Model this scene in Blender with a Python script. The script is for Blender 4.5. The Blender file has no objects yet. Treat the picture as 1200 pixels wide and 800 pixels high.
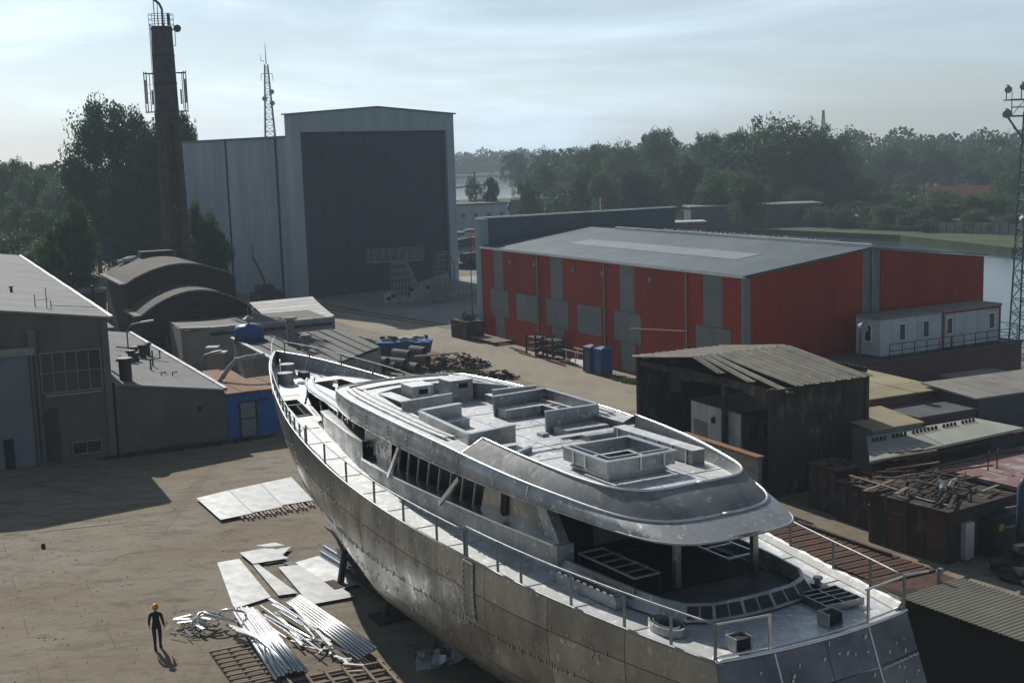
import bpy, bmesh, math, random
from mathutils import Vector, Matrix
from mathutils.geometry import delaunay_2d_cdt

# ------------------------------------------------------------------ camera
SC = bpy.context.scene
COL = SC.collection
cam_data = bpy.data.cameras.new('camera')
cam = bpy.data.objects.new('camera', cam_data)
COL.objects.link(cam)
cam_data.sensor_width = 36.0
cam_data.lens = 45.0
cam_data.clip_start = 0.5
cam_data.clip_end = 6000.0
_p = math.radians(8.377)      # pitch below the horizon
_r = math.radians(1.776)      # slight roll
_up0 = Vector((0, math.sin(_p), math.cos(_p)))
_fw = Vector((0, math.cos(_p), -math.sin(_p)))
_rt = Vector((1, 0, 0)) * math.cos(_r) - _up0 * math.sin(_r)
_up = _up0 * math.cos(_r) + Vector((1, 0, 0)) * math.sin(_r)
cam.matrix_world = Matrix(((_rt.x, _up.x, -_fw.x, 0), (_rt.y, _up.y, -_fw.y, 0), (_rt.z, _up.z, -_fw.z, 19.0), (0, 0, 0, 1)))
SC.camera = cam

# ------------------------------------------------------------------ light
SUN_EL, SUN_AZ = math.radians(34.0), math.radians(-27.5)   # azimuth from +Y towards +X
SKY_STRENGTH = 0.068
SUN_STRENGTH = 3.6
world = bpy.data.worlds.new("World")
SC.world = world
world.use_nodes = True
nt = world.node_tree
nt.nodes.clear()
wo = nt.nodes.new('ShaderNodeOutputWorld')
bg = nt.nodes.new('ShaderNodeBackground')
sky = nt.nodes.new('ShaderNodeTexSky')
sky.sky_type = 'NISHITA'
sky.sun_disc = False
sky.sun_elevation = SUN_EL
sky.sun_rotation = SUN_AZ
sky.altitude = 0
sky.air_density = 1.0
sky.dust_density = 0.5
sky.ozone_density = 3.5
tc = nt.nodes.new('ShaderNodeTexCoord')
mp = nt.nodes.new('ShaderNodeMapping')
mp.inputs['Scale'].default_value = (1.0, 1.0, 5.5)
mp.inputs['Rotation'].default_value = (0.12, 0.06, 0.3)
nz = nt.nodes.new('ShaderNodeTexNoise')
nz.inputs['Scale'].default_value = 2.6
nz.inputs['Detail'].default_value = 7.0
nz.inputs['Roughness'].default_value = 0.55
nz.inputs['Distortion'].default_value = 0.5
rp = nt.nodes.new('ShaderNodeValToRGB')
rp.color_ramp.elements[0].position = 0.42
rp.color_ramp.elements[1].position = 0.66
mul = nt.nodes.new('ShaderNodeMath'); mul.operation = 'MULTIPLY_ADD'; mul.inputs[1].default_value = 0.48; mul.inputs[2].default_value = 0.50
bw = nt.nodes.new('ShaderNodeRGBToBW')
sc_ = nt.nodes.new('ShaderNodeVectorMath'); sc_.operation = 'MULTIPLY'; sc_.inputs[1].default_value = (1.05, 1.26, 1.44)
nt.links.new(sky.outputs[0], bw.inputs[0]); nt.links.new(bw.outputs[0], sc_.inputs[0])
mx = nt.nodes.new('ShaderNodeMix'); mx.data_type = 'RGBA'
cb_ = nt.nodes.new('ShaderNodeMath'); cb_.operation = 'MULTIPLY_ADD'; cb_.inputs[1].default_value = 0.34; cb_.inputs[2].default_value = 0.86
nt.links.new(rp.outputs[0], cb_.inputs[0])
vs_ = nt.nodes.new('ShaderNodeVectorMath'); vs_.operation = 'SCALE'; nt.links.new(sc_.outputs[0], vs_.inputs[0]); nt.links.new(cb_.outputs[0], vs_.inputs['Scale'])
nt.links.new(vs_.outputs[0], mx.inputs['B'])
nt.links.new(tc.outputs['Generated'], mp.inputs['Vector'])
nt.links.new(mp.outputs[0], nz.inputs['Vector'])
nt.links.new(nz.outputs['Fac'], rp.inputs[0])
nt.links.new(rp.outputs[0], mul.inputs[0])
nt.links.new(mul.outputs[0], mx.inputs['Factor'])
nt.links.new(sky.outputs[0], mx.inputs['A'])
nt.links.new(mx.outputs['Result'], bg.inputs[0])
bg.inputs[1].default_value = SKY_STRENGTH
nt.links.new(bg.outputs[0], wo.inputs[0])

sun_data = bpy.data.lights.new('sun', 'SUN')
sun_data.energy = SUN_STRENGTH
sun_data.angle = math.radians(0.5)
sun_data.color = (1.0, 0.95, 0.87)
sun = bpy.data.objects.new('sun', sun_data)
COL.objects.link(sun)
_sd = Vector((math.sin(SUN_AZ) * math.cos(SUN_EL), math.cos(SUN_AZ) * math.cos(SUN_EL), math.sin(SUN_EL)))
sun.rotation_euler = _sd.to_track_quat('Z', 'Y').to_euler()

SC.render.engine = 'CYCLES'
SC.cycles.use_denoising = True
SC.cycles.max_bounces = 6
SC.cycles.volume_bounces = 0
SC.cycles.caustics_reflective = False
SC.cycles.caustics_refractive = False
SC.cycles.sample_clamp_indirect = 6.0
SC.view_settings.view_transform = 'Standard'
SC.view_settings.look = 'None'
SC.view_settings.gamma = 1.0
SC.view_settings.use_curve_mapping = False
SC.view_settings.exposure = 0.36

# ------------------------------------------------------------------ materials
def node_mat(name):
    m = bpy.data.materials.new(name)
    m.use_nodes = True
    t = m.node_tree
    return m, t, t.nodes['Principled BSDF']

def mat(name, c1, c2=None, scale=1.0, rough=0.8, metal=0.0, bump=0.15, detail=6.0, stretch=(1, 1, 1), contrast=(0.35, 0.65), c3=None, scale3=6.0, thr3=(0.58, 0.66), vary=0.12, spec=0.3, rvar=0.0, coords='Object', bdist=0.02):
    """base colour mottled by noise, optional third colour in patches, random shade per object"""
    m, t, b = node_mat(name)
    N, K = t.nodes.new, t.links.new
    if c2 is None: c2 = tuple(x * 0.75 for x in c1)
    co = N('ShaderNodeTexCoord')
    mpg = N('ShaderNodeMapping'); mpg.inputs['Scale'].default_value = stretch
    K(co.outputs[coords], mpg.inputs['Vector'])
    n1 = N('ShaderNodeTexNoise'); n1.inputs['Scale'].default_value = scale; n1.inputs['Detail'].default_value = detail; n1.inputs['Roughness'].default_value = 0.62
    K(mpg.outputs[0], n1.inputs['Vector'])
    r1 = N('ShaderNodeValToRGB')
    r1.color_ramp.elements[0].position, r1.color_ramp.elements[1].position = contrast
    r1.color_ramp.elements[0].color = (*c1, 1); r1.color_ramp.elements[1].color = (*c2, 1)
    K(n1.outputs['Fac'], r1.inputs[0])
    out = r1.outputs[0]
    if c3 is not None:
        n3 = N('ShaderNodeTexNoise'); n3.inputs['Scale'].default_value = scale3; n3.inputs['Detail'].default_value = 8; n3.inputs['Roughness'].default_value = 0.7
        K(mpg.outputs[0], n3.inputs['Vector'])
        r3 = N('ShaderNodeValToRGB'); r3.color_ramp.elements[0].position, r3.color_ramp.elements[1].position = thr3
        K(n3.outputs['Fac'], r3.inputs[0])
        m3 = N('ShaderNodeMix'); m3.data_type = 'RGBA'; m3.inputs['B'].default_value = (*c3, 1)
        K(r3.outputs[0], m3.inputs['Factor']); K(out, m3.inputs['A']); out = m3.outputs['Result']
    if vary:
        oi = N('ShaderNodeObjectInfo')
        mr = N('ShaderNodeMapRange'); mr.inputs['To Min'].default_value = 1 - vary; mr.inputs['To Max'].default_value = 1 + vary
        K(oi.outputs['Random'], mr.inputs['Value'])
        hs = N('ShaderNodeHueSaturation'); K(mr.outputs[0], hs.inputs['Value']); K(out, hs.inputs['Color']); out = hs.outputs[0]
    K(out, b.inputs['Base Color'])
    b.inputs['Roughness'].default_value = rough
    b.inputs['Metallic'].default_value = metal
    b.inputs['Specular IOR Level'].default_value = spec
    if rvar:
        mr2 = N('ShaderNodeMapRange'); mr2.inputs['From Min'].default_value = 0.3; mr2.inputs['From Max'].default_value = 0.7
        mr2.inputs['To Min'].default_value = max(0.05, rough - rvar); mr2.inputs['To Max'].default_value = min(1, rough + rvar)
        K(n1.outputs['Fac'], mr2.inputs['Value']); K(mr2.outputs[0], b.inputs['Roughness'])
    if bump:
        n2 = N('ShaderNodeTexNoise'); n2.inputs['Scale'].default_value = scale * 4; n2.inputs['Detail'].default_value = 5
        K(mpg.outputs[0], n2.inputs['Vector'])
        bp = N('ShaderNodeBump'); bp.inputs['Strength'].default_value = bump; bp.inputs['Distance'].default_value = bdist
        K(n2.outputs['Fac'], bp.inputs['Height']); K(bp.outputs[0], b.inputs['Normal'])
    return m

M = {}
M['alu_plate'] = mat('bare_aluminium_hull', (0.44, 0.44, 0.42), (0.22, 0.22, 0.21), 0.9, rough=0.34, metal=0.92, bump=0.5, rvar=0.14, c3=(0.62, 0.62, 0.60), scale3=3.6, thr3=(0.58, 0.66), vary=0.18, stretch=(1, 1, .55), bdist=0.05)
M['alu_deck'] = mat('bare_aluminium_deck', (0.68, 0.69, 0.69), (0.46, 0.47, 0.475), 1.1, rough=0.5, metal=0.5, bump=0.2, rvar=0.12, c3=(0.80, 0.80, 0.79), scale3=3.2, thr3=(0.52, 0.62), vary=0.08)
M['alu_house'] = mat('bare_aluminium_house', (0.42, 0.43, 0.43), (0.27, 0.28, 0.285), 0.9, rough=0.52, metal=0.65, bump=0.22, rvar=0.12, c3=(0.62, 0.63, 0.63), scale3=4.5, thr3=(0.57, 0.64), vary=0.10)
M['alu_bright'] = mat('polished_aluminium_edge', (0.75, 0.76, 0.76), (0.6, 0.61, 0.61), 3, rough=0.32, metal=0.95, bump=0.05, vary=0.08)
M['alu_tube'] = mat('aluminium_tube', (0.72, 0.73, 0.74), (0.6, 0.6, 0.61), 5, rough=0.33, metal=0.9, bump=0.0, vary=0.12)
M['alu_slope'] = mat('glare_muted_roof_slope', (0.30, 0.31, 0.31), (0.20, 0.208, 0.21), 0.8, rough=0.72, metal=0.25, bump=0.25, rvar=0.08, c3=(0.42, 0.43, 0.43), scale3=2.6, thr3=(0.56, 0.66), vary=0.10, spec=0.2)  # darker, duller copy of the house metal, coloured to mute sun glare
M['rail_alu'] = mat('dull_rail_aluminium', (0.30, 0.31, 0.31), (0.2, 0.21, 0.21), 5, rough=0.5, metal=0.7, bump=0.0, vary=0.12)
M['alu_sheet'] = mat('aluminium_sheet_stock', (0.40, 0.41, 0.42), (0.33, 0.34, 0.35), 1.3, rough=0.6, metal=0.35, bump=0.06, rvar=0.08, c3=(0.3, 0.3, 0.3), scale3=9, thr3=(0.66, 0.69), vary=0.07)
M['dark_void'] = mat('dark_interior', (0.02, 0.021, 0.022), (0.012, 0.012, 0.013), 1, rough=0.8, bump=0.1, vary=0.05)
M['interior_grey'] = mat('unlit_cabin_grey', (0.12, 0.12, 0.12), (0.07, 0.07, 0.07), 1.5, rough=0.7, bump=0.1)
M['weld'] = mat('weld_scuff', (0.75, 0.76, 0.76), (0.55, 0.56, 0.56), 10, rough=0.45, metal=0.6, bump=0.0)
M['smoked_glass'] = mat('transom_film', (0.15, 0.155, 0.17), (0.085, 0.09, 0.105), 0.8, rough=0.38, metal=0.6, bump=0.1, c3=(0.3, 0.31, 0.32), scale3=5, thr3=(0.64, 0.67), vary=0.14)
M['brick'] = mat('soot_brown_brick', (0.06, 0.038, 0.032), (0.036, 0.026, 0.023), 1.2, rough=0.9, bump=0.3, c3=(0.12, 0.09, 0.08), scale3=5)
M['chimney_brick'] = mat('chimney_brick', (0.10, 0.065, 0.055), (0.06, 0.043, 0.038), 1.1, rough=0.9, bump=0.3, c3=(0.07, 0.065, 0.062), scale3=2.5, stretch=(1, 1, 0.4), vary=0)
M['chimney_soot'] = mat('chimney_sooty_shaft', (0.075, 0.078, 0.08), (0.05, 0.048, 0.047), 1.1, rough=0.9, bump=0.3, vary=0)
M['plaster'] = mat('dirty_grey_plaster', (0.13, 0.126, 0.116), (0.09, 0.087, 0.08), 0.5, rough=0.92, bump=0.2, c3=(0.08, 0.076, 0.07), scale3=1.3, thr3=(0.6, 0.75), stretch=(1, 1, 0.6))
M['plaster2'] = mat('pale_grey_plaster', (0.30, 0.295, 0.28), (0.22, 0.215, 0.2), 0.7, rough=0.92, bump=0.2, c3=(0.14, 0.13, 0.12), scale3=1.6, thr3=(0.6, 0.72), stretch=(1, 1, 0.5))
M['felt'] = mat('bitumen_felt_roof', (0.20, 0.205, 0.205), (0.15, 0.155, 0.155), 0.35, rough=0.85, bump=0.1, c3=(0.25, 0.25, 0.245), scale3=0.6, stretch=(1, 1, 1), vary=0.08)
M['felt_dark'] = mat('dark_tarred_roof', (0.10, 0.10, 0.10), (0.055, 0.055, 0.055), 0.6, rough=0.75, bump=0.15)
M['vault_roof'] = mat('vault_roofing', (0.115, 0.10, 0.09), (0.075, 0.068, 0.062), 0.5, rough=0.9, bump=0.2)
M['flashing'] = mat('zinc_flashing', (0.36, 0.37, 0.38), (0.27, 0.28, 0.29), 1.0, rough=0.6, metal=0.3, bump=0.1)
M['whitewash'] = mat('white_roof_sheet', (0.55, 0.55, 0.53), (0.42, 0.42, 0.4), 0.8, rough=0.8, bump=0.1)
M['steel_clad'] = mat('grey_blue_cladding', (0.28, 0.355, 0.40), (0.20, 0.26, 0.295), 0.25, rough=0.55, metal=0.25, bump=0.0, stretch=(1, 1, 0.15), vary=0.10)
M['steel_clad2'] = mat('light_grey_cladding', (0.30, 0.365, 0.405), (0.24, 0.295, 0.325), 0.4, rough=0.5, metal=0.25, bump=0.0, stretch=(1, 1, 0.2), vary=0.05)
M['door_dark'] = mat('dark_blue_grey_door', (0.052, 0.058, 0.080), (0.046, 0.052, 0.072), 0.3, rough=0.75, bump=0.0, vary=0.03)
M['roof_metal'] = mat('blue_grey_sheet_roof', (0.115, 0.145, 0.162), (0.09, 0.115, 0.13), 0.25, rough=0.55, metal=0.2, bump=0.05, vary=0.05)
M['roof_light'] = mat('translucent_rooflight', (0.24, 0.27, 0.28), (0.2, 0.23, 0.24), 0.5, rough=0.5, bump=0.0, vary=0.04)
M['red_clad'] = mat('red_cladding', (0.31, 0.026, 0.012), (0.25, 0.022, 0.011), 0.25, rough=0.6, bump=0.0, stretch=(1, 1, 0.3), vary=0.07)
M['grey_panel'] = mat('grey_infill_panel', (0.20, 0.215, 0.215), (0.16, 0.17, 0.17), 0.6, rough=0.6, bump=0.0, vary=0.08)
M['white_trim'] = mat('white_trim', (0.75, 0.75, 0.73), (0.62, 0.62, 0.6), 2, rough=0.5, bump=0.0)
M['white_panel'] = mat('white_site_cabin', (0.50, 0.53, 0.56), (0.40, 0.43, 0.46), 0.8, rough=0.6, bump=0.05, c3=(0.3, 0.31, 0.31), scale3=1.5, thr3=(0.62, 0.72), stretch=(1, 1, 0.4))
M['glass'] = mat('dark_window_glass', (0.03, 0.035, 0.04), (0.02, 0.024, 0.028), 1, rough=0.12, bump=0.0, spec=0.6)
M['blue_paint'] = mat('faded_blue_paint', (0.035, 0.12, 0.33), (0.028, 0.09, 0.25), 0.8, rough=0.8, bump=0.2, c3=(0.09, 0.13, 0.2), scale3=2, thr3=(0.62, 0.72))
M['blue_plastic'] = mat('blue_plastic', (0.03, 0.10, 0.30), (0.025, 0.08, 0.22), 2, rough=0.5, bump=0.05)
M['blue_dark'] = mat('blue_grey_plastic', (0.05, 0.085, 0.13), (0.04, 0.065, 0.10), 2, rough=0.5, bump=0.05)
M['yellow'] = mat('yellow_paint', (0.60, 0.42, 0.03), (0.45, 0.3, 0.03), 2, rough=0.55, bump=0.05)
M['rust'] = mat('brown_rust', (0.12, 0.06, 0.04), (0.07, 0.038, 0.027), 1.5, rough=0.85, bump=0.3, metal=0.1, c3=(0.26, 0.13, 0.075), scale3=4, thr3=(0.6, 0.7), vary=0.2)
M['rust_orange'] = mat('orange_rust_sheet', (0.26, 0.14, 0.075), (0.17, 0.09, 0.05), 1.5, rough=0.85, bump=0.2, vary=0.15)
M['rust_dark'] = mat('dark_rusty_steel', (0.050, 0.036, 0.029), (0.026, 0.022, 0.020), 0.9, rough=0.85, bump=0.3, c3=(0.15, 0.13, 0.11), scale3=1.1, thr3=(0.54, 0.70), stretch=(1, 1, 0.45), vary=0.15)
M['corr_tan'] = mat('weathered_tan_sheet', (0.24, 0.225, 0.185), (0.15, 0.14, 0.115), 0.8, rough=0.75, metal=0.1, bump=0.1, c3=(0.13, 0.09, 0.06), scale3=1.6, thr3=(0.6, 0.7), vary=0.12)
M['corr_green'] = mat('olive_corrugated_sheet', (0.24, 0.23, 0.175), (0.19, 0.18, 0.14), 0.6, rough=0.7, bump=0.1, vary=0.05)
M['yellow_roof'] = mat('pale_yellow_felt', (0.32, 0.28, 0.17), (0.24, 0.215, 0.14), 0.4, rough=0.85, bump=0.1, c3=(0.2, 0.18, 0.13), scale3=1)
M['grey_roof'] = mat('worn_grey_roof', (0.25, 0.235, 0.205), (0.17, 0.16, 0.145), 0.5, rough=0.85, bump=0.2, c3=(0.12, 0.1, 0.09), scale3=1.5, thr3=(0.58, 0.7))
M['pale_deck'] = mat('pale_cast_roof', (0.32, 0.33, 0.28), (0.25, 0.26, 0.225), 0.5, rough=0.8, bump=0.1)
M['pink'] = mat('pink_brown_paint', (0.27, 0.16, 0.155), (0.21, 0.12, 0.115), 0.25, rough=0.75, bump=0.1, c3=(0.36, 0.33, 0.33), scale3=0.35, thr3=(0.55, 0.62))
M['wood'] = mat('weathered_timber', (0.24, 0.19, 0.14), (0.15, 0.12, 0.09), 3, rough=0.85, bump=0.2, vary=0.25)
M['wood_pale'] = mat('pale_pallet_timber', (0.42, 0.33, 0.27), (0.30, 0.23, 0.18), 3, rough=0.85, bump=0.2, vary=0.2)
M['steel_dark'] = mat('dark_steel', (0.06, 0.06, 0.062), (0.035, 0.035, 0.037), 2, rough=0.6, metal=0.5, bump=0.1)
M['steel_mid'] = mat('galvanised_steel', (0.30, 0.31, 0.32), (0.2, 0.21, 0.22), 2, rough=0.5, metal=0.6, bump=0.05)
M['mast_paint'] = mat('blue_green_mast_paint', (0.10, 0.16, 0.17), (0.075, 0.125, 0.135), 2, rough=0.6, metal=0.2, bump=0.0)
M['concrete'] = mat('concrete', (0.28, 0.27, 0.25), (0.2, 0.19, 0.175), 1, rough=0.9, bump=0.15)
M['pipe_grey'] = mat('grey_concrete_pipe', (0.22, 0.22, 0.21), (0.14, 0.14, 0.135), 1.5, rough=0.85, bump=0.15, vary=0.15)
M['helmet'] = mat('orange_yellow_helmet', (0.75, 0.35, 0.04), (0.7, 0.3, 0.03), 4, rough=0.35, bump=0.0, vary=0)
M['cloth_navy'] = mat('dark_work_clothes', (0.018, 0.021, 0.026), (0.012, 0.014, 0.018), 8, rough=0.95, bump=0.2, vary=0)
M['skin'] = mat('skin', (0.42, 0.24, 0.17), (0.36, 0.2, 0.14), 8, rough=0.6, bump=0.0, vary=0)
M['boot'] = mat('black_boot_leather', (0.02, 0.018, 0.016), None, 8, rough=0.7, bump=0.0, vary=0)
M['bark'] = mat('tree_bark', (0.09, 0.075, 0.06), (0.05, 0.042, 0.035), 2, rough=0.95, bump=0.4)
M['red_tile'] = mat('red_tile_roof', (0.26, 0.085, 0.055), (0.19, 0.065, 0.045), 1.5, rough=0.85, bump=0.2)
M['dark_wall'] = mat('dark_blue_grey_wall', (0.09, 0.10, 0.115), (0.06, 0.068, 0.078), 0.4, rough=0.85, bump=0.1)
M['dark_brick'] = mat('dark_maroon_wall', (0.13, 0.075, 0.07), (0.09, 0.055, 0.055), 0.5, rough=0.9, bump=0.1)
M['red_plastic'] = mat('red_plastic', (0.5, 0.04, 0.03), None, 3, rough=0.5, bump=0.0)
M['scrap_grey'] = mat('welded_aluminium_frames', (0.27, 0.285, 0.29), (0.17, 0.18, 0.18), 2, rough=0.5, metal=0.5, bump=0.0, vary=0.2)

def add_ribs(m, pitch, strength=0.5, dist=0.03):
    t = m.node_tree; N, K = t.nodes.new, t.links.new; b = t.nodes['Principled BSDF']
    co = N('ShaderNodeTexCoord'); sx = N('ShaderNodeSeparateXYZ'); K(co.outputs['Object'], sx.inputs[0])
    ad = N('ShaderNodeMath'); ad.operation = 'ADD'; K(sx.outputs[0], ad.inputs[0]); K(sx.outputs[1], ad.inputs[1])
    mu = N('ShaderNodeMath'); mu.operation = 'MULTIPLY'; mu.inputs[1].default_value = 2 * math.pi / pitch; K(ad.outputs[0], mu.inputs[0])
    si = N('ShaderNodeMath'); si.operation = 'SINE'; K(mu.outputs[0], si.inputs[0])
    bp = N('ShaderNodeBump'); bp.inputs['Strength'].default_value = strength; bp.inputs['Distance'].default_value = dist
    K(si.outputs[0], bp.inputs['Height']); K(bp.outputs[0], b.inputs['Normal'])
add_ribs(M['red_clad'], 0.5); add_ribs(M['steel_clad'], 0.9, .5, .05); add_ribs(M['steel_clad2'], 0.9, .4, .04); add_ribs(M['door_dark'], 0.62, .4, .03)

def leaf_mat(name, c1, c2, vary=0.2):
    m, t, b = node_mat(name)
    N, K = t.nodes.new, t.links.new
    g = N('ShaderNodeNewGeometry')
    r = N('ShaderNodeValToRGB')
    r.color_ramp.elements[0].color = (*c1, 1); r.color_ramp.elements[1].color = (*c2, 1)
    K(g.outputs['Random Per Island'], r.inputs[0])
    oi = N('ShaderNodeObjectInfo')
    mr = N('ShaderNodeMapRange'); mr.inputs['To Min'].default_value = 1 - vary; mr.inputs['To Max'].default_value = 1 + vary
    K(oi.outputs['Random'], mr.inputs['Value'])
    hs = N('ShaderNodeHueSaturation'); K(mr.outputs[0], hs.inputs['Value']); K(r.outputs[0], hs.inputs['Color'])
    K(hs.outputs[0], b.inputs['Base Color'])
    b.inputs['Roughness'].default_value = 0.6
    b.inputs['Specular IOR Level'].default_value = 0.25
    tr = N('ShaderNodeBsdfTranslucent'); K(hs.outputs[0], tr.inputs['Color'])
    ms = N('ShaderNodeMixShader'); ms.inputs[0].default_value = 0.28
    K(b.outputs[0], ms.inputs[1]); K(tr.outputs[0], ms.inputs[2])
    K(ms.outputs[0], t.nodes['Material Output'].inputs[0])
    return m
M['oil'] = mat('oil_stained_concrete', (0.07, 0.06, 0.045), (0.11, 0.095, 0.07), 1.5, rough=0.8, bump=0.2)
M['leaf'] = leaf_mat('green_leaves', (0.032, 0.078, 0.022), (0.072, 0.14, 0.038))
M['leaf_light'] = leaf_mat('light_green_leaves', (0.05, 0.10, 0.033), (0.10, 0.16, 0.055))
M['leaf_dark'] = leaf_mat('dark_green_leaves', (0.021, 0.056, 0.02), (0.046, 0.098, 0.034))
M['grass'] = leaf_mat('rough_grass_blades', (0.07, 0.10, 0.03), (0.13, 0.14, 0.055))

def ground_mat():
    m, t, b = node_mat('dusty_yard_concrete')
    N, K = t.nodes.new, t.links.new
    co = N('ShaderNodeTexCoord')
    def noise(s, d=8, r=0.6, st=(1, 1, 1), rot=0):
        mp_ = N('ShaderNodeMapping'); mp_.inputs['Scale'].default_value = st; mp_.inputs['Rotation'].default_value = (0, 0, rot)
        K(co.outputs['Object'], mp_.inputs['Vector'])
        n = N('ShaderNodeTexNoise'); n.inputs['Scale'].default_value = s; n.inputs['Detail'].default_value = d; n.inputs['Roughness'].default_value = r
        K(mp_.outputs[0], n.inputs['Vector']); return n.outputs['Fac']
    def ramp(x, a, bq, ca, cb):
        r = N('ShaderNodeValToRGB'); r.color_ramp.elements[0].position = a; r.color_ramp.elements[1].position = bq
        r.color_ramp.elements[0].color = (*ca, 1); r.color_ramp.elements[1].color = (*cb, 1); K(x, r.inputs[0]); return r.outputs[0]
    def mixc(f, a, bq):
        q = N('ShaderNodeMix'); q.data_type = 'RGBA'
        for s, v in (('Factor', f), ('A', a), ('B', bq)):
            if isinstance(v, tuple): q.inputs[s].default_value = (*v, 1)
            elif isinstance(v, float): q.inputs[s].default_value = v
            else: K(v, q.inputs[s])
        return q.outputs['Result']
    W3, B3 = (1, 1, 1), (0, 0, 0)
    base = ramp(noise(0.10, 9, 0.62), 0.36, 0.64, (0.215, 0.172, 0.118), (0.265, 0.235, 0.185))
    base = mixc(ramp(noise(0.45, 8, 0.7, (1, 2.2, 1), -0.5), 0.50, 0.66, B3, W3), base, (0.115, 0.092, 0.062))
    base = mixc(ramp(noise(1.6, 8, 0.75), 0.56, 0.74, B3, (0.6,) * 3), base, (0.11, 0.098, 0.075))
    base = mixc(ramp(noise(0.22, 6, 0.7, (1, 1, 1), 1.2), 0.62, 0.72, B3, (0.55,) * 3), base, (0.30, 0.29, 0.265))
    base = mixc(ramp(noise(0.055, 7, 0.75, (1, 1.8, 1), .6), 0.50, 0.62, B3, (0.8,) * 3), base, (0.20, 0.145, 0.085))
    base = mixc(ramp(noise(0.16, 8, 0.8, (1, 2.6, 1), -.35), 0.55, 0.66, B3, (0.75,) * 3), base, (0.085, 0.072, 0.05))
    base = mixc(ramp(noise(0.09, 5, 0.7, (6, .25, 1), .75), 0.56, 0.66, B3, (0.5,) * 3), base, (0.12, 0.105, 0.08))
    base = mixc(ramp(noise(9.0, 4, 0.6), 0.4, 0.62, (0.0,) * 3, (0.35,) * 3), base, (0.15, 0.135, 0.11))
    # slab joints (distorted) and cracks
    vo = N('ShaderNodeTexVoronoi'); vo.feature = 'DISTANCE_TO_EDGE'; vo.inputs['Scale'].default_value = 0.22
    mp2 = N('ShaderNodeMapping'); mp2.inputs['Rotation'].default_value = (0, 0, math.radians(25)); K(co.outputs['Object'], mp2.inputs['Vector'])
    wob = N('ShaderNodeTexNoise'); wob.inputs['Scale'].default_value = 1.1; wob.inputs['Detail'].default_value = 8; K(mp2.outputs[0], wob.inputs['Vector'])
    vm = N('ShaderNodeVectorMath'); vm.operation = 'SCALE'; vm.inputs['Scale'].default_value = 1.6; K(wob.outputs['Color'], vm.inputs[0])
    va = N('ShaderNodeVectorMath'); va.operation = 'ADD'; K(mp2.outputs[0], va.inputs[0]); K(vm.outputs[0], va.inputs[1])
    K(va.outputs[0], vo.inputs['Vector'])
    crack = ramp(vo.outputs['Distance'], 0.001, 0.013, W3, B3)
    br = N('ShaderNodeTexBrick'); br.inputs['Scale'].default_value = 1.0
    br.inputs['Brick Width'].default_value = 6.0; br.inputs['Row Height'].default_value = 3.0; br.inputs['Mortar Size'].default_value = 0.035; br.inputs['Mortar Smooth'].default_value = 0.4
    mp3 = N('ShaderNodeMapping'); mp3.inputs['Rotation'].default_value = (0, 0, math.radians(-25)); K(co.outputs['Object'], mp3.inputs['Vector'])
    vm3 = N('ShaderNodeVectorMath'); vm3.operation = 'SCALE'; vm3.inputs['Scale'].default_value = 0.12; K(wob.outputs['Color'], vm3.inputs[0])
    va3 = N('ShaderNodeVectorMath'); va3.operation = 'ADD'; K(mp3.outputs[0], va3.inputs[0]); K(vm3.outputs[0], va3.inputs[1])
    K(va3.outputs[0], br.inputs['Vector'])
    gate = ramp(noise(0.13, 3), 0.38, 0.58, B3, (0.55,) * 3)
    jf = N('ShaderNodeMath'); jf.operation = 'MULTIPLY'; K(br.outputs['Fac'], jf.inputs[0]); K(gate, jf.inputs[1])
    base = mixc(jf.outputs[0], base, (0.09, 0.08, 0.062))
    cg = N('ShaderNodeMath'); cg.operation = 'MULTIPLY'; K(crack, cg.inputs[0]); K(ramp(noise(0.3, 3), 0.42, 0.60, B3, (0.5,) * 3), cg.inputs[1])
    base = mixc(cg.outputs[0], base, (0.085, 0.075, 0.058))
    K(base, b.inputs['Base Color'])
    b.inputs['Roughness'].default_value = 0.9
    b.inputs['Specular IOR Level'].default_value = 0.2
    bp = N('ShaderNodeBump'); bp.inputs['Strength'].default_value = 0.5; bp.inputs['Distance'].default_value = 0.12
    ad = N('ShaderNodeMath'); ad.operation = 'ADD'; K(noise(1.4, 9, 0.65), ad.inputs[0]); K(noise(0.3, 4, 0.6), ad.inputs[1])
    K(ad.outputs[0], bp.inputs['Height']); K(bp.outputs[0], b.inputs['Normal'])
    return m
M['yard'] = ground_mat()
M['apron'] = mat('grey_apron_concrete', (0.25, 0.255, 0.25), (0.2, 0.205, 0.2), 0.15, rough=0.9, bump=0.1, c3=(0.16, 0.16, 0.155), scale3=0.5, thr3=(0.58, 0.7))
M['road'] = mat('pale_worn_roadway', (0.30, 0.262, 0.20), (0.225, 0.195, 0.15), 0.22, rough=0.9, bump=0.2, c3=(0.16, 0.14, 0.11), scale3=0.7, thr3=(0.58, 0.68), stretch=(1, 0.45, 1))
M['meadow'] = mat('river_bank_grass', (0.034, 0.052, 0.016), (0.06, 0.075, 0.026), 0.06, rough=0.95, bump=0.5, c3=(0.03, 0.045, 0.016), scale3=0.15, thr3=(0.5, 0.6), stretch=(0.5, 1.5, 1), bdist=0.5)
M['quay'] = mat('quay_concrete', (0.40, 0.39, 0.37), (0.3, 0.29, 0.27), 0.3, rough=0.9, bump=0.1)
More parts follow.
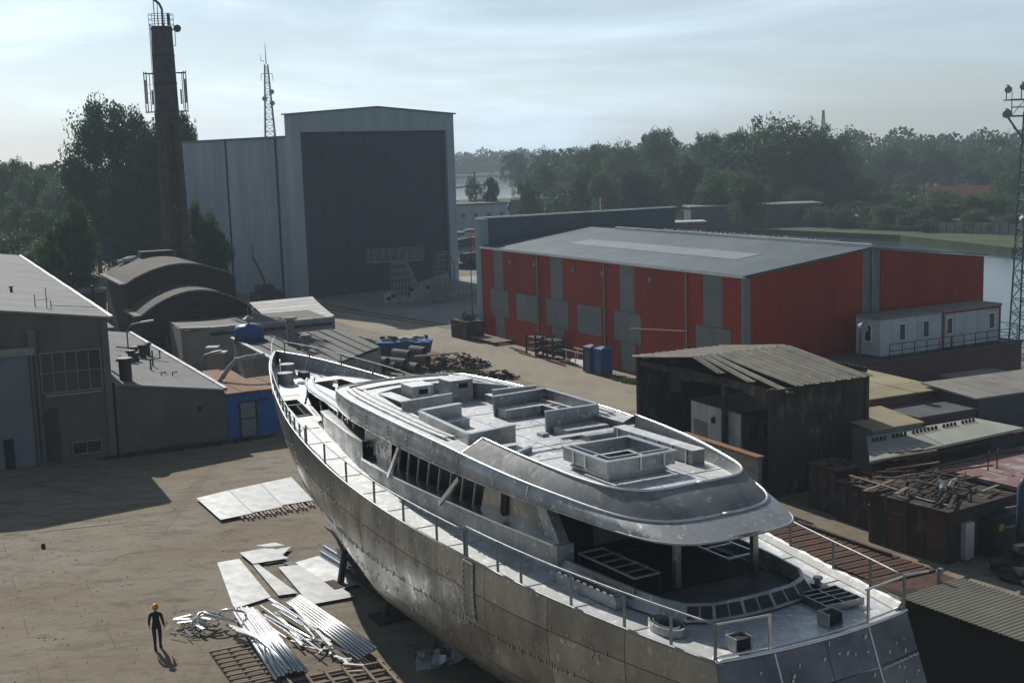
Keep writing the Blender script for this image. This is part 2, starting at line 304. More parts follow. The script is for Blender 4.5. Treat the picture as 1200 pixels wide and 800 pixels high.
def water_mat():
    m, t, b = node_mat('river_water')
    N, K = t.nodes.new, t.links.new
    b.inputs['Base Color'].default_value = (0.035, 0.06, 0.06, 1)
    b.inputs['Roughness'].default_value = 0.12
    b.inputs['Specular IOR Level'].default_value = 0.16
    co = N('ShaderNodeTexCoord')
    n = N('ShaderNodeTexNoise'); n.inputs['Scale'].default_value = 0.9; n.inputs['Detail'].default_value = 6
    K(co.outputs['Object'], n.inputs['Vector'])
    bp = N('ShaderNodeBump'); bp.inputs['Strength'].default_value = 0.10; bp.inputs['Distance'].default_value = 0.12
    K(n.outputs['Fac'], bp.inputs['Height']); K(bp.outputs[0], b.inputs['Normal'])
    return m
M['water'] = water_mat()

# ------------------------------------------------------------------ mesh helpers
class MB:
    """collects simple solids, then links them as one mesh object"""
    def __init__(s): s.v = []; s.f = []
    def add(s, vs, fs):
        o = len(s.v); s.v += [tuple(v) for v in vs]; s.f += [tuple(i + o for i in f) for f in fs]; return s
    def box(s, c, d, rz=0.0, R=None):
        x, y, z = d[0] / 2, d[1] / 2, d[2] / 2
        Rm = R if R is not None else Matrix.Rotation(rz, 3, 'Z')
        C_ = Vector(c)
        vs = [C_ + Rm @ Vector(p) for p in ((-x, -y, -z), (x, -y, -z), (x, y, -z), (-x, y, -z), (-x, -y, z), (x, -y, z), (x, y, z), (-x, y, z))]
        return s.add(vs, [(0, 3, 2, 1), (4, 5, 6, 7), (0, 1, 5, 4), (1, 2, 6, 5), (2, 3, 7, 6), (3, 0, 4, 7)])
    def b2(s, x0, x1, y0, y1, z0, z1):
        return s.box(((x0 + x1) / 2, (y0 + y1) / 2, (z0 + z1) / 2), (x1 - x0, y1 - y0, z1 - z0))
    def prism(s, poly, z0, z1):
        """poly: xy list (counter-clockwise); z0,z1 numbers or per-vertex lists"""
        n = len(poly)
        a = z0 if isinstance(z0, (list, tuple)) else [z0] * n
        b = z1 if isinstance(z1, (list, tuple)) else [z1] * n
        vs = [(p[0], p[1], a[i]) for i, p in enumerate(poly)] + [(p[0], p[1], b[i]) for i, p in enumerate(poly)]
        return s.add(vs, [tuple(range(n - 1, -1, -1)), tuple(range(n, 2 * n))] + [(i, (i + 1) % n, n + (i + 1) % n, n + i) for i in range(n)])
    def xprism(s, prof, x0, x1):
        """profile in (y,z) swept along x"""
        n = len(prof)
        vs = [(x0, p[0], p[1]) for p in prof] + [(x1, p[0], p[1]) for p in prof]
        return s.add(vs, [tuple(range(n)), tuple(range(2 * n - 1, n - 1, -1))] + [(i + n, (i + 1) % n + n, (i + 1) % n, i) for i in range(n)])
    def cyl(s, p0, p1, r0, r1=None, n=8, caps=True):
        r1 = r0 if r1 is None else r1
        p0, p1 = Vector(p0), Vector(p1)
        q = (p1 - p0).to_track_quat('Z', 'Y').to_matrix()
        vs = []
        for p, r in ((p0, r0), (p1, r1)):
            for i in range(n):
                a = 2 * math.pi * i / n
                vs.append(p + q @ Vector((r * math.cos(a), r * math.sin(a), 0)))
        fs = [(i, (i + 1) % n, n + (i + 1) % n, n + i) for i in range(n)]
        if caps: fs += [tuple(range(n - 1, -1, -1)), tuple(range(n, 2 * n))]
        return s.add(vs, fs)
    def tube(s, pts, r, n=6, caps=True):
        pts = [Vector(p) for p in pts]
        rings = []
        for i, p in enumerate(pts):
            d = (pts[min(i + 1, len(pts) - 1)] - pts[max(i - 1, 0)])
            if d.length < 1e-9: d = Vector((0, 0, 1))
            q = d.to_track_quat('Z', 'Y').to_matrix()
            rr = r[i] if isinstance(r, (list, tuple)) else r
            rings.append([p + q @ Vector((rr * math.cos(2 * math.pi * k / n), rr * math.sin(2 * math.pi * k / n), 0)) for k in range(n)])
        o = [v for R_ in rings for v in R_]
        fs = []
        for i in range(len(pts) - 1):
            for k in range(n):
                k2 = (k + 1) % n
                fs.append((i * n + k, i * n + k2, (i + 1) * n + k2, (i + 1) * n + k))
        if caps: fs += [tuple(range(n - 1, -1, -1)), tuple(range((len(pts) - 1) * n, len(pts) * n))]
        return s.add(o, fs)
    def bar(s, p0, p1, w, h=None):
        h = w if h is None else h
        p0, p1 = Vector(p0), Vector(p1)
        d = p1 - p0
        q = d.to_track_quat('X', 'Z').to_matrix()
        return s.box((p0 + p1) / 2, (d.length, w, h), R=q)
    def grid(s, P_, closed=False):
        """P_: rows of points -> quads"""
        m_, n = len(P_), len(P_[0])
        fs = [(i * n + j, i * n + j + 1, (i + 1) * n + j + 1, (i + 1) * n + j) for i in range(m_ - 1) for j in range(n - 1)]
        return s.add([p for r in P_ for p in r], fs)
    def slab(s, P_, th):
        """grid with thickness th downwards along z"""
        m_, n = len(P_), len(P_[0])
        top = [tuple(p) for r in P_ for p in r]; bot = [(p[0], p[1], p[2] - th) for p in top]
        N0 = len(top); fs = []
        for i in range(m_ - 1):
            for j in range(n - 1):
                a, b, c, d = i * n + j, i * n + j + 1, (i + 1) * n + j + 1, (i + 1) * n + j
                fs += [(a, b, c, d), (N0 + d, N0 + c, N0 + b, N0 + a)]
        ed = [j for j in range(n)] + [i * n + n - 1 for i in range(1, m_)] + [(m_ - 1) * n + j for j in range(n - 2, -1, -1)] + [i * n for i in range(m_ - 2, 0, -1)]
        for k in range(len(ed)):
            a, b = ed[k], ed[(k + 1) % len(ed)]
            fs.append((a, N0 + a, N0 + b, b))
        return s.add(top + bot, fs)
    def mesh(s, name, m=None, smooth=False, fix=True):
        me = bpy.data.meshes.new(name)
        me.from_pydata(s.v, [], s.f)
        if fix:
            bm = bmesh.new(); bm.from_mesh(me)
            bmesh.ops.recalc_face_normals(bm, faces=bm.faces)
            bm.to_mesh(me); bm.free()
        if m is not None: me.materials.append(M[m] if isinstance(m, str) else m)
        if smooth:
            for p in me.polygons: p.use_smooth = True
        me.update()
        return me
    def build(s, name, m, parent=None, smooth=False, label=None, loc=None, fix=True):
        return link(name, s.mesh(name, m, smooth, fix), parent, label, loc)

def link(name, me, parent=None, label=None, loc=None, rot=None, scale=None):
    o = bpy.data.objects.new(name, me)
    COL.objects.link(o)
    if parent is not None: o.parent = parent
    if loc is not None: o.location = loc
    if rot is not None: o.rotation_euler = rot
    if scale is not None: o.scale = scale
    if label: o['label'] = label
    return o

def thing(name, label, cat, loc=(0, 0, 0), rz=0.0, group=None):
    o = bpy.data.objects.new(name, None)
    COL.objects.link(o)
    o.empty_display_size = 0.3
    o.location = loc; o.rotation_euler = (0, 0, rz)
    o['label'] = label; o['category'] = cat
    if group: o['group'] = group
    return o

def tag(o, label, cat, group=None, kind=None):
    o['label'] = label
    if cat: o['category'] = cat
    if group: o['group'] = group
    if kind: o['kind'] = kind
    return o

def setting(o, label, kind='structure'):
    o['kind'] = kind; o['label'] = label
    return o

def dup(o, parent=None):
    c = o.copy(); COL.objects.link(c)
    if parent is not None: c.parent = parent
    for ch in [x for x in o.children]:
        dup(ch, c)
    return c

def lerp(a, b, t): return a + (b - a) * t
def interp(x, xs, ys):
    if x <= xs[0]: return ys[0]
    for i in range(1, len(xs)):
        if x <= xs[i]:
            t = (x - xs[i - 1]) / (xs[i] - xs[i - 1]); return ys[i - 1] + (ys[i] - ys[i - 1]) * t
    return ys[-1]
def smooth_interp(x, xs, ys):
    """monotone-ish Catmull-Rom through the table"""
    if x <= xs[0]: return ys[0]
    if x >= xs[-1]: return ys[-1]
    for i in range(1, len(xs)):
        if x <= xs[i]:
            h = xs[i] - xs[i - 1]; t = (x - xs[i - 1]) / h
            d = (ys[i] - ys[i - 1]) / h
            m0 = d if i < 2 else ((ys[i] - ys[i - 2]) / (xs[i] - xs[i - 2]))
            m1 = d if i + 1 >= len(xs) else ((ys[i + 1] - ys[i - 1]) / (xs[i + 1] - xs[i - 1]))
            return (2 * t**3 - 3 * t**2 + 1) * ys[i - 1] + (t**3 - 2 * t**2 + t) * h * m0 + (-2 * t**3 + 3 * t**2) * ys[i] + (t**3 - t**2) * h * m1
RAD = math.radians

# ================================================================== THE SETTING
def sheet(name, poly, z, m, label, depth=None):
    mb = MB()
    if depth is None:
        mb.add([(x, y, z) for x, y in poly], [tuple(range(len(poly)))])
    else:
        mb.prism(poly, z - depth, z)
    return setting(mb.build(name, m), label)

near_bank = [(-900, -200), (300, -200), (300, -20), (60, 40), (45, 70), (44.5, 104), (43, 112), (34, 150), (20, 185), (0, 207), (-14, 216), (-60, 250), (-200, 330), (-900, 420)]
far_bank = [(300, 130), (110, 208), (88, 224), (80, 262), (60, 292), (20, 318), (-12, 328), (-60, 345), (-62, 540), (60, 560), (500, 900), (3500, 2500), (3500, 100)]
sheet('ground', near_bank, 0.0, 'yard', 'dusty concrete and dirt ground of the shipyard', 2.2)
sheet('river_bank', far_bank, -0.1, 'meadow', 'grassy bank across the river', 2.0)
sheet('far_shore', [(-1500, 1130), (400, 1130), (1500, 1500), (3500, 3500), (-3500, 3500)], -0.2, 'meadow', 'distant shore beyond the wide water', 1.8)
wm = MB(); wm.add([(-4000, 20, -1.25), (4000, 20, -1.25), (4000, 4200, -1.25), (-4000, 4200, -1.25)], [(0, 1, 2, 3)])
setting(wm.build('river_water', 'water'), 'calm grey green river water')
sheet('apron', [(-29.5, 172), (-25.9, 171.5), (-13.5, 152), (-3.5, 137.5), (10, 146), (20, 184), (0, 206), (-8, 194.5)], 0.012, 'apron', 'grey concrete apron in front of the tall hangar')
sheet('roadway', [(-27, 171), (-31, 168), (-21, 150), (-11.5, 133), (-0.5, 109), (8, 92), (15.5, 95.5), (-4.0, 137), (-14, 152)], 0.008, 'road', 'pale worn roadway between the yard and the red building')
sheet('quay', [(-8.6, 199.0), (-6.5, 193), (14, 188), (18, 184.5), (0, 206)], 0.02, 'quay', 'pale concrete quay edge beside the water')
tr = MB()
for k in (-0.72, 0.72):
    tr.bar((-29 + k * .55, 171 + k, 0.02), (-4.2 + k * .55, 138.2 + k, 0.02), 0.22, 0.07)
setting(tr.build('crane_rail', 'steel_dark'), 'pair of rails crossing the apron towards the tall hangar')

# ------------------------------------------------------------------ buildings
def window(parent, c, w, h, rz_axis='x', fm='steel_mid', gm='glass', cols=1, rows=1, d=0.1, name='window', label=None):
    """window as a part (frame) with its pane as sub-part; c = centre on the wall, the wall runs along local x (or y)"""
    f = MB(); x, y, z = c; t = 0.07
    def bx(mb, du, dz_, lu, lz, dep):
        if rz_axis == 'x': mb.box((x + du, y, z + dz_), (lu, dep, lz))
        else: mb.box((x, y + du, z + dz_), (dep, lu, lz))
    bx(f, -w / 2, 0, t, h + t, d); bx(f, w / 2, 0, t, h + t, d); bx(f, 0, -h / 2, w - t, t, d * .96); bx(f, 0, h / 2, w - t, t, d * .96)
    for i in range(1, cols): bx(f, -w / 2 + w * i / cols, 0, t * .6, h - t, d * .8)
    for j in range(1, rows): bx(f, 0, -h / 2 + h * j / rows, w - t, t * .6, d * .72)
    o = f.build(name, fm, parent, label=label)
    g = MB(); bx(g, 0, 0, w - 0.02, h - 0.02, d * .45)
    g.build('pane', gm, o)
    return o

# --- big hall on the left
M['hall_door'] = mat('dull_blue_grey_door', (0.14, 0.165, 0.185), (0.11, 0.13, 0.15), 0.6, rough=0.7, bump=0.05)
hall = thing('workshop_hall', 'large grey plastered workshop hall with shallow felt roof and tall sliding door', 'hall', (-26.3, 82.7, 0), RAD(25.3))
mb = MB(); mb.add([(-14, 0, 0), (0, 0, 0), (0, 0, 9.15), (-7, 0, 10.2), (-14, 0, 9.15), (-14, 68, 0), (0, 68, 0), (0, 68, 9.15), (-7, 68, 10.2), (-14, 68, 9.15)],
       [(0, 1, 2, 3, 4), (9, 8, 7, 6, 5), (1, 6, 7, 2), (0, 4, 9, 5), (0, 5, 6, 1)])
mb.build('wall', 'plaster', hall)
for sx, nm in ((1, 'a'), (-1, 'b')):
    r = MB(); r.slab([[(-7, -0.25, 10.32), (-7, 68.2, 10.32)], [(-7 + sx * 7.3, -0.25, 9.27), (-7 + sx * 7.3, 68.2, 9.27)]], 0.14)
    r.build('roof', 'felt', hall)
for i in range(17):
    f = MB(); f.box((0.30, 2.0 + 4.0 * i, 9.26 + (i % 3) * .01), (0.24, 3.92, 0.10)); f.build('roof_flashing', 'flashing', hall)
d = MB(); d.b2(-10.6, -5.0, -0.16, -0.02, 0.05, 7.2); dd = d.build('sliding_door', 'hall_door', hall, label='pale blue grey sliding door')
m1 = MB(); m1.b2(-6.9, -6.3, -0.22, -0.165, 0.05, 2.0); m1.build('wicket_door', 'dark_void', dd)
m1 = MB(); m1.b2(-10.8, -4.6, -0.45, 0.0, 7.25, 7.75); m1.build('door_lintel', 'concrete', hall)
m1 = MB(); m1.b2(-4.95, -4.45, -0.32, 0.0, 0.0, 8.9); m1.build('pilaster', 'plaster', hall)
window(hall, (-2.45, -0.03, 5.95), 3.7, 2.6, cols=5, rows=2, d=0.2, fm='concrete')
s = MB(); s.b2(-4.2, -0.6, -0.28, 0.0, 4.42, 4.56); s.build('window_sill', 'concrete', hall)
window(hall, (-1.85, -0.03, 0.85), 1.8, 0.8, cols=2, d=0.2)
m1 = MB(); m1.b2(-4.2, -3.5, -0.12, 0.0, 0.2, 3.6); m1.build('bricked_up_door', 'brick', hall)
m1 = MB(); m1.b2(-0.45, 0.004, -0.10, 0.0, 0.0, 9.0); m1.build('corner_pilaster', 'plaster', hall)
dk = MB(); dk.cyl((-4.7, -0.34, 0.2), (-4.7, -0.34, 7.2), 0.07); dk.build('downpipe', 'steel_dark', hall)
# rods and vents standing on the hall roof
rr = MB()
for (x, y, h) in ((-4.0, 3.5, 1.0), (-3.3, 3.3, 1.5), (-3.05, 3.2, 0.7)):
    z = 10.2 - abs(x + 7) * .15; rr.cyl((x, y, z), (x, y, z + h), 0.035, n=5)
rr.bar((-4.0, 3.5, 10.35), (-3.05, 3.2, 10.4), 0.04); rr.bar((-3.0, 3.2, 9.95), (0.0, 4.2, 9.5), 0.05)
rr.build('aerial_rods', 'steel_mid', hall)
for (x, y) in ((-4.6, 15), (-5.6, 14.5)):
    v = MB(); v.cyl((x, y, 9.8), (x, y, 10.35), 0.1); v.cyl((x, y, 10.35), (x, y, 10.43), 0.2); v.build('roof_vent', 'steel_dark', hall)
for y in (12, 24.5):
    v = MB(); v.cyl((0.75, y, 8.3), (0.75, y, 10.3), 0.11); v.build('flue_pipe', 'steel_dark', hall)

# --- annex
annex = thing('low_annex', 'low grey annex with flat felt roof carrying vents, joined to the big hall', 'annex', (-26.2, 82.75, 0), RAD(26.6))
mb = MB(); mb.prism([(0.05, 0), (7.3, 0.25), (7.3, 35), (0.05, 35)], 0, [4.7, 3.5, 3.5, 4.7]); mb.build('wall', 'plaster', annex)
r = MB(); r.slab([[(0.05, -0.2, 4.84), (0.05, 35.1, 4.84)], [(7.45, 0.0, 3.64), (7.45, 35.1, 3.64)]], 0.12); r.build('roof', 'felt', annex)
for i in range(12):
    f = MB(); f.box((7.36, 1.5 + 2.9 * i, 3.70 + (i % 2) * .012), (0.26, 2.84, 0.12)); f.build('roof_flashing', 'flashing', annex)
def vent(parent, x, y, z, h, r, capr, m='steel_dark', nm='roof_vent'):
    v = MB(); v.cyl((x, y, z - .1), (x, y, z + h), r, n=10); o = v.build(nm, m, parent)
    c = MB(); c.cyl((x, y, z + h), (x, y, z + h + 0.18), capr, capr * .8, n=10); c.build('vent_cap', m, o)
vent(annex, 1.15, 2.0, 4.5, 1.5, 0.42, 0.62)
vent(annex, 4.3, 15.8, 4.1, 0.7, 0.25, 0.4); vent(annex, 4.9, 15.9, 4.0, 0.9, 0.28, 0.45)
vent(annex, 3.4, 12.5, 4.2, 0.8, 0.22, 0.4); vent(annex, 3.9, 13.2, 4.1, 0.6, 0.22, 0.35); vent(annex, 5.6, 17.5, 3.9, 0.9, 0.2, 0.34)
p = MB(); p.tube([(4.0, 8.2, 3.9), (4.0, 8.2, 5.0), (4.7, 8.2, 5.0), (4.7, 8.2, 5.6)], 0.07); p.build('roof_pipe', 'steel_dark', annex)
p = MB(); p.cyl((4.6, 10.5, 3.8), (4.6, 10.5, 5.3), 0.06); p.build('roof_pipe', 'steel_dark', annex)
p = MB(); p.bar((3.6, 20, 4.5), (6.2, 20, 4.05), 0.1); p.build('roof_pipe', 'steel_dark', annex)
for (x, y) in ((4.2, 5.6), (4.9, 5.2), (2.9, 16)):
    p = MB(); p.tube([(x, y, 4.1), (x, y, 4.35), (x + .35, y, 4.35)], 0.05); p.build('small_vent', 'steel_dark', annex)
p = MB(); p.b2(4.55, 5.35, 0.10, 0.22, 1.15, 1.75); p.build('broken_plaster_patch', 'dark_brick', annex)
p = MB(); p.b2(5.4, 5.7, 0.1, 0.23, 2.3, 2.65); p.build('wall_opening', 'dark_void', annex)
du = thing('bent_duct', 'bent silver exhaust duct rising between annex and blue shed', 'duct', (-21.4, 91.2, 0), 0)
q = MB(); q.tube([(0, 0, 0.2), (0, 0, 3.1), (0.9, 0.4, 4.3), (1.4, 0.5, 4.75), (2.1, 0.7, 4.9), (3.4, 0.9, 5.0)], 0.17, n=10); q.build('duct_pipe', 'flashing', du)
for pt in ((0.45, .2, 3.7), (1.4, .5, 4.75), (2.9, .82, 4.97)):
    q = MB(); q.cyl(Vector(pt) - Vector((.06, .02, .04)), Vector(pt) + Vector((.06, .02, .04)), 0.22, n=10); q.build('duct_collar', 'steel_mid', du)

# --- blue shed
blue = thing('blue_shed', 'small bright blue shed with rusty flat roof and a weathered door', 'shed', (-20.0, 86.5, 0), RAD(29))
mb = MB(); mb.prism([(0.15, 0), (6.4, 0), (6.4, 5), (0.15, 5)], 0, 3.15); mb.build('wall', 'blue_paint', blue)
for i in range(5):
    r = MB(); r.b2(0.05 + 1.3 * i, 1.33 + 1.3 * i, -0.2, 5.1, 3.17, 3.25 + (i % 2) * .02); r.build('roof_sheet', 'rust_orange', blue)
d = MB(); d.b2(1.2, 2.25, -0.06, 0.02, 0.1, 2.45); d = d.build('door', 'grey_panel', blue)
f = MB(); f.b2(1.08, 1.2, -0.1, 0.02, 0.1, 2.55); f.b2(2.25, 2.37, -0.1, 0.02, 0.1, 2.55); f.b2(1.2, 2.25, -0.1, 0.02, 2.45, 2.55); f.b2(1.2, 2.25, -0.09, -0.058, 1.3, 1.38); f.build('door_frame', 'rust_dark', d)
l = MB(); l.b2(2.45, 3.1, -0.3, -0.02, 2.55, 2.6); l.build('wall_pipe', 'rust_dark', blue)

# --- brick boiler house: two vaulted bays
def vault(name, label, loc, w, depth, z0, rise, wall_m, loc_rz=25):
    t = thing(name, label, 'boiler house', loc, RAD(loc_rz))
    n = 14
    arc = [(w * i / n, z0 + rise * math.sin(math.pi * i / n) ** 0.85) for i in range(n + 1)]
    prof = [(0, 0)] + arc + [(w, 0)]
    b = MB(); k = len(prof)
    b.add([(x, 0, z) for x, z in prof] + [(x, depth, z) for x, z in prof], [tuple(range(k)), tuple(range(2 * k - 1, k - 1, -1)), (0, k, k + 1, 1), (k - 2, 2 * k - 2, 2 * k - 1, k - 1)])
    b.build('wall', wall_m, t)
    r = MB(); r.slab([[(x, -0.22, z + 0.16), (x, depth * .5, z + 0.16), (x, depth + .1, z + 0.16)] for x, z in arc], 0.14)
    r.build('roof', 'vault_roof', t, smooth=False)
    e = MB()
    for (a, c) in zip(arc[:-1], arc[1:]): e.bar((a[0], -0.28, a[1] + .13), (c[0], -0.28, c[1] + .13), 0.12, 0.16)
    e.build('arched_coping', 'grey_roof', t)
    for i in range(5):
        c = MB(); c.b2(-0.65, 0.05, depth / 5 * i, depth / 5 * (i + 1) - .06, z0 - 0.05, z0 + 0.14); c.build('cornice_stone', 'grey_roof', t)
    return t
v1 = vault('boiler_house', 'rear bay of the dark brick boiler house with arched roof beside the chimney', (-39.1, 129.9, 0), 11.2, 15.0, 6.9, 1.7, 'brick')
v2 = vault('boiler_house', 'front bay of the dark brick boiler house, lower arched roof with one small window', (-35.9, 123.4, 0), 10.8, 7, 4.35, 2.1, 'brick')
m1 = MB(); m1.b2(4.9, 5.6, -0.08, 0.02, 4.8, 5.5); m1.build('attic_window', 'dark_void', v2)
m1 = MB(); m1.b2(0.1, 10.7, -0.16, 0, 4.1, 4.3); m1.build('string_course', 'brick', v2)
for x_ in (2.0, 4.3): m1 = MB(); m1.b2(x_, x_ + .3, -0.2, 0, .9, 2.5); m1.build('window_pier', 'plaster', v2)
window(v2, (3.3, -0.04, 1.7), 1.9, 1.2, cols=3, d=0.16)
m1 = MB(); m1.b2(3.7, 8.9, 12.8, 14.8, 8.1, 9.3); m1.build('roof_parapet', 'rust_dark', v1)
for (x, y, zz) in ((1.9, 14.2, 8.3), (2.9, 14.4, 8.6), (2.4, 13.8, 8.5)):
    m1 = MB(); m1.box((x, y, zz), (1.1, .7, .35), .3); m1.build('roof_block', 'whitewash', v1)
m1 = MB(); m1.b2(-5.5, -0.9, 4, 14, 0.0, 2.2); m1 = tag(m1.build('low_lean_to', 'grey_roof', None, loc=(-39.1, 129.9, 0)), 'low pale roofed lean-to left of the rear boiler bay', 'shed'); m1.rotation_euler = (0, 0, RAD(25))

# --- chimney
ch = thing('brick_chimney', 'tall tapering brick chimney with a railed top and antenna brackets', 'chimney', (-38.9, 150, 0), 0)
ch.scale = (1.07, 1.07, 1.037)
Z0, Z1, R0, R1 = 0, 33.2, 1.72, 1.12
def chr_(z): return R0 + (R1 - R0) * z / Z1
s = MB(); s.cyl((0, 0, 0), (0, 0, 20.5), chr_(0), chr_(20.5), n=12); s.build('lower_shaft', 'chimney_brick', ch)
s = MB(); s.cyl((0, 0, 20.5), (0, 0, Z1), chr_(20.5), R1, n=12); s.build('upper_shaft', 'chimney_soot', ch)
for z in (6, 9, 12, 15, 18, 21, 24, 27, 30, 32.9):
    s = MB(); s.cyl((0, 0, z), (0, 0, z + .13), chr_(z) + .05, chr_(z) + .05, n=12); s.build('iron_band', 'rust_dark', ch)
s = MB(); s.box((0.75, -1.5, 13), (0.5, 0.35, 20)); s.build('cable_duct', 'rust_dark', ch)
lad = MB()
for dx in (-.2, .2): lad.bar((-R1 - .25, dx, 9), (-R1 - .12, dx, 33.6), .05)
for k in range(60): lad.bar((-R1 - .25 + k * .002, -.2, 9.3 + k * .4), (-R1 - .25 + k * .002, .2, 9.3 + k * .4), .03)
for k in range(18): lad.bar((-R1 - .95, 0, 27 - k), (-R1 - .35, 0, 27 - k), .025)
lad.build('ladder', 'steel_dark', ch)
rl = MB()
for z in (33.4, 33.95, 34.5): rl.tube([(1.32 * math.cos(a * math.pi / 6), 1.32 * math.sin(a * math.pi / 6), z) for a in range(13)], 0.03, n=4, caps=False)
for a in range(12): rl.bar((1.32 * math.cos(a * math.pi / 6), 1.32 * math.sin(a * math.pi / 6), 33.2), (1.32 * math.cos(a * math.pi / 6), 1.32 * math.sin(a * math.pi / 6), 34.5), .04)
rl.build('top_railing', 'rust_dark', ch)
for (sx) in (-1, 1):
    br = MB()
    for z in (24.0, 28.2):
        br.bar((sx * 1.2, 0, z), (sx * 2.25, 0, z), .12); br.bar((sx * 1.2, .7, z), (sx * 2.05, .7, z), .09)
    for x in (2.0, 2.25): br.bar((sx * x, 0, 23.9), (sx * x, 0, 28.4), .09)
    br.bar((sx * 1.75, .3, 24), (sx * 1.75, .3, 28.2), .07)
    br = br.build('antenna_bracket', 'steel_dark', ch)
    an = MB(); an.box((sx * 2.15, -.12, 26.2), (.2, .12, 2.6)); an.box((sx * 1.55, .3, 25.6), (.16, .12, 1.6)); an.build('panel_antenna', 'flashing', br)
pp = MB(); pp.tube([(0.35, -.7, 33.2), (.35, -.7, 35.0), (.1, -.7, 35.6), (-.5, -.7, 36.1), (-.75, -.7, 36.6), (-.8, -.7, 38.6)], .13, n=8); pp.cyl((-.55, -.5, 33.3), (-.55, -.5, 38), .05); pp.cyl((-.35, .2, 33.3), (-.35, .2, 37), .04); pp.cyl((.85, -.3, 33.3), (.85, -.3, 34.6), .14)
pp.build('flue_pipe', 'rust_dark', ch)
ds = MB(); ds.cyl((1.85, -.7, 32.9), (1.85, -.95, 32.9), .42, .36, n=14); ds.bar((1.1, -.3, 32.7), (1.6, -.6, 32.9), .08); ds.bar((1.5, -.4, 31), (1.5, -.4, 33), .06); ds.bar((1.1, -.4, 31.1), (1.5, -.4, 31.1), .05)
ds.build('dish_antenna', 'steel_dark', ch)

# --- hangar
hg = thing('ship_hangar', 'huge grey blue clad ship hangar with a closed dark door', 'hangar', (-28.6, 173.4, 0), RAD(44.6))
HW, HT, HP = 29.3, 25.0, 26.0
fr = MB(); fr.add([(0, 0, 0), (1.45, 0, 0), (1.45, 0, 22.6), (0, 0, HT)], [(0, 1, 2, 3)])
fr = MB()
fr.b2(0, 1.45, 0, 1.5, 0, 22.6); fr.b2(27.75, HW, 0, 1.5, 0, 22.6)
fr.add([(0, 0, 22.6), (HW, 0, 22.6), (HW, 0, HT), (HW / 2, 0, HP), (0, 0, HT), (0, 1.5, 22.6), (HW, 1.5, 22.6), (HW, 1.5, HT), (HW / 2, 1.5, HP), (0, 1.5, HT)],
       [(0, 1, 2, 3, 4), (9, 8, 7, 6, 5), (1, 6, 7, 2), (4, 9, 5, 0), (0, 5, 6, 1)])
fr.build('portal_frame', 'steel_clad2', hg)
for i in range(7):
    for j in range(9):
        w = 26.3 / 7; h = 22.5 / 9
        q = MB(); q.b2(1.47 + w * i, 1.47 + w * (i + 1) - .05, 0.6, 0.72, .05 + h * j, .05 + h * (j + 1) - .04); q.build('door_panel', 'door_dark', hg)
q = MB(); q.b2(1.4, 27.8, .74, .9, 0, 22.6); q.build('door_backing', 'steel_dark', hg)
rf = MB(); rf.slab([[(-0.35, -.3, HT + .1), (-0.35, 1.7, HT + .1)], [(HW / 2, -.3, HP + .1), (HW / 2, 1.7, HP + .1)], [(HW + .35, -.3, HT + .1), (HW + .35, 1.7, HT + .1)]], .18)
rf.build('roof', 'roof_metal', hg)
b = MB(); b.b2(0.6, HW - .6, 1.5, 30.4, 0, 21.9); b.build('side_wall', 'steel_clad', hg)
ribs = []
y = 1.52
k = 0
while y < 29.5:
    w_ = 3.1
    p = MB()
    for z0_, z1_ in ((0.1, 6.6), (6.64, 14.2), (14.24, 22.0)):
        p.b2(0.52, 0.598, y, y + w_ - .05, z0_, z1_)
    p.build('wall_panel', 'steel_clad', hg)
    if k in (1, 5, 9):
        q = MB(); q.b2(0.36, 0.5, y - .12, y + .06, 0, 22.0); q.build('gutter_pipe', 'steel_dark', hg)
    y += w_; k += 1
p = MB(); p.b2(0.3, HW - .3, 1.52, 30.6, 21.9, 22.2); p.build('low_roof', 'roof_metal', hg)
# --- pile of plant beside the hangar wall
dg = thing('dark_machine', 'dark machine with a raised arm parked against the hangar side wall', 'machine', (-31.8, 166.5, 0), RAD(130))
q = MB(); q.b2(-2.4, 2.4, -1.2, 1.2, .7, 1.9); q.b2(-.4, 1.4, -1.0, 1.0, 1.9, 2.9); q.build('body', 'rust_dark', dg)
q = MB(); q.b2(-2.2, -.8, -.9, .9, 1.9, 2.4); q.build('engine_cover', 'steel_dark', dg)
for x in (-1.6, 1.6):
    for y in (-1.2, 1.2):
        q = MB(); q.cyl((x, y - .18, .6), (x, y + .18, .6), .6, n=14); q.build('wheel', 'boot', dg)
q = MB(); q.tube([(0, 0, 2.4), (1.0, 0, 4.2), (2.8, .2, 6.4)], .13); q.bar((2.8, .2, 6.4), (2.8, .2, 8.4), .07); q.build('arm', 'steel_dark', dg)

# --- aerial masts behind
def lattice(parent, name, m, x, y, z0, z1, w0, w1, n, r=.05, diag=True):
    q = MB()
    c = lambda z, i: (x + (w0 + (w1 - w0) * (z - z0) / (z1 - z0)) / 2 * (-1, 1, 1, -1)[i], y + (w0 + (w1 - w0) * (z - z0) / (z1 - z0)) / 2 * (-1, -1, 1, 1)[i], z)
    for i in range(4): q.bar(c(z0, i), c(z1, i), r * 1.6)
    for k in range(n):
        za, zb = z0 + (z1 - z0) * k / n, z0 + (z1 - z0) * (k + 1) / n
        for i in range(4):
            j = (i + 1) % 4
            q.bar(c(za, i), c(za, j), r)
            if diag: q.bar(c(za, i), c(zb, j), r) if k % 2 else q.bar(c(za, j), c(zb, i), r)
    return q.build(name, m, parent)
am = thing('radio_mast', 'thin lattice radio mast standing behind the tall hangar', 'radio mast', (-52.6, 290, 0), .3)
lattice(am, 'lattice', 'steel_mid', 0, 0, 0, 40, 4.4, .7, 30, .10)
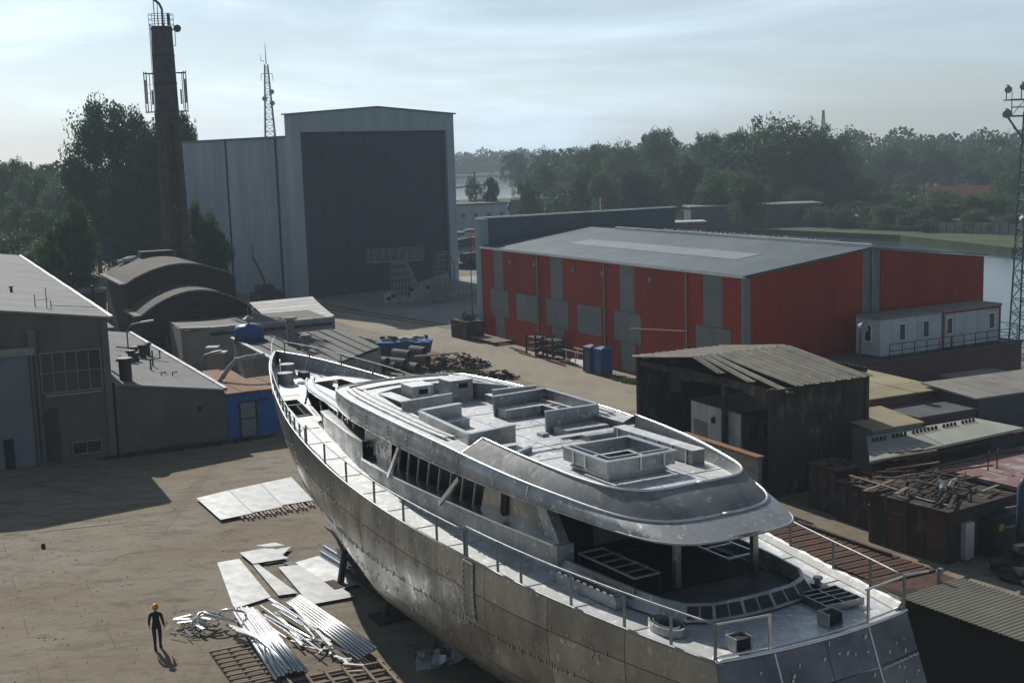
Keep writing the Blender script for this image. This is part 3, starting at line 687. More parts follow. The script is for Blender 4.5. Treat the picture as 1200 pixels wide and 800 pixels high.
q = MB(); q.cyl((0, 0, 40), (0, 0, 44.6), .12, .05); q.bar((-1.2, 0, 38), (1.2, 0, 38), .12); q.bar((-1.2, 0, 38), (-1.35, 0, 36.4), .1); q.bar((1.2, 0, 38), (1.35, 0, 36.4), .1); q.tube([(-1, 0, 42), (-1.2, 0, 41), (-.4, 0, 40.6)], .08); q.build('aerials', 'steel_mid', am)
for z, s_ in ((34, 1), (32.5, -1), (31.5, 1)):
    q = MB(); q.cyl((s_ * .7, -.4, z), (s_ * .9, -.8, z), .55, n=10); q.build('dish', 'steel_mid', am)
am2 = thing('radio_mast', 'very distant lattice mast rising above the treetops on the skyline', 'radio mast', (137.3, 560, 0), .2)
lattice(am2, 'lattice', 'steel_mid', 0, 0, 0, 33, 3.6, .5, 16, .16)

# --- grey low building, water tank, tarred shed, white-roof shed
gl = thing('grey_outbuilding', 'grey flat roofed outbuilding with white coping behind the tarred shed', 'outbuilding', (-27.6, 115.8, 0), RAD(25))
b = MB(); b.prism([(0, 0), (11.8, 0), (11.8, 8.5), (-2.0, 8.5), (-2.3, 1.2)], 0, 3.9); b.build('wall', 'plaster2', gl)
for i in range(6):
    q = MB(); q.b2(.05 + 1.96 * i, 1.98 + 1.96 * i, -.14, .2, 3.92, 4.14 + (i % 2) * .01); q.build('coping', 'flashing', gl)
q = MB(); q.bar((-2.4, 1.2, 4.05), (-.02, 0, 4.05), .3, .2); q.build('coping', 'flashing', gl)
q = MB(); q.b2(-2.1, 11.7, .3, 8.4, 3.9, 3.97); q.build('roof', 'felt_dark', gl)
q = MB(); q.b2(.1, 11.6, -.2, -.02, 3.35, 3.6); q.build('gutter', 'steel_dark', gl)
for (px, py, pz) in ((-25.4, 107.5, 3.4), (-24.4, 105.8, 3.2)):
    s_ = thing('ventilation_stack', ('left' if px < -25 else 'right') + ' one of two short square capped stacks between boiler house and outbuilding', 'stack', (px, py, 0))
    q = MB(); q.box((0, 0, pz / 2), (.8, .8, pz)); q.build('shaft', 'plaster2', s_)
    q = MB(); q.box((0, 0, pz + .07), (1.05, 1.05, .14)); q.build('cap', 'whitewash', s_)
s_ = tag(MB().prism([(-24.5, 97.5), (-21, 99.2), (-23.5, 104.5), (-27, 103)], 0, 2.1).build('brown_roofed_store', 'rust_orange'), 'low store with flat brown roof behind the long felt roof', 'store')
tk = thing('water_tank', 'round blue tank with domed top standing on the outbuilding', 'tank', (-23.1, 111.6, 0))
q = MB(); q.tube([(0, 0, 3.2), (0, 0, 4.35), (0, 0, 4.7), (0, 0, 4.86)], [1.3, 1.3, 1.15, .35], n=18); q.build('shell', 'blue_plastic', tk, smooth=True)
q = MB(); q.cyl((0, 0, 4.8), (0, 0, 5.35), .1); q.cyl((0, 0, 5.3), (0, 0, 5.6), .5, .08, n=10); q.bar((0, 0, 5.6), (0, 0, 6.3), .05); q.build('vent_cap', 'flashing', tk)
q = MB(); q.cyl((0, 0, 0), (0, 0, 3.2), .9, n=14); q.build('stand', 'plaster2', tk)
ts = thing('tarred_shed', 'low shed with dark tarred roof and two metal flues beyond the yacht bow', 'shed', (-24.9, 113.2, 0))
P4 = [(0, 0), (9.6, -20.8), (14.0, -8.4), (9.2, 3.6)]
q = MB(); q.prism(P4, 0, [3.25, 3.25, 3.25, 3.4]); q.build('wall', 'plaster2', ts)
for i in range(9):
    a, b2_ = i / 9, (i + 1) / 9 - .006
    A = [lerp(P4[0][k], P4[3][k], a) for k in (0, 1)]; B = [lerp(P4[1][k], P4[2][k], a) for k in (0, 1)]
    Cq = [lerp(P4[1][k], P4[2][k], b2_) for k in (0, 1)]; Dq = [lerp(P4[0][k], P4[3][k], b2_) for k in (0, 1)]
    q = MB(); q.prism([A, B, Cq, Dq], [3.28 + .15 * a] * 4, [3.36 + .15 * a + (i % 2) * .02] * 4); q.bar((A[0], A[1], 3.42 + .15 * a), (B[0], B[1], 3.40 + .15 * a), .1, .08); q.build('roof_sheet', 'felt_dark', ts)
q = MB(); q.bar((-.1, .1, 3.42), (9.6, -20.9, 3.42), .35, .14); q.build('verge_board', 'flashing', ts)
for (x, y, h, r_) in ((6.1, -5.2, 2.3, .35), (8.0, -9.2, 1.3, .28)):
    vent(ts, x, y, 3.3, h, r_, r_ * 1.9, 'plaster2', 'flue')
wr = thing('white_roofed_shed', 'shed with a curved whitish sheet roof near the hangar road', 'shed', (-22.3, 119.9, 0))
Pw = [(0, 0), (5.0, 4.6), (0.8, 18.3), (-5.3, 14.4)]
q = MB(); q.prism(Pw, 0, 3.7); q.build('wall', 'dark_wall', wr)
for i in range(7):
    rows = []
    for t in (i / 7, (i + 1) / 7 - .008):
        z = 3.78 + 0.5 * t * t
        A = (lerp(0, -5.3, t), lerp(0, 14.4, t), z); B = (lerp(5.0, .8, t), lerp(4.6, 18.3, t), z)
        rows.append([A, B])
    q = MB(); q.slab(rows, .06); q.build('roof_sheet', 'whitewash', wr)
bx = tag(MB().box((-26.8, 140.5, .7), (1.6, 2.4, 1.4), RAD(25)).build('white_crate', 'whitewash'), 'small white crate beside the boiler house corner', 'crate')

# --- red building
rb = thing('red_clad_hall', 'long red clad industrial hall with grey panels and low metal roof', 'hall', (-3.3, 133.8, 0), RAD(-62.55))
# local x along the long front (towards the camera), local y = away to the right (gable direction)
LR, WR, EH, RH = 44.7, 24.7, 9.35, 10.75
b = MB(); b.add([(0, 0, 0), (LR, 0, 0), (LR, WR, 0), (0, WR, 0), (0, 0, EH), (LR, 0, EH), (LR, WR / 2, RH), (LR, WR, EH), (0, WR, EH), (0, WR / 2, RH)],
      [(0, 1, 5, 4), (1, 2, 7, 6, 5), (2, 3, 8, 7), (3, 0, 4, 9, 8), (4, 5, 6, 9), (9, 6, 7, 8), (3, 2, 1, 0)])
b.build('core_wall', 'grey_panel', rb)
# red cladding sheets on the long front: each sheet a panel
segs = []
def red_sheet(x0, x1, z0, z1):
    q = MB(); q.b2(x0, x1 - .02, -.07, -.004, z0, z1 - .01); q.build('cladding_sheet', 'red_clad', rb)
strips = [(3.7, 5.8), (15.5, 17.8), (27.6, 29.9), (39.6, 42.1)]
panels = [(2.9, 6.9), (8.6, 12.8), (14.6, 18.8), (20.4, 24.6), (26.7, 30.9), (38.7, 43.2)]
def spans(lo, hi, cuts):
    out = []; x = lo
    for a, b_ in sorted(cuts):
        if a > x: out.append((x, a))
        x = max(x, b_)
    if x < hi: out.append((x, hi))
    return out
def split(a, b_, w):
    n = max(1, round((b_ - a) / w)); return [(a + (b_ - a) * i / n, a + (b_ - a) * (i + 1) / n) for i in range(n)]
for (z0, z1, cuts) in ((5.3, 9.3, strips), (2.6, 5.3, panels), (0.15, 2.6, strips)):
    for (a, b_) in spans(1.0, LR - .35, cuts):
        for (c, d_) in split(a, b_, 3.0): red_sheet(c, d_, z0, z1)
for (a, b_) in panels:
    for (c, d_) in split(a, b_, 2.1):
        q = MB(); q.b2(c, d_ - .03, -.10, -.004, 2.65, 5.25); q.build('shutter_panel', 'grey_panel', rb)
for (a, b_) in strips:
    for (z0, z1) in ((.15, 2.6), (5.3, 9.3)):
        q = MB(); q.b2(a + .01, b_ - .03, -.05, -.004, z0, z1); q.build('grey_strip', 'grey_panel', rb)
for x in (13.1, 25.2, 37.5):
    q = MB(); q.cyl((x, -.16, .2), (x, -.16, 9.2), .07, n=6); q.build('downpipe', 'steel_mid', rb)
q = MB(); q.b2(-.12, 1.0, -.16, .8, 0, 12.3); q.build('corner_casing', 'steel_clad', rb)
q = MB(); q.b2(LR - .34, LR + .06, -.08, .5, 0, 9.2); q.build('corner_casing', 'grey_panel', rb)
for i in range(9):
    q = MB(); q.b2(1.0 + 4.87 * i, 5.85 + 4.87 * i, -.26, .02, 9.3, 9.46 + (i % 2) * .008); q.build('eave_gutter', 'white_trim', rb)
for x in (7.6, 12.6, 19.9, 25.0, 32.4):
    q = MB(); q.b2(x - .22, x + .22, -.22, -.07, 8.15, 8.5); q.build('wall_lamp', 'steel_mid', rb)
# little emblem marks high on the facade (grey stencil shapes)
# gable wall
def gz(y): return EH + (RH - EH) * (1 - abs(y - WR / 2) / (WR / 2))
for (a, b_) in spans(.5, WR - .1, [(11.45, 13.3)]):
    for (c, d_) in split(a, b_, 2.75):
        q = MB(); q.add([(LR + .004, c, .1), (LR + .004, d_ - .02, .1), (LR + .004, d_ - .02, gz(d_) - .08), (LR + .004, c, gz(c) - .08), (LR + .07, c, .1), (LR + .07, d_ - .02, .1), (LR + .07, d_ - .02, gz(d_) - .08), (LR + .07, c, gz(c) - .08)],
            [(0, 3, 2, 1), (4, 5, 6, 7), (0, 1, 5, 4), (1, 2, 6, 5), (2, 3, 7, 6), (3, 0, 4, 7)]); q.build('cladding_sheet', 'red_clad', rb)
q = MB(); q.b2(LR + .004, LR + .16, 12.3, 12.42, .1, 10.6); q.build('downpipe', 'steel_mid', rb)
# roof sheets front slope and back slope
for sgn in (0, 1):
    for (a, b_) in split(1.0, LR + .2, 3.6):
        if sgn == 0: rows = [[(a, -.2, EH + .16), (b_ - .03, -.2, EH + .16)], [(a, WR / 2, RH + .16), (b_ - .03, WR / 2, RH + .16)]]
        else: rows = [[(a, WR / 2, RH + .16), (b_ - .03, WR / 2, RH + .16)], [(a, WR + .2, EH + .16), (b_ - .03, WR + .2, EH + .16)]]
        q = MB(); q.slab(rows, .1); q.build('roof_sheet', 'roof_metal', rb)
for (a, b_) in split(11.5, 38.2, 4.45):
    q = MB(); q.slab([[(a, 4.3, EH + (RH - EH) * 4.3 / 12.35 + .20), (b_ - .03, 4.3, EH + (RH - EH) * 4.3 / 12.35 + .20)], [(a, 6.8, EH + (RH - EH) * 6.8 / 12.35 + .20), (b_ - .03, 6.8, EH + (RH - EH) * 6.8 / 12.35 + .20)]], .03); q.build('rooflight_strip', 'roof_light', rb)
for (a, b_) in split(7.8, LR + .2, 4.1):
    q = MB(); q.b2(a, b_ - .04, 12.05, 12.3, 10.9, 11.12); q.build('ridge_cap', 'white_trim', rb)
rnd = random.Random(5)
q = MB()
for i in range(70):
    x = 15 + i * .36 + rnd.uniform(-.1, .1); q.box((x, 13.2 + rnd.uniform(-.1, .1), 11.0 + rnd.uniform(0, .1)), (.18, .12, .14 + rnd.uniform(0, .12)), rnd.uniform(0, 3))
q = q.build('ridge_birds', 'whitewash'); q.parent = rb; q['kind'] = 'stuff'
# parapet wall along the far end
for (a, b_) in ((.2, 13.6), (13.64, WR + .2)):
    q = MB(); q.b2(-.1, .12, a, b_, 9.0, 12.3); q.build('parapet_wall', 'roof_metal', rb)
for (a, b_) in split(0, WR + .3, 4.1):
    q = MB(); q.b2(-.2, .24, a, b_ - .04, 12.3, 12.44); q.build('parapet_cap', 'white_trim', rb)
cn = thing('traffic_cone_flag', 'small red and white flag pole standing behind the grey parapet', 'flag pole', (10.5, 146.0, 0))
q = MB(); q.cyl((0, 0, 0), (0, 0, 13.6), .07); q.build('pole', 'whitewash', cn)
q = MB(); q.box((.3, 0, 13.1), (.6, .05, .35)); q.build('flag', 'red_plastic', cn)
# pipe bracket on the facade near the ruined shed
q = MB(); q.bar((31.5, -1.6, 4.3), (37.4, -.2, 4.6), .09); q.build('support_strut', 'wood_pale', rb)

# --- site cabins on a low brown block, in front of the gable
lb_ = thing('brown_block', 'long low dark brown block under the white site cabins', 'building', (27.9, 93.4, 0), RAD(29))
q = MB(); q.b2(-3.5, 14.6, 0.2, 4.2, 0, 2.85); q.build('wall', 'dark_brick', lb_)
q = MB(); q.b2(-3.6, 14.7, 0.1, 4.3, 2.85, 2.98); q.build('roof', 'felt_dark', lb_)
def cabin(label, x0, x1, wins, trimmed):
    a = RAD(29)
    c = thing('site_cabin', label, 'cabin', (27.5 + x0 * math.cos(a), 94.5 + x0 * math.sin(a), 2.98), a, 'white site cabins')
    L_ = x1 - x0
    for i in range(int(L_ / 1.2)):
        q = MB(); w_ = L_ / int(L_ / 1.2); q.b2(w_ * i, w_ * (i + 1) - .03, 0, .1, .1, 2.85); q.build('wall_panel', 'white_panel', c)
    q = MB(); q.b2(0.01, L_ - .01, .1, 2.5, .08, 2.85); q.build('shell', 'white_panel', c)
    q = MB(); q.b2(-.08, L_ + .05, -.12, 2.5, 2.85, 3.05); q.build('roof', 'grey_roof', c)
    if not trimmed: window(c, (-.03, 1.2, 1.75), .7, 1.25, 'y', d=.12, fm='white_trim')
    for wx in wins: window(c, (wx, -.03, 1.75), .62, 1.25, d=.12, fm='white_trim')
    q = MB()
    if trimmed: q.b2(0, .16, -.05, 0, .1, 2.85); q.b2(L_ - .16, L_, -.05, 0, .1, 2.85); q.b2(.16, L_ - .16, -.05, 0, 2.7, 2.85)
    else: q.b2(0, L_, -.05, 0, .0, .12)
    q.build('corner_trim', 'red_clad' if trimmed else 'steel_mid', c)
    r_ = MB(); n_ = 5
    for i in range(n_ + 1): r_.bar((L_ * i / n_, -.95, .05), (L_ * i / n_, -.95, 1.1), .05)
    for z in (.6, 1.1): r_.bar((0, -.95, z), (L_, -.95, z), .045)
    r_.b2(0, L_, -1.0, -.06, -.02, .06)
    r_.build('walkway_railing', 'steel_dark', c)
    return c
cabin('left of the two white site cabins, three narrow windows in view, plain corners', 0, 6.45, (2.2, 4.7), False)
cabin('right of the two white site cabins, edged with dark red trim', 6.55, 13.0, (.7, 5.4), True)
ew = MB(); 
for (x, y) in ((14.4, .5), (14.4, 2.5)): ew.bar((x, y, 2.9), (x, y, 4.4), .06)
for z in (3.5, 4.3): ew.bar((13.0, .5, z), (14.4, .5, z), .05); ew.bar((14.4, .5, z), (14.4, 2.5, z), .05)
ew.build('end_railing', 'steel_mid', lb_)
q = thing('grey_hut', 'small dark hut with pale flat top below the site cabins', 'hut', (32.2, 88.0, 0), RAD(23.4))
MB().b2(0, 4.6, 0, 3, 0, 2.1).build('wall', 'dark_brick', q); MB().b2(-.2, 4.8, -.2, 3.2, 2.1, 2.25).build('roof', 'grey_roof', q)

# ================================================================== THE YACHT
# local frame: x forward from the transom, y to port, z up from the ground
yt = thing('motor_yacht', 'unpainted aluminium motor yacht hull under construction, propped up in the yard', 'yacht', (7.85, 32.63, 0), RAD(119))
XS = [0, 2, 4, 6, 8, 10, 14, 18, 22, 26, 30, 34, 38, 41, 43.6]
HB = [3.36, 3.74, 4.06, 4.38, 4.64, 4.80, 4.92, 4.95, 4.85, 4.55, 4.05, 3.25, 2.15, 1.15, 0.02]
SH = [6.0, 6.0, 6.0, 6.03, 6.08, 6.12, 6.15, 6.25, 6.48, 6.80, 7.20, 7.70, 8.05, 8.30, 8.45]
def hb(x): return smooth_interp(x, XS, HB)
def sheer(x): return smooth_interp(x, XS, SH)
def keel(x): return smooth_interp(x, [0, 4, 10, 34, 36, 38.3, 40.4, 41.9, 43.2, 43.6], [2.0, 1.3, .95, .95, 1.05, 1.35, 2.3, 3.5, 5.2, 7.9])
def hullpt(x, t, side=1, inset=0.0):
    zk, zs = keel(x), sheer(x)
    z = zk + (zs - zk) * t
    k = max(0.0, min(1.0, (x - 20) / 23))
    a = lerp(3.4, 1.15, k); b_ = lerp(.30, 1.9, k)
    y = hb(x) * (1 - (1 - t) ** a) ** b_
    # a soft knuckle a third of the way down
    y += 0.05 * math.sin(math.pi * min(1, max(0, (t - .5) / .5))) * (1 - k)
    xx = x
    if x < 3: xx = x - (6.0 - z) * .42 * (1 - x / 3)       # raked transom
    return (xx, side * max(0.0, y - inset), z)
tb = [0.0, .16, .36, .58, .80, 1.0]
xb = [0, 3.2, 6.5, 9.8, 13.1, 16.4, 19.7, 23.0, 26.3, 29.6, 32.9, 36.2, 39.3, 41.9, 43.6]
for side in (1, -1):
    for i in range(len(xb) - 1):
        for j in range(len(tb) - 1):
            g_ = 0.012
            a0, a1 = xb[i] + (g_ if i else 0), xb[i + 1] - (g_ if i < len(xb) - 2 else 0)
            t0, t1 = tb[j] + (.0025 if j else 0), tb[j + 1] - (.0025 if j < 4 else 0)
            rows = [[hullpt(lerp(a0, a1, u / 6), lerp(t0, t1, w / 4), side) for w in range(5)] for u in range(7)]
            q = MB(); q.grid(rows)
            me = q.mesh('hull_plate', 'alu_plate', True, fix=False)
            link('hull_plate', me, yt)
    rows = [[hullpt(x, t / 16, side, .03) for t in range(17)] for x in [0.05 + 43.4 * i / 60 for i in range(61)]]
    q = MB(); q.grid(rows); q.build('hull_liner', 'steel_dark', yt, fix=False, smooth=True)
# weld tabs standing on the shell seams
rnd = random.Random(11)
wt = MB()
def tab(x, t, h, off=.02, w=.03):
    p = Vector(hullpt(x, t)); p2 = Vector(hullpt(x, min(1, t + .01)))
    wt.box((p.x, p.y + off, p.z), (w, .02, h), 0)
for k in range(190):
    x = 5 + 34 * rnd.random(); tab(x, .58 + rnd.uniform(-.012, .012), rnd.uniform(.06, .22))
for k in range(60):
    x = 2 + 30 * rnd.random(); tab(x, .80 + rnd.uniform(-.06, .06), rnd.uniform(.05, .16))
for k in range(70):
    x = 10 + 26 * rnd.random(); tab(x, .40 + rnd.uniform(-.05, .08), rnd.uniform(.06, .2))
o = wt.build('weld_tabs', 'weld', yt); o['kind'] = 'stuff'
# patch with welded outline amidships (shell door)
q = MB(); cx0, cx1 = 10.45, 11.1
rows = [[(lambda p: (p[0], p[1] + .03, p[2]))(hullpt(lerp(cx0, cx1, u / 3), lerp(.62, .985, w / 6))) for w in range(7)] for u in range(4)]
q.grid(rows); q.build('shell_door', 'alu_plate', yt, fix=False)
q = MB()
for (a, b_) in (((cx0, .62), (cx0, .985)), ((cx1, .62), (cx1, .985)), ((cx0, .62), (cx1, .62)), ((cx0, .985), (cx1, .985))):
    for k in range(9):
        u = k / 9
        x = lerp(a[0], b_[0], u); t = lerp(a[1], b_[1], u); x2 = lerp(a[0], b_[0], u + .07); t2 = lerp(a[1], b_[1], u + .07)
        p, p2 = hullpt(x, t), hullpt(x2, t2); q.bar((p[0], p[1] + .05, p[2]), (p2[0], p2[1] + .05, p2[2]), .04 + .03 * rnd.random())
o = q.build('weld_bead', 'weld', yt); o['kind'] = 'stuff'
# gunwale edge bar
for side in (1, -1):
    q = MB(); q.tube([(lambda p: (p[0], p[1], p[2] + .02))(hullpt(x, 1.0, side)) for x in [43.5 * i / 70 for i in range(71)]], .045, n=6)
    q.build('gunwale', 'alu_bright' if side < 0 else 'rail_alu', yt, smooth=True)
# --- main deck with its openings
def dkz(x):      # walking deck: drops below the gunwale towards the bow (bulwark)
    return sheer(x) - 0.02 - smooth_interp(x, [26, 32, 37, 43], [0, .22, .55, .7])
def inside(p, poly):
    r = False; j = len(poly) - 1
    for i in range(len(poly)):
        if (poly[i][1] > p[1]) != (poly[j][1] > p[1]) and p[0] < (poly[j][0] - poly[i][0]) * (p[1] - poly[i][1]) / (poly[j][1] - poly[i][1]) + poly[i][0]: r = not r
        j = i
    return r
def deck_mesh(mb, outline, holes, zf, step=.6, th=.05):
    pts, edges = [], []
    for loop in [outline] + holes:
        n0 = len(pts)
        dense = []
        for i in range(len(loop)):
            a, b_ = loop[i], loop[(i + 1) % len(loop)]
            n = max(1, int(math.hypot(b_[0] - a[0], b_[1] - a[1]) / step))
            dense += [(lerp(a[0], b_[0], k / n), lerp(a[1], b_[1], k / n)) for k in range(n)]
        pts += dense; edges += [(n0 + i, n0 + (i + 1) % len(dense)) for i in range(len(dense))]
    xs_ = [p[0] for p in outline]; ys_ = [p[1] for p in outline]
    x = min(xs_) + step / 2
    while x < max(xs_):
        y = min(ys_) + step / 2
        while y < max(ys_):
            if inside((x, y), outline) and not any(inside((x, y), h) for h in holes):
                if all(math.hypot(x - p[0], y - p[1]) > step * .35 for p in pts[:len(pts)]): pts.append((x, y))
            y += step
        x += step
    vo, eo, fo, *_ = delaunay_2d_cdt([Vector(p) for p in pts], edges, [], 0, 1e-5)
    fs = []
    for f in fo:
        c = sum((vo[i] for i in f), Vector((0, 0))) / len(f)
        if inside(c, outline) and not any(inside(c, h) for h in holes): fs.append(tuple(f))
    mb.add([(v.x, v.y, zf(v.x)) for v in vo], fs)
    return mb
HATCH_T = [(35.0, .95), (35.1, -.55), (32.5, -.6), (31.8, 1.05)]
HATCH_P = [(31.2, 2.4), (34.6, 2.0), (34.6, 2.75), (31.2, 3.2)]
# port side deck etc: full outline, minus the house footprint, minus cockpit well
def hy(x):      # half width of the deck house
    return smooth_interp(x, [0, 8, 12, 18.4, 22.6, 25.4, 28.6, 31, 33, 35.2, 36.6, 37.1], [2.7, 3.2, 3.5, 3.75, 3.62, 3.32, 2.88, 2.5, 2.12, 1.5, .8, 0])
outl = [(x, hb(x) - .03) for x in [43.4 * i / 44 for i in range(45)]] + [(x, -hb(x) + .03) for x in [43.4 * (44 - i) / 44 for i in range(45)]]
outl = [(-.12, 3.3), ] + outl[1:-1] + [(-.12, -3.3), (-.28, -1.7), (-.36, 0), (-.28, 1.7)]
house_hole = [(x, hy(x)) for x in (8, 10, 12, 14, 16, 18, 20, 22, 24, 26, 28, 30)] + [(30.6, 2.2), (33, 1.85), (35, 1.3), (36.2, .75), (36.2, -.75), (35, -1.3), (33, -1.85), (30.6, -2.2), (30, -hy(30))] + [(x, -hy(x)) for x in (28, 26, 24, 22, 20, 18, 16, 14, 12, 10, 8)]
q = MB(); deck_mesh(q, outl, [house_hole, HATCH_P], dkz, .55)
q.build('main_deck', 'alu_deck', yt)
# transverse weld seams on the deck: thin raised beads
q = MB()
for x in [3.0, 5.4, 7.6, 9.8, 12.4, 14.8, 17.2, 19.6, 22, 24.4, 26.8, 29.2, 31.4, 33.4, 35.6, 38, 39.8]:
    y1 = hb(x) - .15; y0 = hy(x) + .1 if x > 8 and x < 36 else y1 - 1.6
    for s_ in (1, -1): q.bar((x, s_ * y0, dkz(x) + .012), (x + .05, s_ * y1, dkz(x) + .012), .045, .02)
q.build('deck_weld_seams', 'weld', yt)['kind'] = 'stuff'
# wells below the hatches
for poly, z_ in ((HATCH_P, 5.9),):
    for i in range(len(poly)):
        a, b_ = poly[i], poly[(i + 1) % len(poly)]
        q = MB(); q.add([(a[0], a[1], dkz(a[0]) - .005), (b_[0], b_[1], dkz(b_[0]) - .005), (b_[0], b_[1], z_), (a[0], a[1], z_)], [(0, 1, 2, 3)]); q.build('hatch_coaming', 'interior_grey', yt)
    q = MB(); q.add([(p[0], p[1], z_) for p in poly], [(0, 1, 2, 3)]); q.build('hatch_floor', 'interior_grey', yt)
q = MB(); q.bar((33.2, 2.5, dkz(33)), (31.2, 2.1, 6.3), .09); q.bar((31.6, 2.6, dkz(32)), (33.6, 2.0, 6.2), .09); q.build('hatch_brace', 'alu_house', yt)
# bulwark inner skin at the bow
for side in (1, -1):
    rows = [[(x, side * (hb(x) - .09 - .06 * w), lerp(sheer(x) - .01, dkz(x), w)) for w in (0, .5, 1)] for x in [27 + 16.2 * i / 30 for i in range(31)]]
    q = MB(); q.grid(rows); q.build('bulwark', 'alu_house', yt, smooth=True)
    q = MB(); q.grid([[(x, side * (hb(x) + .01), sheer(x) + .05), (x, side * max(0, hb(x) - .12), sheer(x) + .05)] for x in [27 + 16.4 * i / 30 for i in range(31)]]); q.build('bulwark_cap', 'alu_bright', yt)
for x in (29, 30.5, 32, 33.5, 35, 36.5, 38, 39.5, 41):
    for side in (1, -1):
        q = MB(); q.bar((x, side * (hb(x) - .12), sheer(x)), (x, side * (hb(x) - .42), dkz(x)), .03, .03); q.build('bulwark_stay', 'alu_bright', yt)
# --- deck gear at the bow
for (x, y, s_) in ((40.6, .35, 1), (38.6, 1.15, 1)):
    z = dkz(x); q = MB(); q.tube([(x, y, z), (x, y, z + .14), (x, y, z + .5), (x, y, z + .56)], [.46, .40, .44, .40], n=14); q.build('mooring_drum', 'steel_mid', yt)
q = MB(); q.b2(39.0, 39.8, -.35, .05, dkz(39.5), dkz(39.5) + .3); q.build('windlass', 'steel_dark', yt)
for (x, y) in ((38.2, .3), (37.6, -1.3)):
    q = MB(); q.tube([(x, y, dkz(x) + .01), (x, y, dkz(x) + .03)], [.38, .38], n=12); q.build('deck_opening_rim', 'steel_dark', yt)
q = MB(); q.b2(34.0, 35.0, -2.6, -2.2, dkz(34.5), dkz(34.5) + .16); q.tube([(34.1, -2.4, 7.5), (34.1, -2.4, 7.8)], .09); q.tube([(34.8, -2.4, 7.5), (34.8, -2.4, 7.8)], .09); q.build('cleat', 'steel_dark', yt)
q = MB(); q.bar((39.8, 1.0, dkz(39.8)), (39.8, 1.0, dkz(39.8) + .9), .05); q.bar((39.8, 1.0, dkz(39.8) + .9), (40.4, .8, dkz(40) + .9), .05); q.bar((39.8, 1.0, dkz(39.8) + .45), (40.4, .8, dkz(40) + .45), .04); q.build('bow_handrail', 'alu_tube', yt)
# --- lower house wall, panel by panel
def wall_top(x): return 7.72 if x > 22.3 else 7.0
hx = [8.2, 10.4, 12.6, 14.8, 17.0, 19.0, 20.6, 22.3, 24.4, 26.6, 28.4, 29.6]
for side in (1, -1):
    for i in range(len(hx) - 1):
        a, b_ = hx[i], hx[i + 1] - .012
        rows = []
        for u in range(5):
            x = lerp(a, b_, u / 4); y = hy(x)
            if b_ > 28.4: y = hy(x) - .9 * max(0, (x - 28.6)) ** 2
            rows.append([(x, side * y, dkz(x) - .05), (x, side * (y + .02), dkz(x) + .4), (x, side * y, wall_top(a + .1))])
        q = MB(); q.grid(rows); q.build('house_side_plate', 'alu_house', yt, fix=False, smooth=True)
    # sill ledge
    q = MB(); rows = [[(x, side * (hy(x) + .05), 7.02), (x, side * (hy(x) - .5), 7.05)] for x in [8.1 + 14.3 * i / 24 for i in range(25)]]
    q.slab(rows, .07); q.build('window_sill', 'alu_bright', yt)
    q = MB()
    xs_ = [22.3 + 6.8 * i / 20 for i in range(21)]
    rows = [[(x, side * (hy(x) + .03), 7.76), (x, side * max(.2, hy(x) - (1.0 if x > 22 else .5)), 7.78)] for x in xs_]
    q.slab(rows, .07); q.build('side_box_top', 'alu_bright', yt)
q = MB(); rows = [[(29.1, y, 7.76), (30.0 - .14 * y * y, y, 7.74)] for y in [-2.5 + .5 * i for i in range(11)]]; q.slab(rows, .08); q.build('side_box_top', 'alu_bright', yt)
q = MB(); q.grid([[(30.0 - .14 * y * y, y, z) for z in (6.6, 7.72)] for y in [-2.6 + .4 * i for i in range(14)]]); q.build('house_front_plate', 'alu_house', yt, smooth=True)
# --- raised fore trunk (plate on struts) with its opening
def ty(x): return smooth_interp(x, [27, 30, 33, 35, 36.2, 36.8], [2.7, 2.25, 1.85, 1.3, .8, .3])
outt = [(x, ty(x)) for x in (27.2, 28.5, 30, 31.5, 33, 34.2, 35.2)] + [(35.2, .5), (33.4, .3), (33.2, -.9), (35.4, -.9)] + [(x, -ty(x)) for x in (35.2, 34.2, 33, 31.5, 30, 28.5, 27.2)]
TX = (27.2, 28.5, 30, 31.5, 33, 34.2, 35.2, 36.2)
q = MB(); deck_mesh(q, [(x, ty(x)) for x in TX] + [(x, -ty(x)) for x in reversed(TX)], [HATCH_T], lambda x: 8.1 - .012 * (x - 27), .7)
tp = q.build('trunk_top', 'alu_deck', yt)
q = MB(); q.tube([(x, ty(x) + .03, 8.1 - .012 * (x - 27)) for x in TX], .09, n=6); q.tube([(x, ty(x) - .35, 8.15 - .012 * (x - 27)) for x in TX], .05, n=6); q.build('trunk_edge_pipe', 'alu_bright', yt)
q = MB(); q.grid([[(x, -ty(x), 8.08), (x, -ty(x), dkz(x) - .1)] for x in (27.2, 30, 33, 35.2, 36.2)]); q.build('trunk_side_plate', 'alu_house', yt)
q = MB(); q.grid([[(36.2, .78, 8.0), (36.7, .7, dkz(36.7))], [(36.2, -.78, 8.0), (36.7, -.7, dkz(36.7))]]); q.build('trunk_front_plate', 'alu_deck', yt)
q = MB(); q.grid([[(35.1, 1.25, 8.0), (35.2, 1.3, dkz(35.2) - .1)], [(36.2, .78, 8.0), (36.7, .7, dkz(36.7) - .1)]]); q.build('trunk_side_plate', 'alu_deck', yt)
q = MB(); q.b2(27.2, 36.2, -2.0, 2.2, 6.2, 6.3); q.build('trunk_floor', 'interior_grey', yt)
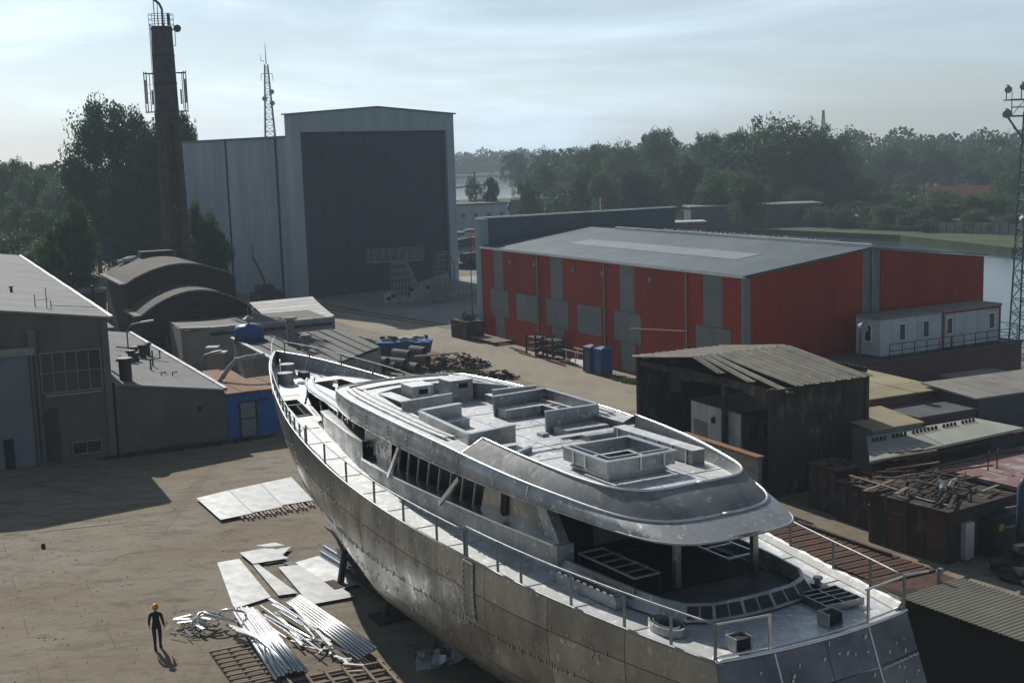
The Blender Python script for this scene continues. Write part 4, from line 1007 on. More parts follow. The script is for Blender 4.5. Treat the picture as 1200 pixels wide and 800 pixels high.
# diagonal struts carrying the trunk on the open port side
for (xa, xb_, s_) in ((31.2, 29.6, 1), (33.6, 33.4, 0), (29.4, 28.4, 1), (28.2, 27.8, 0)):
    q = MB(); q.bar((xa, ty(xa) - .05, 8.05), (xb_, ty(xb_) + .25, dkz(xb_)), .07); q.build('trunk_strut', 'alu_house', yt)
q = MB(); rows = [[(x, ty(x) + .22, dkz(x)), (x, ty(x) + .2, dkz(x) + .12)] for x in [30 + 4.6 * i / 10 for i in range(11)]]; q.grid(rows); q.build('trunk_foot_rail', 'alu_bright', yt)
# --- main deck saloon: inner dark volume, window mullions, side plates
def wy(x): return hy(x) - .42       # window plane
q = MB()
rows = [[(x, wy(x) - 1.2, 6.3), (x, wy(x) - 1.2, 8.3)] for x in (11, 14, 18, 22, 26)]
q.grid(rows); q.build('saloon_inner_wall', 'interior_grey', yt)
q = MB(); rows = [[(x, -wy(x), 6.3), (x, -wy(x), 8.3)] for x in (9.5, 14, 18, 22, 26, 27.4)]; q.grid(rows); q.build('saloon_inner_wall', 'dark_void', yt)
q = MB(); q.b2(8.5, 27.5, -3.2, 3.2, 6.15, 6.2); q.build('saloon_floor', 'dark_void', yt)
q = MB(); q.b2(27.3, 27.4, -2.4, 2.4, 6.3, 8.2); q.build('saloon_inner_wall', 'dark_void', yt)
def mull(x0, x1, z0=7.04, z1=8.36, w=.07, m='alu_house', nm='window_mullion', out=0.0):
    q = MB(); q.bar((x0, wy(x0) + .05 + out, z0), (x1, wy(x1) + .12 + out, z1), w, w * 1.1); return q.build(nm, m, yt)
for k in range(8): mull(19.4 - k * .84, 18.9 - k * .84)
mull(19.2, 17.9, 6.95, 8.36, .14, 'alu_tube', 'loose_strut', .5)
mull(14.6, 13.0, 6.95, 8.2, .13, 'alu_tube', 'loose_strut', .7)
for (x0, x1) in ((27.3, 26.6), (26.4, 25.9), (25.5, 25.0), (24.6, 24.1)): mull(x0, x1, 7.78, 8.36, .10)
for (xa, xb_, xc, xd, nm) in ((22.9, 22.5, 20.0, 19.6, 'marked_side_plate'), (12.9, 12.3, 8.9, 9.6, 'slotted_side_plate')):
    rows = []
    for u in range(7):
        x0 = lerp(xa, xc, u / 6); x1 = lerp(xb_, xd, u / 6)
        rows.append([(lerp(x0, x1, w / 3), wy(lerp(x0, x1, w / 3)) + .12 + .02 * w, lerp(7.03 if nm[0] == 's' or u > 2 else 7.5, 8.38, w / 3)) for w in range(4)])
    q = MB(); q.grid(rows); q.build(nm, 'alu_plate', yt, fix=False, smooth=True)
q = MB()
for k in range(26):
    x = rnd.uniform(20.1, 22.6); z = rnd.uniform(7.3, 8.25); q.box((x, wy(x) + .19, z), (rnd.uniform(.03, .14), .012, rnd.uniform(.05, .2)), 0)
q.build('chalk_marks', 'weld', yt)['kind'] = 'stuff'
def slot(x0, x1, z0, z1, yv, m='dark_void'):
    q = MB(); n = 10; r = abs(x1 - x0) / 2; cx = (x0 + x1) / 2; pts = []
    for i in range(n + 1): a = math.pi * i / n; pts.append((cx + r * math.cos(a), z1 - r + r * math.sin(a)))
    for i in range(n + 1): a = math.pi + math.pi * i / n; pts.append((cx + r * math.cos(a), z0 + r + r * math.sin(a)))
    q.add([(p[0] + (p[1] - z0) * -.18, yv, p[1]) for p in pts] + [(p[0] + (p[1] - z0) * -.18, yv - .05, p[1]) for p in pts], [tuple(range(len(pts)))] + [(i, (i + 1) % len(pts), len(pts) + (i + 1) % len(pts), len(pts) + i) for i in range(len(pts))])
    return q.build('slot_window', m, yt)
slot(11.15, 11.55, 7.15, 8.22, wy(11.2) + .21)
# raked end pillar of the house at the cockpit
q = MB(); q.add([(8.9, wy(8.9) + .2, 7.0), (8.05, wy(8.2) + .25, 7.0), (9.0, wy(9) + .25, 8.3), (9.6, wy(9.6) + .2, 8.4), (8.9, wy(8.9) - .25, 7.0), (8.05, wy(8.2) - .1, 7.0), (9.0, wy(9) - .1, 8.3), (9.6, wy(9.6) - .25, 8.4)],
   [(0, 1, 2, 3), (7, 6, 5, 4), (1, 5, 6, 2), (0, 4, 5, 1), (3, 2, 6, 7), (0, 3, 7, 4)]); q.build('raked_pillar', 'alu_house', yt)
q = MB(); q.b2(7.95, 8.25, 2.6, 3.22, 6.0, 7.0); q.build('cockpit_end_box', 'alu_house', yt)
q = MB(); q.grid([[(9.6, y, 6.1), (9.6, y, 8.3)] for y in (-3.2, -1, 1, 2.9)]); q.build('aft_bulkhead', 'dark_void', yt)
q = MB(); q.b2(9.5, 9.56, -.9, .9, 6.1, 8.1); q.build('saloon_door', 'interior_grey', yt)
# --- upper deck: brow, rim, side slopes
KX = [3.88, 3.95, 4.35, 5.5, 8, 10, 12, 14, 16, 18, 20, 22, 24, 26, 26.8, 27.4, 27.7]
KY = [0.0, 1.15, 2.05, 2.72, 3.3, 3.62, 3.82, 3.93, 3.95, 3.88, 3.76, 3.64, 3.47, 3.15, 2.85, 1.9, 0.0]
KZ = [8.43, 8.43, 8.45, 8.50, 8.68, 8.82, 8.96, 9.10, 9.16, 9.16, 9.15, 9.15, 9.15, 9.14, 9.12, 9.1, 9.1]
BX = [2.76, 2.84, 3.3, 4.6, 7.4, 9.6, 12, 14.2, 16.2, 18.2, 20.1, 22.1, 24.1, 26.2, 27.1, 27.75, 28.0]
BY = [0.0, 1.25, 2.15, 2.75, 3.32, 3.68, 3.92, 4.02, 4.0, 3.92, 3.8, 3.66, 3.45, 3.05, 2.7, 1.8, 0.0]
BZ = [8.08, 8.08, 8.08, 8.1, 8.2, 8.26, 8.32, 8.36, 8.36, 8.36, 8.36, 8.36, 8.34, 8.32, 8.3, 8.3, 8.3]
def dens(X, Y, Z, n=4):
    out = []
    for i in range(len(X) - 1):
        for k in range(n):
            t = k / n
            def cr(A):
                p0 = A[max(i - 1, 0)] if i > 0 else (2 * A[0] - A[1]); p1 = A[i]; p2 = A[i + 1]; p3 = A[min(i + 2, len(A) - 1)] if i + 2 < len(A) else (2 * A[-1] - A[-2])
                return .5 * (2 * p1 + (p2 - p0) * t + (2 * p0 - 5 * p1 + 4 * p2 - p3) * t * t + (3 * p1 - p0 - 3 * p2 + p3) * t**3)
            out.append((cr(X), max(0, cr(Y)), cr(Z)))
    out.append((X[-1], Y[-1], Z[-1]))
    return out
KP, BP = dens(KX, KY, KZ), dens(BX, BY, BZ)
nn = len(KP)
mir = lambda p, s_: (p[0], p[1] * s_, p[2])
for s_ in (1, -1):
    # brow plates in lengths
    cuts = list(range(0, nn - 1, 6)) + [nn - 1]
    for a, b_ in zip(cuts[:-1], cuts[1:]):
        rows = []
        for i in range(a, b_ + 1):
            K_, B_ = KP[i], BP[i]
            rows.append([mir((lerp(B_[0], K_[0], t), lerp(B_[1], K_[1], t) + .06 * min(1, B_[1]) * math.sin(math.pi * t), lerp(B_[2], K_[2], t)), s_) for t in (0, .2, .4, .6, .8, 1)])
        q = MB(); q.grid(rows); q.build('brow_plate', 'alu_house', yt, fix=False, smooth=True)
    q = MB(); q.tube([mir((p[0], p[1], p[2] + .01), s_) for p in KP], .045, n=6); q.build('knuckle_bead', 'alu_bright', yt, smooth=True)
    q = MB(); q.tube([mir((p[0], p[1], p[2] - .01), s_) for p in BP], .035, n=6); q.build('brow_lip', 'alu_house', yt, smooth=True)
for x_ in (9.0, 11.0, 12.9, 14.9, 17.0, 19.2, 21.4, 23.6, 25.6):
    P1 = min(KP, key=lambda p: abs(p[0] - x_)); P2 = min(BP, key=lambda p: abs(p[0] - x_ + .0))
    q = MB()
    for u in range(5):
        if rnd.random() < .25: continue
        a_, b__ = u / 5, (u + .75) / 5
        q.bar((lerp(P2[0], P1[0], a_), lerp(P2[1], P1[1], a_) + .07, lerp(P2[2], P1[2], a_)), (lerp(P2[0], P1[0], b__), lerp(P2[1], P1[1], b__) + .07, lerp(P2[2], P1[2], b__)), .03 + .03 * rnd.random(), .015)
    q.build('brow_weld', 'weld', yt)['kind'] = 'stuff'
# soffit
q = MB(); q.grid([[mir(BP[i], 1), (BP[i][0], 0, BP[i][2] + .04), mir(BP[i], -1)] for i in range(nn)]); q.build('soffit', 'dark_void', yt)  # coloured near black to paint in the shade under the roof
# rim (coaming edge) round the upper deck aft of x = 14
RX = [5.1, 5.12, 5.35, 6.0, 7.3, 9, 11, 12.8]
RY = [0.0, 1.2, 1.85, 2.36, 2.70, 2.95, 3.08, 3.12]
RZ = [9.1, 9.1, 9.1, 9.12, 9.18, 9.30, 9.41, 9.5]
RP = dens(RX, RY, RZ, 5)
def kpt(i, n):    # matching knuckle point for rim index i
    if i < n * .5:
        u = i / (n * .5) * 9.5
        j = int(u); f = u - j; P1, P2 = KP[j], KP[j + 1]
        return tuple(lerp(P1[k], P2[k], f) for k in range(3))
    x0 = kpt(int(n * .5) - 1, n)[0]
    x = lerp(x0, 13.0, (i - n * .5 + 1) / (n * .5 + 1))
    return (x, interp(x, KX, KY), interp(x, KX, KZ))
nr = len(RP) - 1
for s_ in (1, -1):
    for a, b_ in ((0, 9), (9, 17), (17, 25), (25, 30), (30, nr)):
        rows = []
        for i in range(a, b_ + 1):
            K_, R_ = kpt(i, nr), RP[i]
            rows.append([mir((lerp(K_[0], R_[0], t), lerp(K_[1], R_[1], t), lerp(K_[2], R_[2], t) + .05 * math.sin(math.pi * t)), s_) for t in (0, .25, .5, .75, 1)])
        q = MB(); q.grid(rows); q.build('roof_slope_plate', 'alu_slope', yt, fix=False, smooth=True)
    q = MB(); q.tube([mir((p[0], p[1], p[2] + .01), s_) for p in RP], .045, n=6); q.build('rim_bead', 'alu_bright', yt, smooth=True)
    q = MB(); q.grid([[mir(p, s_), mir((p[0] + .05, max(0, p[1] - .06), 8.7), s_)] for p in RP]); q.build('rim_inner_plate', 'alu_house', yt, smooth=True)
    # cross edge where the rim meets the flat fore part
    e1 = (13.02, interp(13.02, KX, KY), interp(13.02, KX, KZ))
    q = MB(); q.bar(mir((12.8, 3.12, 9.51), s_), mir(e1, s_), .07, .05); q.build('rim_bead', 'alu_bright', yt)
    q = MB(); q.add([mir((12.82, 3.1, 9.5), s_), mir((13.04, e1[1], e1[2] + .02), s_), mir((13.2, 2.6, 9.1), s_)], [(0, 1, 2)]); q.build('rim_end_plate', 'alu_house', yt)
# upper deck floor (well) and forward perimeter deck
WELL_Z = 8.74
def wellf(): return [(24.6, 2.0), (25.1, .8), (25.2, -1.2), (24.4, -2.4), (20, -2.75), (14.1, -2.9), (14.1, 2.75), (16, 3.02), (20, 2.75), (23, 2.4)]
WL = [(25.1, .9), (25.2, -.9), (24.5, -2.2), (22, -2.55), (18, -2.8), (13.0, -2.95), (13.0, 2.7), (18, 2.75), (21, 2.5), (24.4, 2.0)]
q = MB()
outer = [(p[0], p[1] - .02) for p in KP if 12.95 < p[0]] + [(p[0], -p[1] + .02) for p in reversed(KP) if 12.95 < p[0]]
outer = [(x, y) for x, y in outer]
deck_mesh(q, outer, [WL[:5] + [(13.3, -2.95), (13.3, 2.7)] + WL[7:]], lambda x: interp(x, KX, KZ) - .0, .7)
q.build('upper_deck_margin', 'alu_deck', yt)
q = MB(); q.add([(p[0], p[1], WELL_Z) for p in [(25.3, 1), (25.3, -1), (24.6, -2.3), (22, -2.7), (18, -2.95), (13.4, -2.95), (11, -3.02), (9, -2.9), (7.5, -2.7), (6.3, -2.4), (5.6, -1.85), (5.15, -1.15), (5.0, 0), (5.15, 1.15), (5.6, 1.85), (6.3, 2.4), (7.5, 2.7), (9, 2.9), (11, 3.02), (13.4, 2.95), (18, 2.85), (21, 2.6), (24.5, 2.1)]], [tuple(range(23))])
q.build('upper_deck_floor', 'alu_deck', yt)
for i in range(len(WL)):
    a, b_ = WL[i], WL[(i + 1) % len(WL)]
    if a[0] < 13.1 and b_[0] < 13.1: continue
    q = MB(); q.add([(a[0], a[1], 9.16), (b_[0], b_[1], 9.16), (b_[0], b_[1], WELL_Z), (a[0], a[1], WELL_Z)], [(0, 1, 2, 3)]); q.build('well_side', 'alu_house', yt)
# long shallow steps following the edge (port and starboard)
for s_ in (1, -1):
    for k, (off, z_) in enumerate(((.34, 9.24), (.62, 9.22), (.98, 9.20))):
        q = MB(); xs_ = [14.8 + (11.6 - k * .5) * i / 16 for i in range(17)]
        q.slab([[(x, s_ * (interp(x, KX, KY) - off), z_), (x, s_ * (interp(x, KX, KY) - off - .16), z_)] for x in xs_], .05); q.build('edge_step', 'alu_deck', yt)
q = MB(); q.tube([(27.1 - .10 * y * y, y, 9.17) for y in [-2.4 + .4 * i for i in range(13)]], .04); q.build('front_coaming', 'alu_house', yt)
q = MB(); q.slab([[(26.6 - .10 * y * y, y, 9.22), (25.9 - .09 * y * y, y, 9.22)] for y in [-2.3 + .46 * i for i in range(11)]], .06); q.build('edge_step', 'alu_deck', yt)
# walls, seats and lockers of the flybridge
def plate(nm, x0, y0, x1, y1, z0, z1, th=.09, m='alu_house', cap=True):
    q = MB(); L_ = math.hypot(x1 - x0, y1 - y0); a = math.atan2(y1 - y0, x1 - x0)
    q.box(((x0 + x1) / 2, (y0 + y1) / 2, (z0 + z1) / 2), (L_, th, z1 - z0), a); o = q.build(nm, m, yt)
    if cap:
        q = MB(); q.box(((x0 + x1) / 2, (y0 + y1) / 2, z1 + .015), (L_ + .04, th + .05, .03), a); q.build('plate_cap', 'alu_bright', o)
    return o
def block(nm, x0, x1, y0, y1, z0, z1, m='alu_house', topm=None):
    q = MB(); q.b2(x0, x1, y0, y1, z0, z1); o = q.build(nm, m, yt)
    if topm:
        q = MB(); q.b2(x0 - .02, x1 + .02, y0 - .02, y1 + .02, z1 + .002, z1 + .03); q.build('top_plate', topm, o)
    return o
z0 = WELL_Z
plate('windbreak_wall', 20.2, 2.75, 20.5, .45, z0, 9.55)
plate('windbreak_wall', 18.4, 2.75, 18.7, 1.0, z0, 9.5, .22)
plate('seat_back', 18.4, 2.85, 13.8, 3.15, z0, 9.48)
plate('seat_back', 13.85, 3.1, 14.2, 1.1, z0, 9.45)
block('seat_base', 14.3, 18.3, 2.35, 2.8, z0, 9.05, topm='alu_deck')
block('seat_base', 17.9, 18.5, 1.0, 2.3, z0, 9.02, topm='alu_deck')
block('seat_base', 14.2, 14.8, 1.2, 2.3, z0, 9.0, topm='alu_deck')
block('helm_console', 22.4, 23.5, .35, 1.3, z0, 9.62, topm='alu_deck')
q = MB(); q.b2(22.37, 22.4, .6, 1.0, 9.3, 9.5); q.build('console_opening', 'dark_void', yt)
block('helm_console', 22.6, 23.6, -1.6, -.5, z0, 9.62, topm='alu_deck')
block('locker', 21.6, 24.0, 1.55, 2.1, z0, 9.2, topm='alu_deck')
block('locker', 20.9, 21.8, -2.55, -1.75, z0, 9.05, topm='alu_deck')
plate('windbreak_wall', 24.2, -1.0, 21.4, -2.6, z0, 9.4)
q = MB(); q.b2(22.57, 22.6, -1.35, -.95, 9.3, 9.5); q.build('console_opening', 'dark_void', yt)
plate('windbreak_wall', 19.9, -1.1, 19.7, -3.0, z0, 9.6)
plate('windbreak_wall', 18.9, -.6, 19.1, -3.05, z0, 9.55)
plate('windbreak_wall', 19.1, -3.05, 15.1, -3.0, z0, 9.55)
plate('windbreak_wall', 15.1, -.7, 15.1, -3.0, z0, 9.55)
block('seat_base', 15.2, 18.8, -2.95, -2.35, z0, 9.1, topm='alu_deck')
block('seat_base', 18.1, 18.8, -2.3, -.7, z0, 9.1, topm='alu_deck')
block('step_box', 14.6, 15.0, -.55, -.25, z0, 8.86)
block('step_box', 13.9, 14.9, -2.7, -.9, z0, 9.02)
block('step_box', 12.9, 13.8, -2.9, -1.2, z0, 8.92)
q = MB()
for k in range(6): q.b2(15.4 + k * .55, 15.7 + k * .55, -2.75, -2.5, 9.132, 9.15)
q.build('locker_opening', 'dark_void', yt)
block('long_bench', 8.1, 12.7, -2.6, -2.1, z0, 9.2, topm='alu_deck')
for x in (8.4, 9.2, 10, 10.8, 11.6, 12.4): plate('bench_rib', x, -2.08, x + .02, -2.05, z0, 9.2, .06, 'alu_bright', False)
plate('low_kerb', 12.4, 2.1, 12.9, 1.2, z0, 8.92, .09)
# spa tub surround
def frame_box(nm, x0, x1, y0, y1, z0_, z1_, th, m='alu_house'):
    q = MB(); q.b2(x0, x1, y0, y0 + th, z0_, z1_); q.b2(x0, x1, y1 - th, y1, z0_, z1_); q.b2(x0, x0 + th, y0 + th, y1 - th, z0_, z1_); q.b2(x1 - th, x1, y0 + th, y1 - th, z0_, z1_); return q.build(nm, m, yt)
frame_box('tub_surround', 7.75, 10.35, -1.15, 1.45, 9.0, 9.42, .07)
frame_box('tub_base', 7.95, 10.15, -.95, 1.25, z0, 9.0, .07, 'alu_plate')
frame_box('tub_rim', 7.70, 10.40, -1.20, 1.50, 9.42, 9.46, .13, 'alu_bright')
frame_box('tub_rim', 7.95, 10.15, -.95, 1.25, 9.47, 9.50, .06, 'alu_bright')
q = MB(); q.b2(7.9, 10.2, -1.0, 1.3, 8.80, 8.86); q.build('tub_floor', 'alu_house', yt)
for (x, y) in ((9.2, .3), (8.6, -.2)):
    q = MB(); q.b2(x - .5, x + .5, y - .04, y + .04, 8.9, 8.98); q.b2(x - .04, x + .04, y - .5, y + .5, 8.981, 9.03); q.build('tub_bracing', 'alu_bright', yt)
for (x, y) in ((7.75, .2), (9.0, 1.45), (7.75, -.7), (9.7, 1.45)):
    q = MB(); q.b2(x - .05, x + .05, y - .03 if x > 8 else y - .03, y + .03, 9.0, 9.42); q.build('weld_strap', 'weld', yt)
q = MB()
for k in range(60):
    x, y = rnd.uniform(6, 22), rnd.uniform(-1.4, 1.7); q.box((x, y, WELL_Z + .008), (rnd.uniform(.05, .4), .03, .012), rnd.choice((0, 1.57)))
q.bar((5.6, .3, WELL_Z + .01), (22.5, .3, WELL_Z + .01), .03, .015); q.bar((5.6, -1.4, WELL_Z + .01), (20, -1.5, WELL_Z + .01), .025, .015)
for x in (7.2, 11.6, 13.3, 16.4, 19.6): q.bar((x, -2.6, WELL_Z + .012), (x, 2.4, WELL_Z + .012), .025, .015)
q.build('floor_weld_seams', 'weld', yt)['kind'] = 'stuff'
# --- cockpit aft: coaming ring, floor furniture, columns
CR = [(8.2, 3.05), (6.5, 2.88), (5.1, 2.72), (3.6, 2.45), (2.85, 2.15), (2.45, 1.5), (2.35, .6), (2.35, -.4), (2.45, -1.4), (2.75, -2.05), (3.4, -2.5), (5.1, -2.78), (6.5, -2.92), (8.2, -3.05)]
for i in range(len(CR) - 1):
    a, b_ = CR[i], CR[i + 1]
    dx, dy = b_[0] - a[0], b_[1] - a[1]; 
    cxm, cym = 5.5, 0
    def outw(p, d):
        v = Vector((p[0] - 6.0, p[1] * 1.3)); v.normalize(); return (p[0] + v.x * d, p[1] + v.y * d)
    ao, bo = outw(a, .30), outw(b_, .30); ai, bi = outw(a, -.08), outw(b_, -.08)
    q = MB(); q.add([(ao[0], ao[1], 6.05), (bo[0], bo[1], 6.05), (b_[0], b_[1], 6.48), (a[0], a[1], 6.48), (ai[0], ai[1], 6.48), (bi[0], bi[1], 6.48), (bi[0], bi[1], 5.9), (ai[0], ai[1], 5.9)], [(0, 1, 2, 3), (3, 2, 5, 4), (4, 5, 6, 7)])
    q.build('cockpit_coaming', 'alu_house', yt)
def outw2(p, d):
    v = Vector((p[0] - 6.0, p[1] * 1.3)); v.normalize(); return Vector((p[0] + v.x * d, p[1] + v.y * d))
for i in range(4, 9):
    a, b_ = CR[i], CR[i + 1]; A0, B0 = outw2(a, .30), outw2(b_, .30); A1, B1 = Vector(a), Vector(b_)
    for (u0, u1) in ((.06, .47), (.53, .94)):
        L0, L1, H0, H1 = A0.lerp(B0, u0), A0.lerp(B0, u1), A1.lerp(B1, u0), A1.lerp(B1, u1)
        lo = lambda L_, H_, t: L_.lerp(H_, t) + Vector((-.012, 0))
        q = MB(); q.add([(*lo(L0, H0, .15), 6.05 + .43 * .15 + .012), (*lo(L1, H1, .15), 6.05 + .43 * .15 + .012), (*lo(L1, H1, .85), 6.05 + .43 * .85 + .012), (*lo(L0, H0, .85), 6.05 + .43 * .85 + .012)], [(0, 1, 2, 3)]); q.build('coaming_recess', 'steel_dark', yt)
q = MB(); q.b2(2.6, 8.8, -2.5, 2.5, 5.93, 6.0 + .035); q.build('cockpit_floor', 'interior_grey', yt)  # darker than the deck metal, roof shade put into its colour
q = MB(); q.b2(4.9, 9.4, -2.4, 2.3, 6.04, 6.06); q.build('cockpit_shade_sheet', 'dark_void', yt)  # black void sheet, widened over the floor to paint in roof shade
for (x, y) in ((5.0, .85), (4.6, -1.75)):
    q = MB(); q.box((x, y, 7.1), (.17, .2, 2.15)); q.build('roof_column', 'alu_plate', yt)
def yloc(x, y, z):
    a = RAD(119); return (7.85 + x * math.cos(a) - y * math.sin(a), 32.63 + x * math.sin(a) + y * math.cos(a), z)
def open_frame(nm, label, x, y, z, L_, W_, rz, bars, m='alu_tube', legs=.5):
    t = thing(nm, label, 'frame', yloc(x, y, z), RAD(119) + rz)
    q = MB()
    for (a, b_) in (((0, 0), (L_, 0)), ((L_, 0), (L_, W_)), ((L_, W_), (0, W_)), ((0, W_), (0, 0))): q.bar((a[0], a[1], legs), (b_[0], b_[1], legs), .06)
    q.build('top_frame', m, t)
    for k in range(bars):
        u = L_ * (k + 1) / (bars + 1); q = MB(); q.bar((u, .03, legs - .01), (u, W_ - .03, legs - .01), .05); q.build('cross_bar', m, t)
    for (a, b_) in ((0, 0), (L_, 0), (L_, W_), (0, W_)):
        q = MB(); q.bar((a, b_, 0), (a, b_, legs - .03), .05); q.build('leg', 'steel_dark', t)
    return t
open_frame('bench_frame', 'open bench frame in the yacht cockpit near its port coaming', 4.9, 1.55, 6.08, 2.9, .9, .03, 4, legs=.62)
open_frame('bench_frame', 'open bench frame in the yacht cockpit between the two roof columns', 4.9, -2.1, 6.08, 2.4, 1.1, .0, 1, legs=.55)
# toothed rack on the port side deck
rk = thing('toothed_rack', 'low aluminium rack with notched top edge on the port side deck', 'rack', yloc(4.6, 2.98, 6.03), RAD(119 + 4))
q = MB(); q.b2(0, 2.9, .10, .16, 0, .34); q.b2(0, 2.9, .3, .36, 0, .34); q.b2(0, .06, .16, .3, 0, .34); q.build('side_plate', 'alu_house', rk)
for k in range(9):
    q = MB(); q.b2(.1 + k * .32, .26 + k * .32, .1, .36, .345, .40); q.build('tooth', 'alu_bright', rk)
q = MB(); q.b2(-.1, 3.2, -.25, -.16, 0, .55); q.build('back_rail', 'alu_house', rk)
# oval fairlead ring on the side deck
fl = thing('fairlead_ring', 'oval raised aluminium ring on the port side deck near the stern', 'ring', yloc(2.55, 3.02, 6.0), RAD(119))
for nm, r0_, r1_, z_, m_ in (('outer_ring', .52, .46, .22, 'alu_house'), ('inner_lip', .40, .36, .24, 'alu_bright')):
    q = MB(); n = 22
    rows = [[(1.35 * r_ * math.cos(2 * math.pi * i / n), .72 * r_ * math.sin(2 * math.pi * i / n), z__) for (r_, z__) in ((r0_, .0), (r0_, z_), (r1_, z_), (r1_, 0))] for i in range(n + 1)]
    q.grid(rows); q.build(nm, m_, fl)
q = MB(); q.add([(1.35 * .38 * math.cos(2 * math.pi * i / 16), .72 * .38 * math.sin(2 * math.pi * i / 16), .05) for i in range(16)], [tuple(range(16))]); q.build('dark_opening', 'dark_void', fl)
# grating frame and two mooring boxes on the aft deck
gt = thing('grid_hatch', 'grey eight cell grid frame lying on the aft deck', 'hatch frame', yloc(1.0, -2.75, 6.02), RAD(119 - 4))
q = MB()
for k in range(5): q.b2(.3 * k, .3 * k + .05, 0, 1.35, 0, .2)
for k in range(3): q.b2(.05, 1.2, .65 * k, .65 * k + .05, .0, .19)
q.build('grid', 'alu_plate', gt)
q = MB(); q.b2(.02, 1.22, .02, 1.33, .012, .04); q.build('base_plate', 'interior_grey', gt)
for (x, y, lab) in ((.25, -1.25, 'open dark fairlead box on the aft deck beside the grid frame'), (.25, 1.95, 'open dark fairlead box on the aft deck at the port corner')):
    bxx = thing('fairlead_box', lab, 'fairlead', yloc(x, y, 6.0), RAD(119))
    q = MB(); q.b2(0, .45, 0, .04, 0, .36); q.b2(0, .45, .5, .54, 0, .36); q.b2(.41, .45, .04, .5, 0, .36); q.build('cheek', 'alu_house', bxx)
    q = MB(); q.b2(.05, .4, .05, .49, .02, .3); q.build('dark_core', 'dark_void', bxx)
q = MB(); q.cyl((2.9, -2.75, 6.0), (2.9, -2.75, 6.24), .10, n=12); q.cyl((2.9, -2.75, 6.24), (2.9, -2.75, 6.3), .15, n=12); q.b2(2.6, 3.2, -2.9, -2.6, 6.0, 6.1); q.build('bollard', 'alu_plate', yt)
# stern bulwark edge (white) and transom panels
def tp_(y, z):   # transom surface point
    x = -.36 + .03 * y * y - (6.0 - z) * .42
    return (x, y, z)
q = MB(); q.tube([tp_(3.36 - 6.72 * i / 24, 6.03) for i in range(25)], .05, n=6); q.tube([(p[0] + .22, p[1] * .97, p[2]) for p in [tp_(3.36 - 6.72 * i / 24, 6.05) for i in range(25)]], .035, n=6); q.build('stern_edge', 'alu_bright', yt, smooth=True)
tcols = [3.38, 1.65, .0, -1.65, -3.38]
for i in range(4):
    zs_ = [6.0, 5.0, 3.9, 2.6]
    for j in range(3):
        sc0 = 1 - .02 * j
        rows = [[tp_(lerp(tcols[i], tcols[i + 1] + .02, u / 4) * (1 + .0 * j), lerp(zs_[j], zs_[j + 1] + .02, w / 3)) for w in range(4)] for u in range(5)]
        q = MB(); q.grid(rows); q.build('transom_plate', 'smoked_glass', yt, smooth=True, fix=False)
q = MB()
for i, y in enumerate((1.65, -1.65)): q.bar(tp_(y, 5.98), tp_(y, 2.7), .05, .03)
q.bar(tp_(1.6, 5.05), tp_(-1.6, 5.0), .06, .03)
for k in range(46):
    y = rnd.uniform(-3.2, 3.2); z = rnd.uniform(4.2, 5.9); p = tp_(y, z); q.box((p[0] - .015, y, z), (.01, rnd.uniform(.03, .09), rnd.uniform(.05, .14)))
for k in range(16): p = tp_(-1.8 - k * .1, 4.95); q.box((p[0] - .02, p[1], p[2] + rnd.uniform(-.02, .02)), (.02, .07, .05))
q.build('transom_weld_marks', 'weld', yt)['kind'] = 'stuff'
# starboard toe rail: bright folded strip
q = MB(); rows = [[(x, -hb(x) + .02, sheer(x) + .20 + .008 * math.sin(x * 9)), (x, -hb(x) + .10, sheer(x) + .17), (x, -hb(x) + .22, sheer(x) + .0)] for x in [0.2 + 11 * i / 60 for i in range(61)]]
q.grid(rows); q.build('toe_rail', 'alu_deck', yt)
# --- guard rails: each post a part
def rail(nm, xs_, side, h, offs=0, m='rail_alu', top=True, r=.028, extra=None):
    rl_ = MB(); pts = [(x, side * (hb(x) - .06), sheer(x) + h) for x in xs_]
    dense = []
    for a, b_ in zip(xs_[:-1], xs_[1:]):
        for k in range(3): x = lerp(a, b_, k / 3); dense.append((x, side * (hb(x) - .06), sheer(x) + h))
    dense.append(pts[-1])
    rl_.tube(dense, r); o = rl_.build('guard_rail', m, yt, smooth=True)
    for x in xs_:
        q = MB(); q.box((x, side * (hb(x) - .06), sheer(x) + h / 2), (.045, .075, h)); q.build('rail_post', m, yt)
rail('port_aft', [.05, 1.55, 3.3, 5.5, 7.85, 9.1, 11.0], 1, 1.02, r=.03)
rail('port_mid', [11.15, 13.1, 15.7, 18.3, 21.2, 23.9, 26.7], 1, .86, r=.03)
rail('port_bow', [26.9, 27.9, 28.9, 29.9, 30.8, 31.8, 32.8, 33.8, 35.0, 36.4], 1, .62, r=.026)
rail('stbd_aft', [.05, 1.65, 3.5, 5.85, 8.2], -1, 1.02, r=.03)
rail('stbd_fore', [24.5, 26.5, 28.5, 31, 33.5, 36, 38.5, 41, 42.8], -1, .62, r=.026)
q = MB(); q.tube([(42.8, -.35, sheer(42.8) + .62), (43.4, 0, sheer(43) + .9), (42.8, .4, sheer(42.8) + .62), (41.6, .85, sheer(41.6) + .3)], .026); q.build('guard_rail', 'alu_tube', yt)
for (ya, yb_, lab) in ((3.3, 1.7, ''), (-3.3, -1.75, '')):
    pa, pb_ = tp_(ya, 6.02), tp_(yb_, 6.02)
    q = MB(); q.bar((pa[0] + .1, ya, 7.0), (pb_[0] + .1, yb_ - (.0 if ya > 0 else -.1), 7.0), .05); q.build('guard_rail', 'alu_tube', yt)
    q = MB(); q.box((pb_[0] + .1, yb_, 6.5), (.045, .075, 1.0)); q.build('rail_post', 'alu_tube', yt)
